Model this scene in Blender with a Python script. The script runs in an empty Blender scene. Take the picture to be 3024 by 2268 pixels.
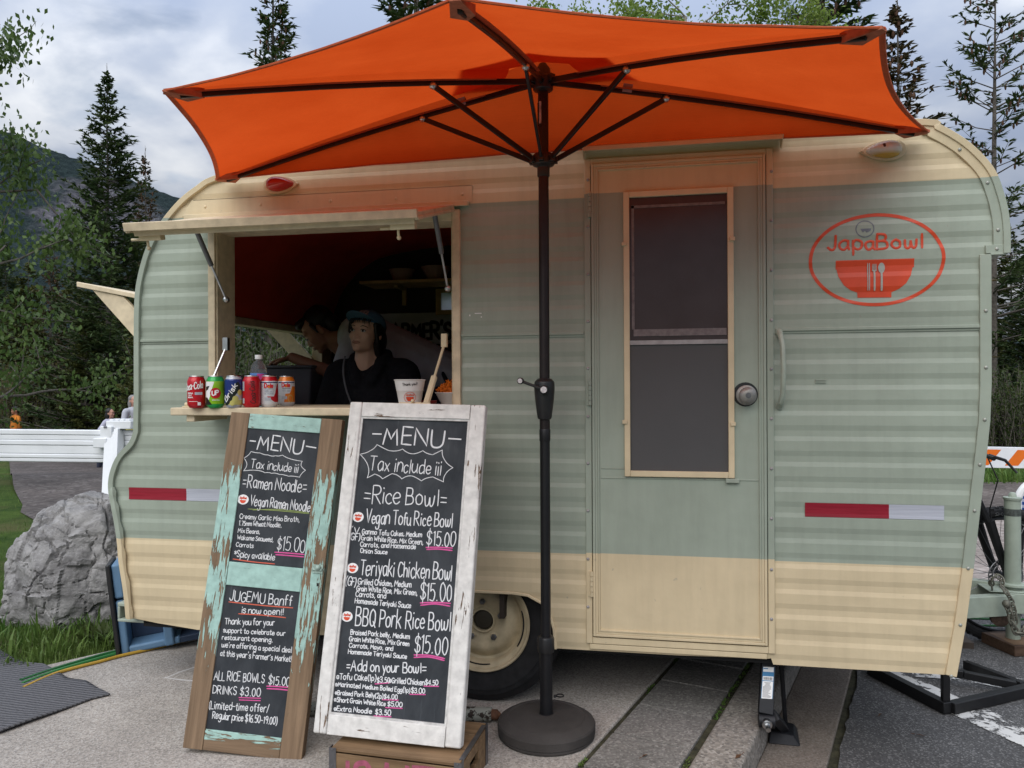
import bpy, bmesh, math, random
import numpy as np
from mathutils import Vector, Matrix, noise
random.seed(7)
R_ = math.radians
SC = bpy.context.scene
COL = SC.collection

# ------------------------------------------------------------------ camera, sky, sun, exposure
YAW, ROLL, EYE = R_(10.7), R_(-0.3), Vector((0, -2.957, 1.28))
cd = bpy.data.cameras.new('camera')
cam = bpy.data.objects.new('camera', cd)
COL.objects.link(cam)
CAMR = Matrix.Rotation(YAW, 4, 'Z') @ Matrix.Rotation(R_(90), 4, 'X') @ Matrix.Rotation(ROLL, 4, 'Z')
cam.matrix_world = Matrix.Translation(EYE) @ CAMR
cd.sensor_width = 36
cd.lens = 36 * 2271 / 3024
cd.clip_start, cd.clip_end = 0.05, 6000
SC.camera = cam
SC.view_settings.view_transform = 'Standard'
SC.view_settings.look = 'None'
SC.view_settings.gamma = 1
SC.view_settings.exposure = 0.76
SC.cycles.use_denoising = True
SC.cycles.max_bounces = 8
SC.cycles.transparent_max_bounces = 12

SUN_DIR = Vector((-0.16, -0.76, 0.80)).normalized()      # towards the sun, behind thin cloud
SUN_EL = math.asin(SUN_DIR.z)
wd = bpy.data.worlds.new('World')
SC.world = wd
wd.use_nodes = True
nt = wd.node_tree
nt.nodes.clear()
def wn(t, **k):
    n = nt.nodes.new(t)
    for a, b in k.items():
        setattr(n, a, b)
    return n
out = wn('ShaderNodeOutputWorld')
bg_sky, bg_cl = wn('ShaderNodeBackground'), wn('ShaderNodeBackground')
mixw = wn('ShaderNodeMixShader')
sky = wn('ShaderNodeTexSky', sky_type='NISHITA', sun_disc=False, sun_elevation=SUN_EL,
         sun_rotation=math.atan2(SUN_DIR.x, SUN_DIR.y))
bg_sky.inputs[1].default_value = 0.07
tc = wn('ShaderNodeTexCoord')
sep = wn('ShaderNodeSeparateXYZ')
nt.links.new(tc.outputs['Generated'], sep.inputs[0])
addz = wn('ShaderNodeMath', operation='ADD'); addz.inputs[1].default_value = 0.32
mx = wn('ShaderNodeMath', operation='MAXIMUM'); mx.inputs[1].default_value = 0.12
nt.links.new(sep.outputs[2], addz.inputs[0]); nt.links.new(addz.outputs[0], mx.inputs[0])
dx, dy = wn('ShaderNodeMath', operation='DIVIDE'), wn('ShaderNodeMath', operation='DIVIDE')
nt.links.new(sep.outputs[0], dx.inputs[0]); nt.links.new(mx.outputs[0], dx.inputs[1])
nt.links.new(sep.outputs[1], dy.inputs[0]); nt.links.new(mx.outputs[0], dy.inputs[1])
cmb = wn('ShaderNodeCombineXYZ')
nt.links.new(dx.outputs[0], cmb.inputs[0]); nt.links.new(dy.outputs[0], cmb.inputs[1])
n1 = wn('ShaderNodeTexNoise'); n1.inputs['Scale'].default_value = 2.6
n1.inputs['Detail'].default_value = 7; n1.inputs['Roughness'].default_value = 0.5; n1.inputs['Distortion'].default_value = 0.35
n2 = wn('ShaderNodeTexNoise'); n2.inputs['Scale'].default_value = 2.7
n2.inputs['Detail'].default_value = 7; n2.inputs['Roughness'].default_value = 0.48; n2.inputs['Distortion'].default_value = 0.1
mp = wn('ShaderNodeMapping'); mp.inputs['Location'].default_value = (0.4, 0.9, 7.7)
nt.links.new(cmb.outputs[0], n1.inputs['Vector'])
nt.links.new(cmb.outputs[0], mp.inputs[0]); nt.links.new(mp.outputs[0], n2.inputs['Vector'])
cr = wn('ShaderNodeValToRGB')                            # cloud cover
cr.color_ramp.elements[0].position = 0.33; cr.color_ramp.elements[0].color = (0.10, 0.10, 0.10, 1)
cr.color_ramp.elements[1].position = 0.46; cr.color_ramp.elements[1].color = (1, 1, 1, 1)
nt.links.new(n1.outputs['Fac'], cr.inputs[0])
cc = wn('ShaderNodeValToRGB')                            # cloud grey to white
e = cc.color_ramp.elements
e[0].position = 0.40; e[0].color = (0.36, 0.43, 0.58, 1)
e[1].position = 0.63; e[1].color = (0.82, 0.85, 0.90, 1)
k_ = e.new(0.50); k_.color = (0.47, 0.53, 0.65, 1)
nt.links.new(n2.outputs['Fac'], cc.inputs[0])
# an overcast sky is brighter overhead than near the horizon
gm = wn('ShaderNodeMath', operation='MULTIPLY_ADD'); gm.inputs[1].default_value = 1.45; gm.inputs[2].default_value = 0.19
gx_ = wn('ShaderNodeMath', operation='MAXIMUM'); gx_.inputs[1].default_value = 0.0
nt.links.new(sep.outputs[2], gx_.inputs[0]); nt.links.new(gx_.outputs[0], gm.inputs[0])
nt.links.new(gm.outputs[0], bg_cl.inputs[1])
nt.links.new(cc.outputs[0], bg_cl.inputs[0])
nt.links.new(sky.outputs[0], bg_sky.inputs[0])
nt.links.new(cr.outputs[0], mixw.inputs[0])
nt.links.new(bg_sky.outputs[0], mixw.inputs[1]); nt.links.new(bg_cl.outputs[0], mixw.inputs[2])
nt.links.new(mixw.outputs[0], out.inputs[0])

sl = bpy.data.lights.new('sun', 'SUN')
sl.energy = 1.35
sl.angle = R_(60)
sl.color = (1.0, 0.955, 0.89)
so = bpy.data.objects.new('sun', sl)
COL.objects.link(so)
so.rotation_euler = (-SUN_DIR).to_track_quat('-Z', 'Y').to_euler()
so.location = (-4, -6, 12)

# ------------------------------------------------------------------ pixel -> world helpers (photo pixels, 3024 wide)
def ray(px, py):
    return (CAMR.to_3x3() @ Vector(((px - 1512) / 2271, (1134 - py) / 2271, -1)))
def plane_hit(px, py, o, n):
    d = ray(px, py)
    return EYE + d * ((Vector(o) - EYE).dot(n) / d.dot(n))
def W(px, py, y=0.0):
    return plane_hit(px, py, (0, y, 0), Vector((0, 1, 0)))
def G(px, py, z=0.0):
    return plane_hit(px, py, (0, 0, z), Vector((0, 0, 1)))
def AT(px, py, d):
    return EYE + ray(px, py) * d
FWD = Vector((-math.sin(YAW), math.cos(YAW), 0))
RGT = Vector((math.cos(YAW), math.sin(YAW), 0))

# ------------------------------------------------------------------ mesh builder
WORLD = {}
def frame(o, x, y, z):
    m = Matrix((x, y, z)).transposed().to_4x4()
    m.translation = Vector(o)
    return m
class MB:
    def __init__(s):
        s.v, s.f, s.m = [], [], []
    def add(s, vs, fs, m=0, M=None):
        b = len(s.v)
        s.v += [tuple(M @ Vector(q)) if M is not None else tuple(q) for q in vs]
        for i, f in enumerate(fs):
            s.f.append([b + k for k in f])
            s.m.append(m[i] if isinstance(m, list) else m)
        return s
    def box(s, c, size, M=None, m=0):
        x, y, z = (k / 2 for k in size)
        vs = [(c[0] + a * x, c[1] + b * y, c[2] + d * z) for a in (-1, 1) for b in (-1, 1) for d in (-1, 1)]
        return s.add(vs, [(0, 1, 3, 2), (4, 6, 7, 5), (0, 4, 5, 1), (2, 3, 7, 6), (0, 2, 6, 4), (1, 5, 7, 3)], m, M)
    def bx(s, a, b, m=0, M=None):
        return s.box([(p + q) / 2 for p, q in zip(a, b)], [abs(q - p) for p, q in zip(a, b)], M, m)
    def bar(s, p, q, w, h, up=(0, 0, 1), m=0):
        p, q = Vector(p), Vector(q)
        d = (q - p); L = d.length; d.normalize()
        sx = d.cross(Vector(up)).normalized(); u = sx.cross(d)
        return s.box((0, 0, L / 2), (w, h, L), frame(p, sx, u, d), m)
    def tube(s, pts, r, n=8, m=0, closed=False, M=None, caps=True):
        P = [Vector(q) for q in pts]
        N = len(P)
        rs = r if isinstance(r, (list, tuple)) else [r] * N
        T = []
        for i in range(N):
            a = P[(i - 1) % N] if (closed or i > 0) else P[i]
            b = P[(i + 1) % N] if (closed or i < N - 1) else P[i]
            T.append((b - a).normalized())
        u = Vector((0, 0, 1)) if abs(T[0].z) < 0.9 else Vector((1, 0, 0))
        u = (u - T[0] * u.dot(T[0])).normalized()
        vs = []
        for i in range(N):
            u = (u - T[i] * u.dot(T[i])).normalized()
            w = T[i].cross(u)
            for k in range(n):
                a = 2 * math.pi * k / n
                vs.append(P[i] + (u * math.cos(a) + w * math.sin(a)) * rs[i])
        fs = []
        for i in range(N if closed else N - 1):
            j = (i + 1) % N
            for k in range(n):
                l = (k + 1) % n
                fs.append((i * n + k, i * n + l, j * n + l, j * n + k))
        if caps and not closed:
            fs += [tuple(range(n))[::-1], tuple((N - 1) * n + k for k in range(n))]
        return s.add(vs, fs, m, M)
    def lathe(s, prof, n=24, M=None, m=0, cap=True):
        vs, fs, ms = [], [], []
        for r, z in prof:
            for k in range(n):
                a = 2 * math.pi * k / n
                vs.append((r * math.cos(a), r * math.sin(a), z))
        for i in range(len(prof) - 1):
            for k in range(n):
                l = (k + 1) % n
                fs.append((i * n + k, i * n + l, (i + 1) * n + l, (i + 1) * n + k))
                ms.append(m[i] if isinstance(m, list) else m)
        if cap:
            fs += [tuple(range(n))[::-1], tuple((len(prof) - 1) * n + k for k in range(n))]
            ms += [m[0], m[-1]] if isinstance(m, list) else [m, m]
        return s.add(vs, fs, ms, M)
    def prism(s, poly, h0, h1, M=None, m=0):
        n = len(poly)
        vs = [(x, y, h0) for x, y in poly] + [(x, y, h1) for x, y in poly]
        fs = [tuple(range(n))[::-1], tuple(range(n, 2 * n))] + [(i, (i + 1) % n, n + (i + 1) % n, n + i) for i in range(n)]
        return s.add(vs, fs, m, M)
    def ball(s, c, r, nu=12, nv=8, M=None, m=0):
        rx, ry, rz = r if isinstance(r, (tuple, list)) else (r, r, r)
        vs = [(c[0], c[1], c[2] - rz)]
        for j in range(1, nv):
            t = -math.pi / 2 + math.pi * j / nv
            for i in range(nu):
                a = 2 * math.pi * i / nu
                vs.append((c[0] + rx * math.cos(t) * math.cos(a), c[1] + ry * math.cos(t) * math.sin(a), c[2] + rz * math.sin(t)))
        vs.append((c[0], c[1], c[2] + rz))
        fs = [(0, 1 + (i + 1) % nu, 1 + i) for i in range(nu)]
        for j in range(nv - 2):
            for i in range(nu):
                a, b = 1 + j * nu + i, 1 + j * nu + (i + 1) % nu
                fs.append((a, b, b + nu, a + nu))
        L = len(vs) - 1
        fs += [(L, L - nu + i, L - nu + (i + 1) % nu) for i in range(nu)]
        return s.add(vs, fs, m, M)
    def cap(s, p, q, r0, r1, n=12, m=0):
        p, q = Vector(p), Vector(q)
        d = q - p; L = d.length
        d = d.normalized() if L > 1e-6 else Vector((0, 0, 1))
        pr = [(max(1e-4, r0 * math.cos(a)), r0 * math.sin(a)) for a in [-math.pi / 2 + k * math.pi / 8 for k in range(5)]]
        pr += [(max(1e-4, r1 * math.cos(a)), L + r1 * math.sin(a)) for a in [k * math.pi / 8 for k in range(5)]]
        Mx = d.to_track_quat('Z', 'Y').to_matrix().to_4x4(); Mx.translation = p
        return s.lathe(pr, n, Mx, m)
    def torus(s, R, r, n=40, k=12, M=None, m=0):
        pts = [(R * math.cos(2 * math.pi * i / n), R * math.sin(2 * math.pi * i / n), 0) for i in range(n)]
        return s.tube(pts, r, k, m, True, M)
    def ribbon(s, pts, nf, w, h=0.0006, lift=0.0003, m=0):
        """a painted stroke: low roof-shaped strip over pts; nf(p) is the surface normal"""
        P = [Vector(q) for q in pts]
        N = len(P)
        if N < 2:
            return s
        vs, fs = [], []
        for i in range(N):
            t = (P[min(i + 1, N - 1)] - P[max(i - 1, 0)])
            if t.length < 1e-9:
                t = Vector((1e-5, 0, 0))
            t.normalize()
            n = nf(P[i]) if callable(nf) else nf
            sd = t.cross(n).normalized() * (w / 2)
            e = t * (-w * .35 if i == 0 else w * .35 if i == N - 1 else 0)
            vs += [P[i] + sd * (.75 if i in (0, N - 1) else 1) + n * lift + e, P[i] + n * (lift + h) + e,
                   P[i] - sd * (.75 if i in (0, N - 1) else 1) + n * lift + e]
        for i in range(N - 1):
            a = 3 * i
            fs += [(a, a + 1, a + 4, a + 3), (a + 1, a + 2, a + 5, a + 4)]
        return s.add(vs, fs, m)
    def build(s, name, mats, parent=None, smooth=35, bevel=0, local=False, segs=2):
        me = bpy.data.meshes.new(name)
        me.from_pydata(s.v, [], s.f)
        if not isinstance(mats, (list, tuple)):
            mats = [mats]
        for q in mats:
            me.materials.append(q)
        if len(mats) > 1:
            me.polygons.foreach_set('material_index', s.m)
        me.update()
        if smooth:
            me.shade_smooth()
            me.set_sharp_from_angle(angle=R_(smooth))
        return link(name, me, parent, local, bevel, segs)
def link(name, me, parent=None, local=False, bevel=0, segs=2):
    o = bpy.data.objects.new(name, me)
    COL.objects.link(o)
    if parent is not None:
        o.parent = parent
        if local:
            WORLD[o.name] = WORLD[parent.name]
        else:
            o.matrix_parent_inverse = WORLD[parent.name].inverted()
            WORLD[o.name] = Matrix.Identity(4)
    else:
        WORLD[o.name] = Matrix.Identity(4)
    if bevel:
        b = o.modifiers.new('bevel', 'BEVEL')
        b.width = bevel; b.segments = segs; b.limit_method = 'ANGLE'; b.angle_limit = R_(40)
    return o
def thing(name, label, cat, loc=(0, 0, 0), group=None, M=None):
    o = bpy.data.objects.new(name, None)
    o.empty_display_size = 0.1
    COL.objects.link(o)
    m = M if M is not None else Matrix.Translation(Vector(loc))
    o.matrix_world = m
    WORLD[o.name] = m.copy()
    return tag(o, label, cat, group)
def tag(o, label=None, cat=None, group=None, kind=None):
    if label: o['label'] = label
    if cat: o['category'] = cat
    if group: o['group'] = group
    if kind: o['kind'] = kind
    return o

# ------------------------------------------------------------------ materials
def nodes(name):
    m = bpy.data.materials.new(name)
    m.use_nodes = True
    t = m.node_tree
    return m, t, t.nodes['Principled BSDF']
class NT:
    """short-hand for wiring a material's nodes"""
    def __init__(s, name):
        s.mat, s.t, s.p = nodes(name)
    def n(s, t, ins=None, **k):
        q = s.t.nodes.new(t)
        for a, b in k.items():
            setattr(q, a, b)
        for a, b in (ins or {}).items():
            if hasattr(b, 'is_output'):
                s.t.links.new(b, q.inputs[a])
            else:
                q.inputs[a].default_value = b
        return q
    def l(s, a, b):
        s.t.links.new(a, b)
    def obj(s):
        return s.n('ShaderNodeTexCoord').outputs['Object']
    def map(s, v, sc=(1, 1, 1), loc=(0, 0, 0)):
        q = s.n('ShaderNodeMapping', {'Scale': sc, 'Location': loc})
        s.l(v, q.inputs[0])
        return q.outputs[0]
    def noise(s, v, sc, det=4, ro=.55, dist=0):
        return s.n('ShaderNodeTexNoise', {'Vector': v, 'Scale': sc, 'Detail': det, 'Roughness': ro, 'Distortion': dist}).outputs['Fac']
    def ramp(s, f, stops):
        q = s.n('ShaderNodeValToRGB', {'Fac': f})
        e = q.color_ramp.elements
        while len(e) < len(stops):
            e.new(.5)
        for k, (p, c) in zip(e, stops):
            k.position = p
            k.color = (c, c, c, 1) if isinstance(c, (int, float)) else (*c, 1)
        return q.outputs[0]
    def mix(s, f, a, b, blend='MIX'):
        q = s.n('ShaderNodeMix', data_type='RGBA', blend_type=blend)
        for sock, val in ((q.inputs[0], f), (q.inputs[6], a), (q.inputs[7], b)):
            if hasattr(val, 'is_output'):
                s.l(val, sock)
            elif isinstance(val, (int, float)):
                sock.default_value = val
            else:
                sock.default_value = (*val, 1)
        return q.outputs[2]
    def math(s, op, a, b=0.0):
        q = s.n('ShaderNodeMath', {0: a, 1: b}, operation=op)
        return q.outputs[0]
    def bump(s, h, st=.3, d=.01):
        q = s.n('ShaderNodeBump', {'Height': h, 'Strength': st, 'Distance': d})
        s.l(q.outputs[0], s.p.inputs['Normal'])
    def fin(s, col=None, rough=None, metal=None, spec=None):
        for nm, val in (('Base Color', col), ('Roughness', rough), ('Metallic', metal), ('Specular IOR Level', spec)):
            if val is None:
                continue
            if hasattr(val, 'is_output'):
                s.l(val, s.p.inputs[nm])
            elif nm == 'Base Color':
                s.p.inputs[nm].default_value = (*val, 1)
            else:
                s.p.inputs[nm].default_value = val
        return s.mat
def mat(name, col, rough=.6, metal=0, spec=.4, var=.12, vs=6, bump=0, bs=60, bd=.002, det=5):
    q = NT(name)
    v = q.obj()
    a = tuple(c * (1 - var) for c in col); b = tuple(min(1, c * (1 + var)) for c in col)
    f = q.ramp(q.noise(v, vs, det), [(.3, 0), (.7, 1)])
    if bump:
        q.bump(q.noise(v, bs, 4), bump, bd)
    return q.fin(q.mix(f, a, b), rough, metal, spec)

GREEN, CREAM = (0.325, 0.372, 0.305), (0.63, 0.522, 0.340)
def paint(name, z1=1.994, z0=0.624, rough=.38):
    q = NT(name)
    v = q.obj()
    z = q.n('ShaderNodeSeparateXYZ', {0: v}).outputs[2]
    up = q.math('GREATER_THAN', z, z1); lo = q.math('LESS_THAN', z, z0)
    c = q.mix(q.math('ADD', up, lo), GREEN, CREAM)
    blot = q.ramp(q.noise(v, 2.2, 6, .6), [(.3, .90), (.7, 1.06)])
    c = q.mix(1.0, c, blot, 'MULTIPLY')
    streak = q.ramp(q.noise(q.map(v, (28, 28, 3)), 1.0, 5, .6), [(.42, 1), (.8, .86)])
    c = q.mix(.7, c, streak, 'MULTIPLY')
    chip = q.ramp(q.noise(v, 34, 3, .5), [(.735, 0), (.75, 1)])
    c = q.mix(q.math('MULTIPLY', chip, .45), c, (.30, .28, .24))
    q.bump(q.math('ADD', q.noise(v, 2.4, 3), q.math('MULTIPLY', q.noise(v, 9, 3), .35)), .28, .03)
    return q.fin(c, q.ramp(q.noise(v, 9, 4), [(.3, rough - .06), (.7, rough + .14)]), 0, .35)
PAINT, PAINT_DOOR = paint('trailer_paint'), paint('door_paint', 2.006, .632)
CREAMM = mat('cream_paint', CREAM, .45, var=.10, vs=9, bump=.1, bs=40)
CREAMW = mat('cream_painted_wood', (.60, .50, .345), .6, var=.16, vs=22, bump=.25, bs=90)
GREENM = mat('green_paint', GREEN, .45, var=.14, vs=12, bump=.1, bs=60)
BLACKM = mat('black_metal', (.012, .012, .014), .42, .3, .5, var=.2, vs=20)
BLACKP = mat('black_plastic', (.014, .014, .015), .4, 0, .5, var=.2, vs=25)
RUBBER = mat('rubber', (.016, .016, .017), .8, 0, .3, var=.3, vs=30, bump=.2, bs=120)
STEEL = mat('steel', (.52, .53, .54), .32, 1, .5, var=.15, vs=40)
DARKST = mat('grey_steel', (.17, .17, .18), .4, .8, .5, var=.2, vs=30)
WHITEP = mat('white_plastic', (.72, .74, .76), .5, 0, .4, var=.08, vs=5, bump=.15, bs=14, bd=.004)
MAROON = mat('maroon_lining', (.62, .060, .034), .6, 0, .3, var=.15, vs=4)
DARKIN = mat('dark_lining', (.035, .026, .02), .7, 0, .3, var=.2, vs=6)
TANW = mat('interior_wood', (.52, .35, .15), .6, 0, .3, var=.2, vs=14)
WHITEI = mat('white_marker', (.66, .67, .68), .8, 0, .2, var=.05, vs=90)
PINKI = mat('pink_marker', (.62, .10, .30), .8, 0, .2, var=.08, vs=90)
REDI = mat('red_marker', (.60, .13, .08), .8, 0, .2, var=.08, vs=90)
LIMEI = mat('green_marker', (.25, .31, .10), .8, 0, .2, var=.08, vs=90)
BLACKI = mat('black_ink', (.012, .012, .012), .7, 0, .3, var=.1)
LOGOR = mat('logo_red', (.62, .062, .018), .45, 0, .4, var=.08, vs=20)
REDP = mat('red_print', (.52, .012, .018), .3, 0, .5, var=.06, vs=20)
WHITEQ = mat('white_print', (.76, .76, .75), .4, 0, .4, var=.05, vs=20)

def wood(name, c1, c2, ax=1, rough=.65, sc=1.0):
    q = NT(name)
    s = [40 * sc] * 3; s[ax] = 2.2 * sc
    v = q.map(q.obj(), tuple(s))
    n = q.noise(v, 1.0, 7, .62, .6)
    c = q.mix(q.ramp(n, [(.3, 0), (.68, 1)]), c1, c2)
    st = q.ramp(q.noise(q.obj(), 5, 4), [(.35, .78), (.7, 1.08)])
    q.bump(n, .35, .003)
    return q.fin(q.mix(1, c, st, 'MULTIPLY'), rough, 0, .25)
CRATEW = wood('crate_wood', (.12, .072, .036), (.27, .175, .095), 0)
BLOCKW = wood('block_wood', (.14, .085, .05), (.25, .16, .10), 0)

# ------------------------------------------------------------------ ground, pavement, road
def sst(a, b, x):
    t = max(0, min(1, (x - a) / (b - a)))
    return t * t * (3 - 2 * t)
SP, SS = Vector((.953, -.303, 0)), Vector((.303, .953, 0))      # across and along the kerb
def SK(a, b, z=0.0):
    q = SP * a + SS * b
    return Vector((q.x, q.y, z))
def hg(x, y):
    a = x * .953 - y * .303
    d = (Vector((x, y, 0)) - Vector((0, EYE.y, 0))).dot(FWD)
    return -.03 - .15 * sst(-.55, .1, a) - .62 * sst(10.5, 17, d) * sst(1, -4, a) - .2 * sst(18, 60, d)

def speckle(name, base, dark, light, sc, dens=.5, patch=.18, bump=.5, rough=.85):
    q = NT(name)
    v = q.obj()
    vo = q.n('ShaderNodeTexVoronoi', {'Vector': v, 'Scale': sc, 'Randomness': 1.0})
    rnd = q.n('ShaderNodeSeparateColor', {0: vo.outputs['Color']})
    c = q.mix(q.ramp(rnd.outputs[0], [(0, 0), (1, 1)]), tuple(k * .8 for k in base), tuple(k * 1.2 for k in base))
    c = q.mix(q.ramp(rnd.outputs[1], [(.78, 0), (.80, dens)]), c, light)
    c = q.mix(q.ramp(rnd.outputs[2], [(.80, 0), (.82, dens)]), c, dark)
    pt = q.ramp(q.noise(v, 1.6, 7, .62), [(.28, 1 - patch), (.72, 1 + patch * .6)])
    c = q.mix(1, c, pt, 'MULTIPLY')
    st = q.ramp(q.noise(q.map(v, (1, 1, 1), (4, 2, 0)), 1.1, 8, .72), [(.44, 1), (.60, .76)])
    c = q.mix(.8, c, st, 'MULTIPLY')
    sp = q.ramp(q.noise(q.map(v, (1, 1, 1), (9, 5, 0)), 9, 4, .6), [(.70, 1), (.76, .70)])
    c = q.mix(.8, c, sp, 'MULTIPLY')
    q.bump(q.math('ADD', vo.outputs['Distance'], q.math('MULTIPLY', q.noise(v, 60, 4), .6)), bump, .004)
    return q.fin(c, rough, 0, .3)
CONC = speckle('aggregate_concrete', (.385, .350, .312), (.17, .155, .145), (.56, .53, .49), 170, .5, .13, .35)
PAVE = speckle('paving_concrete', (.20, .19, .175), (.10, .09, .085), (.40, .38, .35), 130, .45, .2)
CURBM = speckle('kerb_concrete', (.27, .245, .215), (.09, .085, .08), (.47, .44, .40), 110, .5, .25)
GUTM = speckle('gutter_concrete', (.215, .18, .15), (.10, .085, .07), (.36, .32, .28), 150, .35, .3)
ASPH = speckle('asphalt', (.090, .088, .088), (.045, .044, .044), (.27, .265, .26), 170, .55, .2, .6)
GRAVEL = speckle('pale_gravel', (.33, .28, .25), (.16, .13, .115), (.52, .47, .43), 26, .5, .3, .8)
DIRT = speckle('dirt_road', (.115, .095, .085), (.07, .055, .05), (.24, .21, .19), 30, .5, .3, .6)
MOSS = mat('moss_and_dirt', (.042, .040, .022), .95, var=.6, vs=35, bump=.8, bs=150)
def lawn(name, c1, c2, c3):
    q = NT(name)
    v = q.obj()
    c = q.mix(q.ramp(q.noise(v, 3.0, 8, .7), [(.35, 0), (.65, 1)]), c1, c2)
    c = q.mix(q.ramp(q.noise(v, .7, 6, .65), [(.5, 0), (.66, .8)]), c, c3)
    q.bump(q.noise(v, 40, 5, .7), 1, .03)
    return q.fin(c, .95, 0, .1)
LAWN = lawn('meadow', (.030, .062, .014), (.075, .12, .026), (.11, .10, .045))

mb = MB()
rad = [0.0, .6, 1.2, 1.8, 2.4, 3, 3.6, 4.2, 5, 6, 7, 8, 9, 10, 11, 12, 13, 14, 15, 16, 17.5, 20, 25, 33, 45, 65, 100, 180, 350, 700, 1300, 2400]
NA = 120
vs = []
for r in rad:
    for k in range(NA):
        a = 2 * math.pi * k / NA
        x, y = r * math.sin(a), EYE.y + r * math.cos(a)
        vs.append((x, y, hg(x, y)))
fs = []
for i in range(len(rad) - 1):
    for k in range(NA):
        l = (k + 1) % NA
        fs.append((i * NA + k, (i + 1) * NA + k, (i + 1) * NA + l, i * NA + l) if i else (k, NA + k, NA + l))
mb.add(vs, fs)
tag(mb.build('ground', LAWN, smooth=60), kind='structure')

def slab(name, poly, top, bot, m, bevel=0.0):
    b = MB().prism([(p[0], p[1]) for p in poly], bot, top)
    return tag(b.build(name, m, smooth=0, bevel=bevel, segs=3), kind='structure')
def sheet(name, poly, z, m):
    b = MB().add([(p[0], p[1], z) for p in poly], [tuple(range(len(poly)))])
    return tag(b.build(name, m, smooth=0), kind='structure')
edge = [(-4.75, -2.5), (-3.9, -1.4), (-3.2, -.46), (-2.782, .10), (-2.60, .36), (-2.30, .79), (-1.2, 2.3)]
slab('sidewalk', [SK(-.145, -4.5), SK(-.145, 3.2), (-.2, 3.3)] + edge[::-1] + [(-5.4, -4.5)], 0, -.12, CONC, .008)
slab('joint_bed', [SK(-.145, -4.5), SK(.188, -4.5), SK(.188, 3.2), SK(-.145, 3.2)], -.011, -.12, MOSS)
for i in range(-9, 9):
    b0 = .126 + .285 * i
    rr = random.Random(i)
    t = rr.uniform(-.003, .003)
    slab('paving_slab', [SK(-.122, b0 + .005), SK(.164, b0 + .005 + t), SK(.164, b0 + .278 + t), SK(-.122, b0 + .278)], -.001 + rr.uniform(-.003, .002), -.10, PAVE, .0015)
slab('kerb', [SK(.188, -4.5), SK(.345, -4.5), SK(.345, 6), SK(.188, 6)], .001, -.2, CURBM, .014)
slab('gutter', [SK(.346, -4.5), SK(.570, -4.5), SK(.570, 6), SK(.346, 6)], -.112, -.25, GUTM, .006)
sheet('gutter_joint', [SK(.568, -4.5), SK(.62, -4.5), SK(.62, 6), SK(.568, 6)], -.128, MOSS)
# asphalt with a broken edge along the gutter
rr = random.Random(4)
ep = [SK(.592 + .012 * rr.random() + .012 * math.sin(k * .9) * rr.random(), -4.5 + .06 * k, 0) for k in range(175)]
def FR(d, r):
    q = Vector((0, EYE.y, 0)) + FWD * d + RGT * r
    return q
slab('asphalt', [FR(-3, 12), FR(5.2, 14)] + [FR(5.2, 2.2)] + [p for p in ep[::-1] if (p - Vector((0, EYE.y, 0))).dot(FWD) < 5.1], -.116, -.2, ASPH)
sheet('gravel_strip', [FR(5.0, -4), FR(5.0, 20), FR(8.2, 20), FR(8.2, -4)], -.124, GRAVEL)
sheet('dirt_road', [FR(8.1, -3), FR(8.1, 25), FR(10.7, 25), FR(10.7, -3)], -.12, DIRT)
PE = ((1330, 26), (1345, 28), (1362, 31), (1380, 33), (1404, 36), (1425, 38), (1444, 42), (1468, 54), (1491, 67), (1512, 60), (1540, 110), (1580, 200))
vs, fs = [], []
for y, x0 in PE:
    for k in range(13):
        p = G(x0 + (640 - x0) * k / 12, y, -.02)
        lf = .010 + .05 * sst(8.5, 11, (p - EYE).dot(FWD)); p = G(x0 + (640 - x0) * k / 12, y, hg(p.x, p.y) + lf); vs.append((p.x, p.y, hg(p.x, p.y) + lf))
for j in range(len(PE) - 1):
    for k in range(12):
        a = j * 13 + k
        fs.append((a, a + 13, a + 14, a + 1))
pp = [Vector(vs[j * 13]) for j in range(len(PE))] + [Vector(vs[j * 13 + 12]) for j in range(len(PE))][::-1]
PATHM = speckle('path_asphalt', (.10, .085, .078), (.05, .04, .04), (.2, .18, .17), 22, .5, .3, .5)
tag(MB().add(vs, fs).build('footpath', PATHM, smooth=60), kind='structure')

# worn white road paint
q = NT('road_paint')
v = q.obj()
wear = q.ramp(q.noise(v, 13, 8, .72, .3), [(.50, 1), (.56, 0)])
q.bump(q.noise(v, 90, 4), .3, .003)
tr = q.n('ShaderNodeBsdfTransparent')
ms = q.n('ShaderNodeMixShader', {0: wear, 1: tr.outputs[0], 2: q.p.outputs[0]})
q.l(ms.outputs[0], q.t.nodes['Material Output'].inputs[0])
ROADP = q.fin((.60, .59, .57), .8)
def gz(px, py):
    return G(px, py, -.112)
sheet('road_marking', [gz(*p) for p in ((2560, 1975), (2640, 1978), (2745, 2020), (2860, 2072), (2930, 2100), (3024, 2150), (3200, 2245), (3200, 2330), (3024, 2205), (2812, 2108))], -.112, ROADP)
sheet('road_marking', [gz(*p) for p in ((2690, 1998), (2760, 2002), (2900, 2020), (3000, 2040), (3200, 2070), (3200, 2035), (3000, 2002), (2910, 1994), (2700, 1975))], -.1115, ROADP)
# faint chalk mark on the concrete
mb = MB()
for pts in (((600, 1966), (570, 1972), (530, 1985), (495, 2000)), ((488, 2001), (520, 2006), (560, 2010), (640, 2014))):
    P = [G(*p, .0) for p in pts]
    for w_, l_ in ((.012, .0005),):
        mb.ribbon(P, Vector((0, 0, 1)), w_, .0004, l_)
tag(mb.build('chalk_mark', mat('pale_chalk', (.55, .53, .51), .9, var=.2, vs=60), smooth=0), 'faint white chalk scrawl on the concrete beside the peeling menu board', 'chalk mark')

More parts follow.
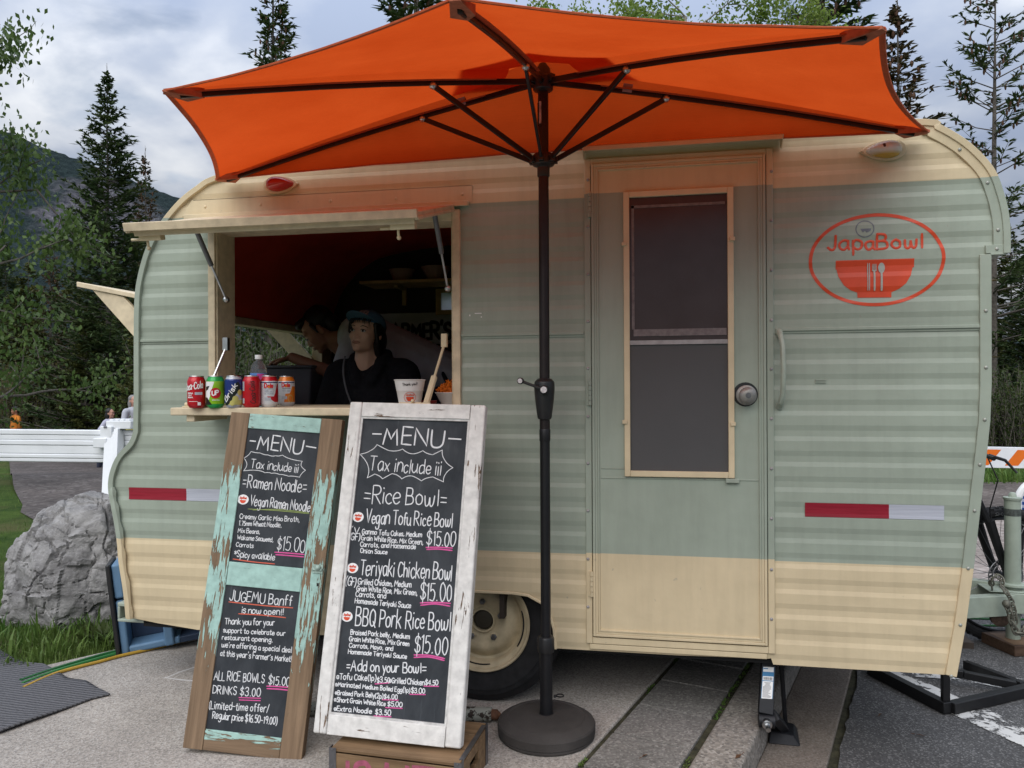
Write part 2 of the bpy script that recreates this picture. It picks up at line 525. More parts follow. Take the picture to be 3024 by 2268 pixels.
# ------------------------------------------------------------------ mountain
def mountain():
    q = NT('mountain_side')
    v = q.obj()
    n = q.noise(q.map(v, (.006, .006, .010)), 1, 9, .68, .5)
    fine = q.noise(q.map(v, (.10, .10, .035)), 1, 5, .7)
    trees = q.mix(q.ramp(fine, [(.35, 0), (.65, 1)]), (.014, .024, .026), (.036, .054, .054))
    rock = q.mix(q.ramp(fine, [(.38, 0), (.66, 1)]), (.060, .060, .076), (.185, .178, .195))
    xyz = q.n('ShaderNodeSeparateXYZ', {0: v})
    at = q.n('ShaderNodeAttribute', attribute_name='rock').outputs['Fac']
    f = q.ramp(q.math('ADD', q.math('MULTIPLY', at, .55), n), [(.63, 0), (.83, 1)])
    q.bump(fine, 1, 14)
    return q.fin(q.mix(f, trees, rock), 1, 0, .05)
prof = [(-900, -120), (-400, 150), (0, 383), (60, 400), (113, 430), (181, 452), (253, 479), (320, 505), (393, 533), (452, 556), (542, 590), (700, 640), (900, 720), (1200, 820), (1600, 930), (2200, 990), (3300, 1010), (4200, 980)]
def crest(px):
    for (a, ya), (b, yb) in zip(prof, prof[1:]):
        if a <= px <= b:
            return ya + (yb - ya) * (px - a) / (b - a)
    return 1000
vs, fs, rk = [], [], []
NX, NY = 420, 46
for j in range(NY):
    t = j / (NY - 1)
    for i in range(NX):
        px = -900 + 5100 * i / (NX - 1)
        cy = crest(px)
        top = AT(px, cy, 1400)
        d = 620 + 780 * t
        base = AT(px, 1134, d)
        nz = noise.fractal((base.x * .006, base.y * .006, 3.1), 1.0, 2.2, 5)
        z = -6 + (top.z + 6) * (t ** 1.25) * (1 + .16 * nz * math.sin(math.pi * t))
        if t > .5:
            z += (noise.noise((px * .35, t * 40, 1)) + .6 * noise.noise((px * .9, t * 40, 5))) * 3.6
        vs.append((base.x, base.y, z))
        cyv = 1134 - 2271 * (z - EYE.z) / d
        rk.append(max(0, 1 - abs(px - 290) / 250) * max(0, 1 - abs(cyv - 640) / 190))
for i in range(NX):                                         # back slope
    a = Vector(vs[(NY - 1) * NX + i])
    vs.append((a.x * 1.6, a.y * 1.6, -10)); rk.append(0)
for j in range(NY):
    for i in range(NX - 1):
        a = j * NX + i
        fs.append((a, a + 1, a + NX + 1, a + NX))
mb = MB().add(vs, fs)
o = mb.build('mountain', mountain(), smooth=180)
at = o.data.attributes.new('rock', 'FLOAT', 'POINT')
at.data.foreach_set('value', rk)
tag(o, kind='structure')

# ------------------------------------------------------------------ trees and shrubs
def leafmat(name, c1, c2, c3, tr=.35, gloss=.5):
    q = NT(name)
    rnd = q.n('ShaderNodeNewGeometry').outputs['Random Per Island']
    v = q.obj()
    c = q.mix(q.ramp(rnd, [(.1, 0), (.9, 1)]), c1, c2)
    c = q.mix(q.ramp(q.noise(v, 1.7, 4), [(.42, 0), (.68, .8)]), c, c3)
    tl = q.n('ShaderNodeBsdfTranslucent')
    q.l(c, tl.inputs[0])
    ms = q.n('ShaderNodeMixShader', {0: tr, 1: q.p.outputs[0], 2: tl.outputs[0]})
    q.l(ms.outputs[0], q.t.nodes['Material Output'].inputs[0])
    return q.fin(c, gloss, 0, .3)
NEEDLE = leafmat('spruce_needles', (.024, .048, .018), (.060, .098, .032), (.095, .125, .036), .2, .7)
NEEDLEB = leafmat('brown_spruce_needles', (.045, .046, .020), (.10, .082, .036), (.13, .085, .046), .2, .7)
NEEDLEY = leafmat('yellowish_spruce_needles', (.036, .055, .016), (.105, .125, .032), (.16, .16, .042), .2, .7)
ASPENL = leafmat('aspen_leaves', (.10, .17, .022), (.20, .29, .05), (.26, .33, .08), .45)
COTTON = leafmat('cottonwood_leaves', (.045, .090, .022), (.10, .165, .042), (.14, .20, .06), .4, .4)
WILLOW = leafmat('willow_leaves', (.055, .062, .018), (.135, .125, .040), (.17, .145, .055), .35)
SHRUBG = leafmat('green_shrub_leaves', (.022, .044, .012), (.055, .085, .022), (.09, .105, .028), .3)
BARK = mat('grey_bark', (.105, .092, .080), .95, var=.4, vs=18, bump=.8, bs=60, bd=.01)
BARKP = mat('pale_bark', (.30, .28, .24), .9, var=.35, vs=14, bump=.5, bs=50, bd=.006)

def leafq(vs, fs, p, d, n, L, w):
    s_ = d.cross(n)
    if s_.length < 1e-6: return
    s_ = s_.normalized() * w / 2
    b = len(vs)
    vs += [p, p + d * (L * .45) + s_, p + d * L, p + d * (L * .45) - s_]
    fs.append((b, b + 1, b + 2, b + 3))

def spruce_mesh(name, h, r, seed, z0=.12, gap=.26, per=6, sparse=0.0, spray=.30, width=.085, needle=NEEDLE, up=.0, pw=.85, cones=0):
    rr = random.Random(seed)
    vs, fs = [], []
    tk = MB()
    lean = Vector((rr.uniform(-.02, .02), rr.uniform(-.02, .02), 0))
    tk.tube([Vector((0, 0, h * k / 8)) + lean * (h * k / 8) for k in range(9)], [max(.010, .0105 * h * (1 - k / 8.2)) for k in range(9)], 8)
    cn = []
    z = h * z0
    while z < h - .1:
        f = 1 - z / h
        Lb = r * (f ** pw) * rr.uniform(.78, 1.12) + .05
        sprz = spray * (.38 + .62 * min(1, f * 4.5))
        for k in range((per + (2 if f > .45 and sparse < .2 else 0)) if f > .15 else max(3, per - 2)):
            if rr.random() < sparse * .6: continue
            az = rr.uniform(0, 2 * math.pi)
            L = Lb * rr.uniform(.55, 1.1)
            dirv = Vector((math.cos(az), math.sin(az), 0))
            rise0 = .25 + up - .5 * f
            o = Vector((0, 0, z + rr.uniform(-.1, .1))) + lean * z
            n = max(3, int(L / (.085 + .03 * spray)))
            pts = []
            for i in range(n + 1):
                t = i / n
                pts.append(o + dirv * (L * t) + Vector((0, 0, L * (rise0 * t + (.32 if f > .2 else .12) * t * t))) + Vector((rr.uniform(-.02, .02), rr.uniform(-.02, .02), rr.uniform(-.02, .02))))
            tk.tube([pts[0], pts[n // 2], pts[-1]], [.006 + .010 * L, .006 + .006 * L, .004], 4)
            start = .18 + .45 * sparse
            for i in range(1, n + 1):
                t = i / n
                if t < start: continue
                d = (pts[i] - pts[i - 1]).normalized()
                for sd in (-1, 1):
                    if rr.random() < .12 + sparse * .25: continue
                    side = Vector((-dirv.y, dirv.x, 0)) * sd
                    dd = (d * rr.uniform(.5, 1.0) + side * rr.uniform(.5, 1.0) + Vector((0, 0, rr.uniform(-.5, .18)))).normalized()
                    sl_ = sprz * rr.uniform(.6, 1.15) * (1.15 - .5 * t)
                    nn = Vector((rr.uniform(-.6, .6), rr.uniform(-.6, .6), 1)).normalized()
                    leafq(vs, fs, pts[i], dd, nn, sl_, width * rr.uniform(.7, 1.2))
                    leafq(vs, fs, pts[i] - d * .03, (dd + d * .6 + Vector((0, 0, rr.uniform(-.3, .5)))).normalized(), nn, sl_ * .9, width * .9)
                    leafq(vs, fs, pts[i] + d * .02, (dd + Vector((0, 0, -.5 + rr.random() * .8))).normalized(), dd.cross(nn), sl_ * .8, width * rr.uniform(.6, 1.1))
                    q_ = pts[i] + dd * (sl_ * .45)
                    for s2 in (-1, 1):
                        leafq(vs, fs, q_, (dd + side.cross(Vector((0, 0, 1))) * s2 * .7 + Vector((0, 0, rr.uniform(-.25, .2)))).normalized(), nn, sl_ * .55, width * .7)
                if cones and f < cones and rr.random() < .30:
                    cn.append(pts[i])
            leafq(vs, fs, pts[-1], dirv, Vector((0, 0, 1)), sprz * .8, width)
        z += gap * (.45 + .75 * f) * rr.uniform(.8, 1.2)
    top = lean * h + Vector((0, 0, h))
    tk.tube([top - Vector((0, 0, .1)), top + Vector((0, 0, .30))], [.012, .004], 4)
    for k in range(9):
        leafq(vs, fs, top + Vector((0, 0, .16 - .06 * k)), Vector((rr.uniform(-.5, .5), rr.uniform(-.5, .5), .9)).normalized(), Vector((1, 0, 0)), spray * .32, width * .5)
    cr_ = MB(); cr_.v = [tuple(q) for q in vs]; cr_.f = fs; cr_.m = [0] * len(fs)
    for p in cn:
        cr_.lathe([(.004, .02), (.022, -.01), (.026, -.06), (.012, -.11)], 6, Matrix.Translation(p), 1)
    me = []
    for m_, b in (([needle, CONEM], cr_), ([BARK], tk)):
        ms_ = bpy.data.meshes.new(name)
        ms_.from_pydata(b.v, [], [tuple(x) for x in b.f])
        for q in m_: ms_.materials.append(q)
        ms_.polygons.foreach_set('material_index', b.m); ms_.update()
        me.append(ms_)
    return me
CONEM = mat('spruce_cones', (.11, .055, .032), .8, var=.4, vs=30)

def plant_tree(name, meshes, loc, scale, rz, label, cat, group=None):
    t = thing(name, label, cat, loc, group, Matrix.LocRotScale(Vector(loc), Matrix.Rotation(rz, 3, 'Z').to_quaternion(), Vector(scale) if isinstance(scale, (tuple, list)) else Vector((scale,) * 3)))
    for nm, me in zip(('crown', 'trunk'), meshes):
        if me is not None:
            link(nm, me, t, True)
    return t
def ground_at(px, d):
    p = AT(px, 1134, d)
    return (p.x, p.y, hg(p.x, p.y) - .05)

SPA = spruce_mesh('spruce_full', 10.5, 2.7, 11, .06, .30, 9, .10, .36, .060, up=.05, pw=.95)
SPB = spruce_mesh('spruce_young', 9.0, 1.35, 12, .10, .24, 5, .1, .26, .05, NEEDLEB, cones=.35)
SPC = spruce_mesh('spruce_open', 11.5, 2.3, 13, .10, .40, 5, .42, .34, .055, up=.15, pw=.6, cones=.5)
SPD = spruce_mesh('spruce_bushy', 8.0, 2.1, 14, .04, .27, 6, 0, .36, .075, NEEDLEY)
SPE = spruce_mesh('spruce_coned', 13.0, 1.6, 15, .25, .28, 6, .22, .30, .055, cones=.5)
plant_tree('spruce_tree', SPA, ground_at(322, 22.5), (1, 1, 1.06), .4, 'tall full dark spruce rising left of the trailer against the cloudy sky', 'tree')
plant_tree('spruce_tree', SPB, ground_at(437, 26), (1.05, 1.05, 1.09), 1.4, 'slim brownish spruce with cones right beside the tall full dark spruce', 'tree')
plant_tree('spruce_tree', SPE, ground_at(795, 19), (1.0, 1.0, 1.02), .2, 'cone laden spruce whose top stands above the left part of the orange canopy', 'tree')
plant_tree('spruce_tree', SPE, ground_at(1215, 18), (1.5, 1.5, 1.25), 2.2, 'dark dense spruce just left of the canopy peak, cut by the photo top', 'tree')
plant_tree('spruce_tree', SPE, ground_at(2480, 18), (1.5, 1.5, 1.2), 4.0, 'dark spruce behind the right edge of the bright green aspens', 'tree')
plant_tree('spruce_tree', SPB, ground_at(2668, 17), (1.5, 1.5, 1.10), .9, 'spruce with a bare leader peeking out behind the right corner of the canopy', 'tree')
plant_tree('spruce_tree', SPC, ground_at(2928, 18), (1.0, 1.0, 1.0), 3.0, 'tall sparse spruce with open drooping limbs and bare grey trunk at the right', 'tree')
rr = random.Random(21)
for px, d, hh, m_ in ((-70, 30, 8.0, SPD), (75, 33, 7.4, SPD), (150, 29, 7.6, SPB), (215, 36, 7.6, SPD), (300, 30, 5.8, SPD), (395, 25, 6.0, SPD), (345, 34, 7.6, SPA), (470, 30, 6.4, SPD), (545, 27, 6.0, SPD), (20, 40, 9.5, SPA), (-180, 28, 8.0, SPA), (600, 30, 6.2, SPD), (1010, 30, 6.5, SPD), (110, 24, 4.4, SPD), (250, 22, 4.2, SPD), (420, 20, 3.8, SPD)):
    base = {id(SPD): 8.0, id(SPB): 9.0, id(SPA): 10.5}[id(m_)]
    k = hh / base
    plant_tree('spruce_tree', m_, ground_at(px, d), (k * 1.15, k * 1.15, k), rr.uniform(0, 6), 'dark bushy spruce in the dense row of evergreens left of the trailer', 'tree', 'evergreens behind the barricade on the left')
for px, d, hh, m_ in ((2990, 24, 6.2, SPD), (3090, 22, 7.5, SPA), (2900, 30, 6.0, SPD), (3220, 20, 7, SPD), (2820, 26, 6.0, SPD)):
    k = hh / {id(SPD): 8.0, id(SPA): 10.5}[id(m_)]
    plant_tree('spruce_tree', m_, ground_at(px, d), (k * 1.1, k * 1.1, k), rr.uniform(0, 6), 'yellowish green spruce crowding behind the bare grey trunk at the right', 'tree', 'evergreens behind the trailer on the right')

def limbs(rr, p, d, L, r, depth, tk, tips, curl=.25, nsub=3, drop=0.0):
    n = 5
    pts = [p]
    for i in range(n):
        d = (d + Vector((rr.uniform(-curl, curl), rr.uniform(-curl, curl), rr.uniform(-curl, curl) * .7 - drop))).normalized()
        pts.append(pts[-1] + d * (L / n))
    tk.tube(pts, [r * (1 - .12 * i) for i in range(n + 1)], 6)
    if depth == 0:
        tips.append(pts)
        return
    for k in range(nsub):
        i = rr.randint(2, n)
        a = rr.uniform(0, 6.28)
        side = d.orthogonal().normalized()
        side = Matrix.Rotation(a, 3, d) @ side
        limbs(rr, pts[i], (d * rr.uniform(.5, 1) + side * rr.uniform(.5, .9)).normalized(), L * rr.uniform(.5, .75), r * .5, depth - 1, tk, tips, curl, nsub, drop)
    tips.append(pts[2:])
def broadleaf(name, h, seed, leaf, lmat, nlf, clear=.3, depth=3, crown=.45, bark=BARK, hang=.5, lr=.35, sub=3):
    rr = random.Random(seed)
    tk, tips = MB(), []
    tp = [Vector((0, 0, 0))]
    for i in range(6):
        tp.append(tp[-1] + Vector((rr.uniform(-.12, .12), rr.uniform(-.12, .12), h / 6.6)))
    tk.tube(tp, [.016 * h * (1 - .13 * i) for i in range(7)], 8)
    nb = 15
    for k in range(nb):
        z = h * (clear + (1 - clear) * k / nb)
        i = min(5, int(z / (h / 6.6)))
        p = tp[i].lerp(tp[i + 1], min(1, z / (h / 6.6) - i))
        a = k * 2.4 + rr.uniform(-.4, .4)
        f = 1 - (k / nb) * .6
        limbs(rr, p, Vector((math.cos(a), math.sin(a), rr.uniform(.25, .8))).normalized(), h * crown * f * .55, .0042 * h * f, depth - 1, tk, tips, .22, sub)
    vs, fs = [], []
    for pts in tips:
        for _ in range(nlf):
            i = rr.randint(0, len(pts) - 2)
            p = pts[i].lerp(pts[i + 1], rr.random()) + Vector((rr.gauss(0, 1), rr.gauss(0, 1), rr.gauss(0, 1))) * (leaf * lr * 4)
            d = Vector((rr.uniform(-1, 1), rr.uniform(-1, 1), rr.uniform(-1, .5) - hang)).normalized()
            n = Vector((rr.uniform(-1, 1), rr.uniform(-1, 1), rr.uniform(-.3, 1))).normalized()
            leafq(vs, fs, p, d, n, leaf * rr.uniform(.7, 1.25), leaf * .62)
    out_ = []
    for m_, v_, f_ in ((lmat, vs, fs), (bark, tk.v, tk.f)):
        me = bpy.data.meshes.new(name)
        me.from_pydata([tuple(q) for q in v_], [], [tuple(x) for x in f_])
        me.materials.append(m_); me.update()
        out_.append(me)
    return out_
ASP = broadleaf('aspen', 9.5, 31, .085, ASPENL, 80, .35, 3, .42, BARKP, .3, .40)
for px, d, s_, rz, lb in ((1760, 13.5, .86, 0, 'bright green aspen above the middle of the canopy, leftmost aspen'), (1990, 13, .88, 2, 'bright green aspen with a pale thin stem above the canopy right half'), (2230, 13.5, .84, 4, 'bright green aspen nearest the right corner of the canopy, beside the dark spruce')):
    plant_tree('aspen_tree', ASP, ground_at(px, d), s_, rz, lb, 'tree', 'aspens behind the trailer')
CTW = broadleaf('cottonwood', 7.5, 33, .068, COTTON, 85, .10, 3, .39, BARK, .7, .40)
plant_tree('cottonwood_tree', CTW, ground_at(-300, 9.0), (1.06, 1.06, 1.18), 1.3, 'leafy cottonwood reaching in from the left edge in front of the mountain', 'tree')

def shrub_mesh(name, h, w, seed, lmat, stems=90, leaf=.07, lpt=26):
    rr = random.Random(seed)
    tk, vs, fs = MB(), [], []
    for k in range(stems):
        a = rr.uniform(0, 6.28); r0 = w * .35 * math.sqrt(rr.random())
        p = Vector((r0 * math.cos(a), r0 * math.sin(a), 0))
        d = Vector((math.cos(a) * .35 * rr.random(), math.sin(a) * .35 * rr.random(), 1)).normalized()
        L = h * rr.uniform(.55, 1.05)
        pts = [p]
        for i in range(4):
            d = (d + Vector((rr.uniform(-.16, .16), rr.uniform(-.16, .16), 0))).normalized()
            pts.append(pts[-1] + d * (L / 4))
        tk.tube(pts, [.010, .009, .007, .005, .003], 4)
        for _ in range(lpt):
            i = rr.randint(0, 3)
            q_ = pts[i].lerp(pts[i + 1], rr.random())
            dd = (d * .5 + Vector((rr.uniform(-1, 1), rr.uniform(-1, 1), rr.uniform(-.4, .9)))).normalized()
            leafq(vs, fs, q_, dd, Vector((rr.uniform(-1, 1), rr.uniform(-1, 1), .6)).normalized(), leaf * rr.uniform(.7, 1.4), leaf * .4)
    out_ = []
    for m_, v_, f_ in ((lmat, vs, fs), (BARK, tk.v, tk.f)):
        me = bpy.data.meshes.new(name)
        me.from_pydata([tuple(q) for q in v_], [], [tuple(x) for x in f_])
        me.materials.append(m_); me.update()
        out_.append(me)
    return out_
SHW, SHG = shrub_mesh('willow', 2.6, 2.6, 41, WILLOW, 190, .075, 46), shrub_mesh('shrub', 2.0, 2.4, 42, SHRUBG, 130, .08, 46)
def shrub(me, px, d, s_, rz, label, group):
    t = thing('shrub', label, 'shrub', group=group, M=Matrix.LocRotScale(Vector(ground_at(px, d)), Matrix.Rotation(rz, 3, 'Z').to_quaternion(), Vector((s_, s_, s_))))
    link('foliage', me[0], t, True); link('stems', me[1], t, True)
for i, (px, d, s_) in enumerate(((-60, 24, 1.0), (25, 23.5, 1.0), (105, 25, 1.05), (175, 26, .85), (60, 27, 1.15))):
    shrub(SHW, px, d, s_, i * 1.3, 'olive brown upright willow bush behind the white barricade on the left', 'willow bushes behind the barricade')
for i, (px, d, s_) in enumerate(((185, 22, .62), (235, 23, .8), (300, 24, .8), (380, 23, .8), (690, 15, 1.3), (740, 16, 1.5), (790, 15, 1.3), (840, 16, 1.5), (890, 15, 1.3), (950, 17, 1.5), (720, 20, 2.2), (830, 20, 2.2), (930, 21, 2.2))):
    shrub(SHG, px, d, s_, i * 1.1, 'low green bush under the evergreens behind the barricade or seen through the rear hatch', 'green bushes under the evergreens')
for i, (px, d, s_) in enumerate(((2945, 14.5, .8), (3030, 15, .9), (3120, 14, .9))):
    shrub(SHG, px, d, s_, i * 1.7, 'dark green bush beside the bare trunk behind the striped barricade', 'bushes behind the striped barricade')

# grass blades (nobody could count them)
GRASSM = leafmat('grass_blades', (.045, .11, .018), (.11, .20, .038), (.17, .21, .06), .35, .5)
def grass(name, pts, L, w, seed):
    rr = random.Random(seed)
    vs, fs = [], []
    for (x, y, z, k) in pts:
        a = rr.uniform(0, 6.28)
        d = Vector((math.cos(a), math.sin(a), 0))
        s_ = Vector((-d.y, d.x, 0)) * (w * k * rr.uniform(.6, 1.2) / 2)
        l_ = L * k * rr.uniform(.5, 1.2)
        bend = rr.uniform(.15, .9)
        p0 = Vector((x, y, z)); p1 = p0 + Vector((0, 0, l_ * .5)) + d * (l_ * .2 * bend); p2 = p0 + Vector((0, 0, l_ * (.95 - .4 * bend))) + d * (l_ * .65 * bend)
        b = len(vs)
        vs += [p0 - s_, p0 + s_, p1 + s_ * .8, p1 - s_ * .8, p2]
        fs += [(b, b + 1, b + 2, b + 3), (b + 3, b + 2, b + 4)]
    me = bpy.data.meshes.new(name)
    me.from_pydata([tuple(q) for q in vs], [], fs)
    me.materials.append(GRASSM)
    return tag(link(name, me), 'green grass growing round the boulder and along the concrete', 'grass', kind='stuff')
def edge_x(y):
    for (x0, y0), (x1, y1) in zip(edge, edge[1:]):
        if y0 <= y <= y1:
            return x0 + (x1 - x0) * (y - y0) / (y1 - y0)
    return -2.6
def inpoly(x, y, P):
    c = False
    for a, b in zip(P, P[1:] + P[:1]):
        if (a.y > y) != (b.y > y) and x < (b.x - a.x) * (y - a.y) / (b.y - a.y) + a.x:
            c = not c
    return c
pts = []
rr = random.Random(5)
pathx = [Vector((p.x, p.y)) for p in pp]
while len(pts) < 26000:
    y = rr.uniform(-1.9, 9)
    ex_ = edge_x(min(y, 2.2))
    x = ex_ - abs(rr.gauss(0, 1)) * (1.1 + .25 * max(0, y)) + rr.gauss(0, .012)
    if (y > 1.2 and x > -3.0 - (y - 1.2) * .62) or inpoly(x, y, pp):
        continue
    near = math.hypot(x + 2.95, y - .75) < .75
    k = (1.7 if near and rr.random() < .22 else .85) * (.55 if abs(x - ex_) < .10 else .9) * rr.uniform(.6, 1.2)
    pts.append((x, y, hg(x, y) - .005, k))
grass('grass', pts, .098, .008, 6)
pts = [(p.x, p.y, hg(p.x, p.y) - .02, rr.uniform(.8, 1.6)) for p in (Vector((0, EYE.y, 0)) + FWD * rr.uniform(10.5, 15) + RGT * rr.uniform(5, 14) for _ in range(14000))]
grass('grass', pts, .22, .018, 8)['label'] = 'green verge grass behind the striped barricade'

# ------------------------------------------------------------------ the trailer
TW = 1.95                                                   # body width (into the picture)
def wz(px, py, y=0.0):
    p = W(px, py, y)
    return (p.x, p.z)
def smooth_poly(P, k=4):
    o = []
    for i in range(len(P) - 1):
        a, b, c, d = (Vector(P[max(0, i - 1)]), Vector(P[i]), Vector(P[i + 1]), Vector(P[min(len(P) - 1, i + 2)]))
        for j in range(k):
            t = j / k
            q = .5 * ((2 * b) + (c - a) * t + (2 * a - 5 * b + 4 * c - d) * t * t + (3 * b - a - 3 * c + d) * t ** 3)
            o.append((q.x, q.y))
    o.append(tuple(P[-1]))
    return o
rear = [wz(*p) for p in ((383, 1824), (376, 1748), (362, 1657), (356, 1589), (343.6, 1513), (334, 1465), (331, 1425), (339, 1385), (358, 1345), (392, 1308), (405, 1275))]
rear2 = [wz(*p) for p in ((407, 1161), (407, 1003), (408, 908), (413, 845), (430, 772), (452, 714), (488, 655), (540, 594), (588, 556), (633, 529))]
roofl = [(-1.62, 2.195), (-1.2, 2.232), (-.6, 2.245), (0.0, 2.245), (.5, 2.235)]
front = [wz(*p) for p in ((2729, 362), (2765, 375), (2815, 402), (2860, 434), (2905.6, 479), (2933, 520), (2951, 570), (2964, 619), (2971, 678), (2972, 749))]
front2 = [wz(*p) for p in ((2922, 751), (2923, 1127), (2919, 1240), (2910, 1328), (2889, 1509), (2870, 1679), (2847, 1846), (2820, 1997))]
top_line = smooth_poly(rear, 3) + smooth_poly(rear2 + roofl + front, 4) + front2
arch_c = (-.80, .30)
arch = [(-.392, .254), (-.398, .33), (-.415, .39), (-.448, .430), (-.500, .456), (-.56, .462), (-1.00, .462), (-1.07, .45), (-1.13, .41), (-1.16, .35), (-1.17, .252)]
bottom = [(1.004, .242), (.414, .242), (.407, .264), (.39, .262), (.068, .255)] + arch + [(-1.363, .252), (-1.924, .243), (-2.12, .262)]
OUTL = top_line + bottom
DOOR = [wz(1728, 466), wz(2284, 452), wz(2284, 1905), wz(1732, 1884)]
dx0, dx1, dz0, dz1 = -.272, .420, .285, 2.140
door_hole = [(dx0, dz0), (dx1, dz0), (dx1, dz1), (dx0, dz1)]
wx0, wx1, wz0, wz1 = -1.825, -.795, 1.175, 1.972
win_hole = [(wx0, wz0), (wx1, wz0), (wx1, wz1), (wx0, wz1)]
PER = .0934
def corr(z):
    """depth of the pressed metal siding at height z"""
    if 1.460 < z < 1.490 or z > 2.30: return 0.0
    u = ((1.522 - z) if z > 1.474 else (1.396 - z)) / PER + .0875
    u -= math.floor(u)
    d = .0037
    if u < .21: return d * u / .21
    if u < .44: return d
    if u < .62: return d * (1 - (u - .44) / .18)
    return 0.0
breaks = []
for k in range(-14, 16):
    for f in (-.0875, .1225, .3525, .5325):
        for base, lo, hi in ((1.522, 1.490, 2.4), (1.396, .1, 1.460)):
            z = base - (f + k) * PER
            if lo < z < hi: breaks.append(z)
breaks += [1.460, 1.490]
def scan(mb, polys, yf, m=0, zs=breaks):
    E = []
    allz = set()
    for P in polys:
        for i in range(len(P)):
            a, b = P[i], P[(i + 1) % len(P)]
            E.append((a, b)); allz.add(round(a[1], 5))
    lo, hi = min(allz), max(allz)
    Z = sorted(allz | {round(z, 5) for z in zs if lo < z < hi})
    for z0, z1 in zip(Z, Z[1:]):
        if z1 - z0 < 2e-5: continue
        zm = (z0 + z1) / 2
        X = []
        for (a, b) in E:
            if (a[1] - zm) * (b[1] - zm) < 0:
                f = lambda z: a[0] + (b[0] - a[0]) * (z - a[1]) / (b[1] - a[1])
                X.append((f(zm), f(z0), f(z1)))
        X.sort()
        for l, r in zip(X[::2], X[1::2]):
            mb.add([(l[1], yf(z0 + 1e-6), z0), (r[1], yf(z0 + 1e-6), z0), (r[2], yf(z1 - 1e-6), z1), (l[2], yf(z1 - 1e-6), z1)], [(0, 1, 2, 3)], m)
    return mb
TR = thing('food_trailer', 'vintage green and cream camper trailer with a serving hatch under the orange canopy', 'food trailer', (-.55, .95, .0))
mb = MB()
scan(mb, [OUTL, door_hole, win_hole], corr)
siding = mb.build('side_panel', PAINT, TR, smooth=8)
# shell: roof, front and rear skins, swept across the width; the rear hatch is left open
HZ0, HZ1, HY0, HY1 = 1.335, 1.600, .24, 1.735
mb = MB()
TL = top_line
for a, b in zip(TL, TL[1:]):
    (x0, z0), (x1, z1) = a, b
    if x0 < -2.15 and z0 > 1.24 and z1 < 1.70:             # upright part of the rear wall
        for (ya, yb, za, zb) in ((0, HY0, 0, 1), (HY1, TW, 0, 1)):
            mb.add([(x0, ya, z0), (x1, ya, z1), (x1, yb, z1), (x0, yb, z0)], [(0, 1, 2, 3)])
        lo, hi = (z0, z1)
        def seg(a_, b_):
            if b_ - a_ > 1e-4:
                f = lambda z: x0 + (x1 - x0) * (z - z0) / (z1 - z0)
                mb.add([(f(a_), HY0, a_), (f(b_), HY0, b_), (f(b_), HY1, b_), (f(a_), HY1, a_)], [(0, 1, 2, 3)])
        seg(lo, min(hi, HZ0)) if lo < HZ0 else None
        seg(max(lo, HZ1), hi) if hi > HZ1 else None
    else:
        mb.add([(x0, .0, z0), (x1, .0, z1), (x1, TW, z1), (x0, TW, z0)], [(0, 1, 2, 3)])
mb.build('roof_shell', PAINT, TR, smooth=50)
mb = MB()
FWIN = [(-1.388, 1.762), (-1.008, 1.762), (-1.008, 1.881), (-1.388, 1.881)]
scan(mb, [OUTL, FWIN], lambda z: TW - corr(z) + .004)
mb.build('far_side_panel', PAINT, TR, smooth=8)
# inner lining: ceiling and curved rear maroon, walls dark
def inset(P, d):
    o = []
    c = Vector((-.5, 1.2))
    for i, p in enumerate(P):
        a, b = Vector(P[max(0, i - 1)]), Vector(P[min(len(P) - 1, i + 1)])
        t = (b - a).normalized()
        n = Vector((t.y, -t.x))
        o.append((p[0] + n.x * d, p[1] + n.y * d))
    return o
inn = [p for p in inset(TL, .035) if p[1] > .34]
mb = MB()
for a, b in zip(inn, inn[1:]):
    (x0, z0), (x1, z1) = a, b
    if x0 < -2.1 and z1 > HZ0 - .02 and z0 < HZ1 + .02:
        for ya, yb in ((.03, HY0), (HY1, TW - .03)):
            mb.add([(x0, ya, z0), (x1, ya, z1), (x1, yb, z1), (x0, yb, z0)], [(0, 3, 2, 1)])
        continue
    mb.add([(x0, .03, z0), (x1, .03, z1), (x1, TW - .03, z1), (x0, TW - .03, z0)], [(0, 3, 2, 1)])
mb.build('ceiling_lining', MAROON, TR, smooth=50)
mb = MB()
scan(mb, [inn, FWIN], lambda z: TW - .032, zs=[])
mb.bx((-2.2, .03, .33), (-1.20, TW - .03, .352)); mb.bx((-1.198, .30, .33), (-.372, TW - .03, .352)); mb.bx((-.370, .03, .33), (1.1, TW - .03, .352))
mb.bx((-.62, .03, .35), (-.60, TW - .04, 2.16))
scan(mb, [[p for p in inset(OUTL, .0)], door_hole, [(wx0 - .01, wz0 - .01), (wx1 + .01, wz0 - .01), (wx1 + .01, wz1 + .01), (wx0 - .01, wz1 + .01)]], lambda z: .024, zs=[])
mb.build('inner_wall', DARKIN, TR, smooth=0)
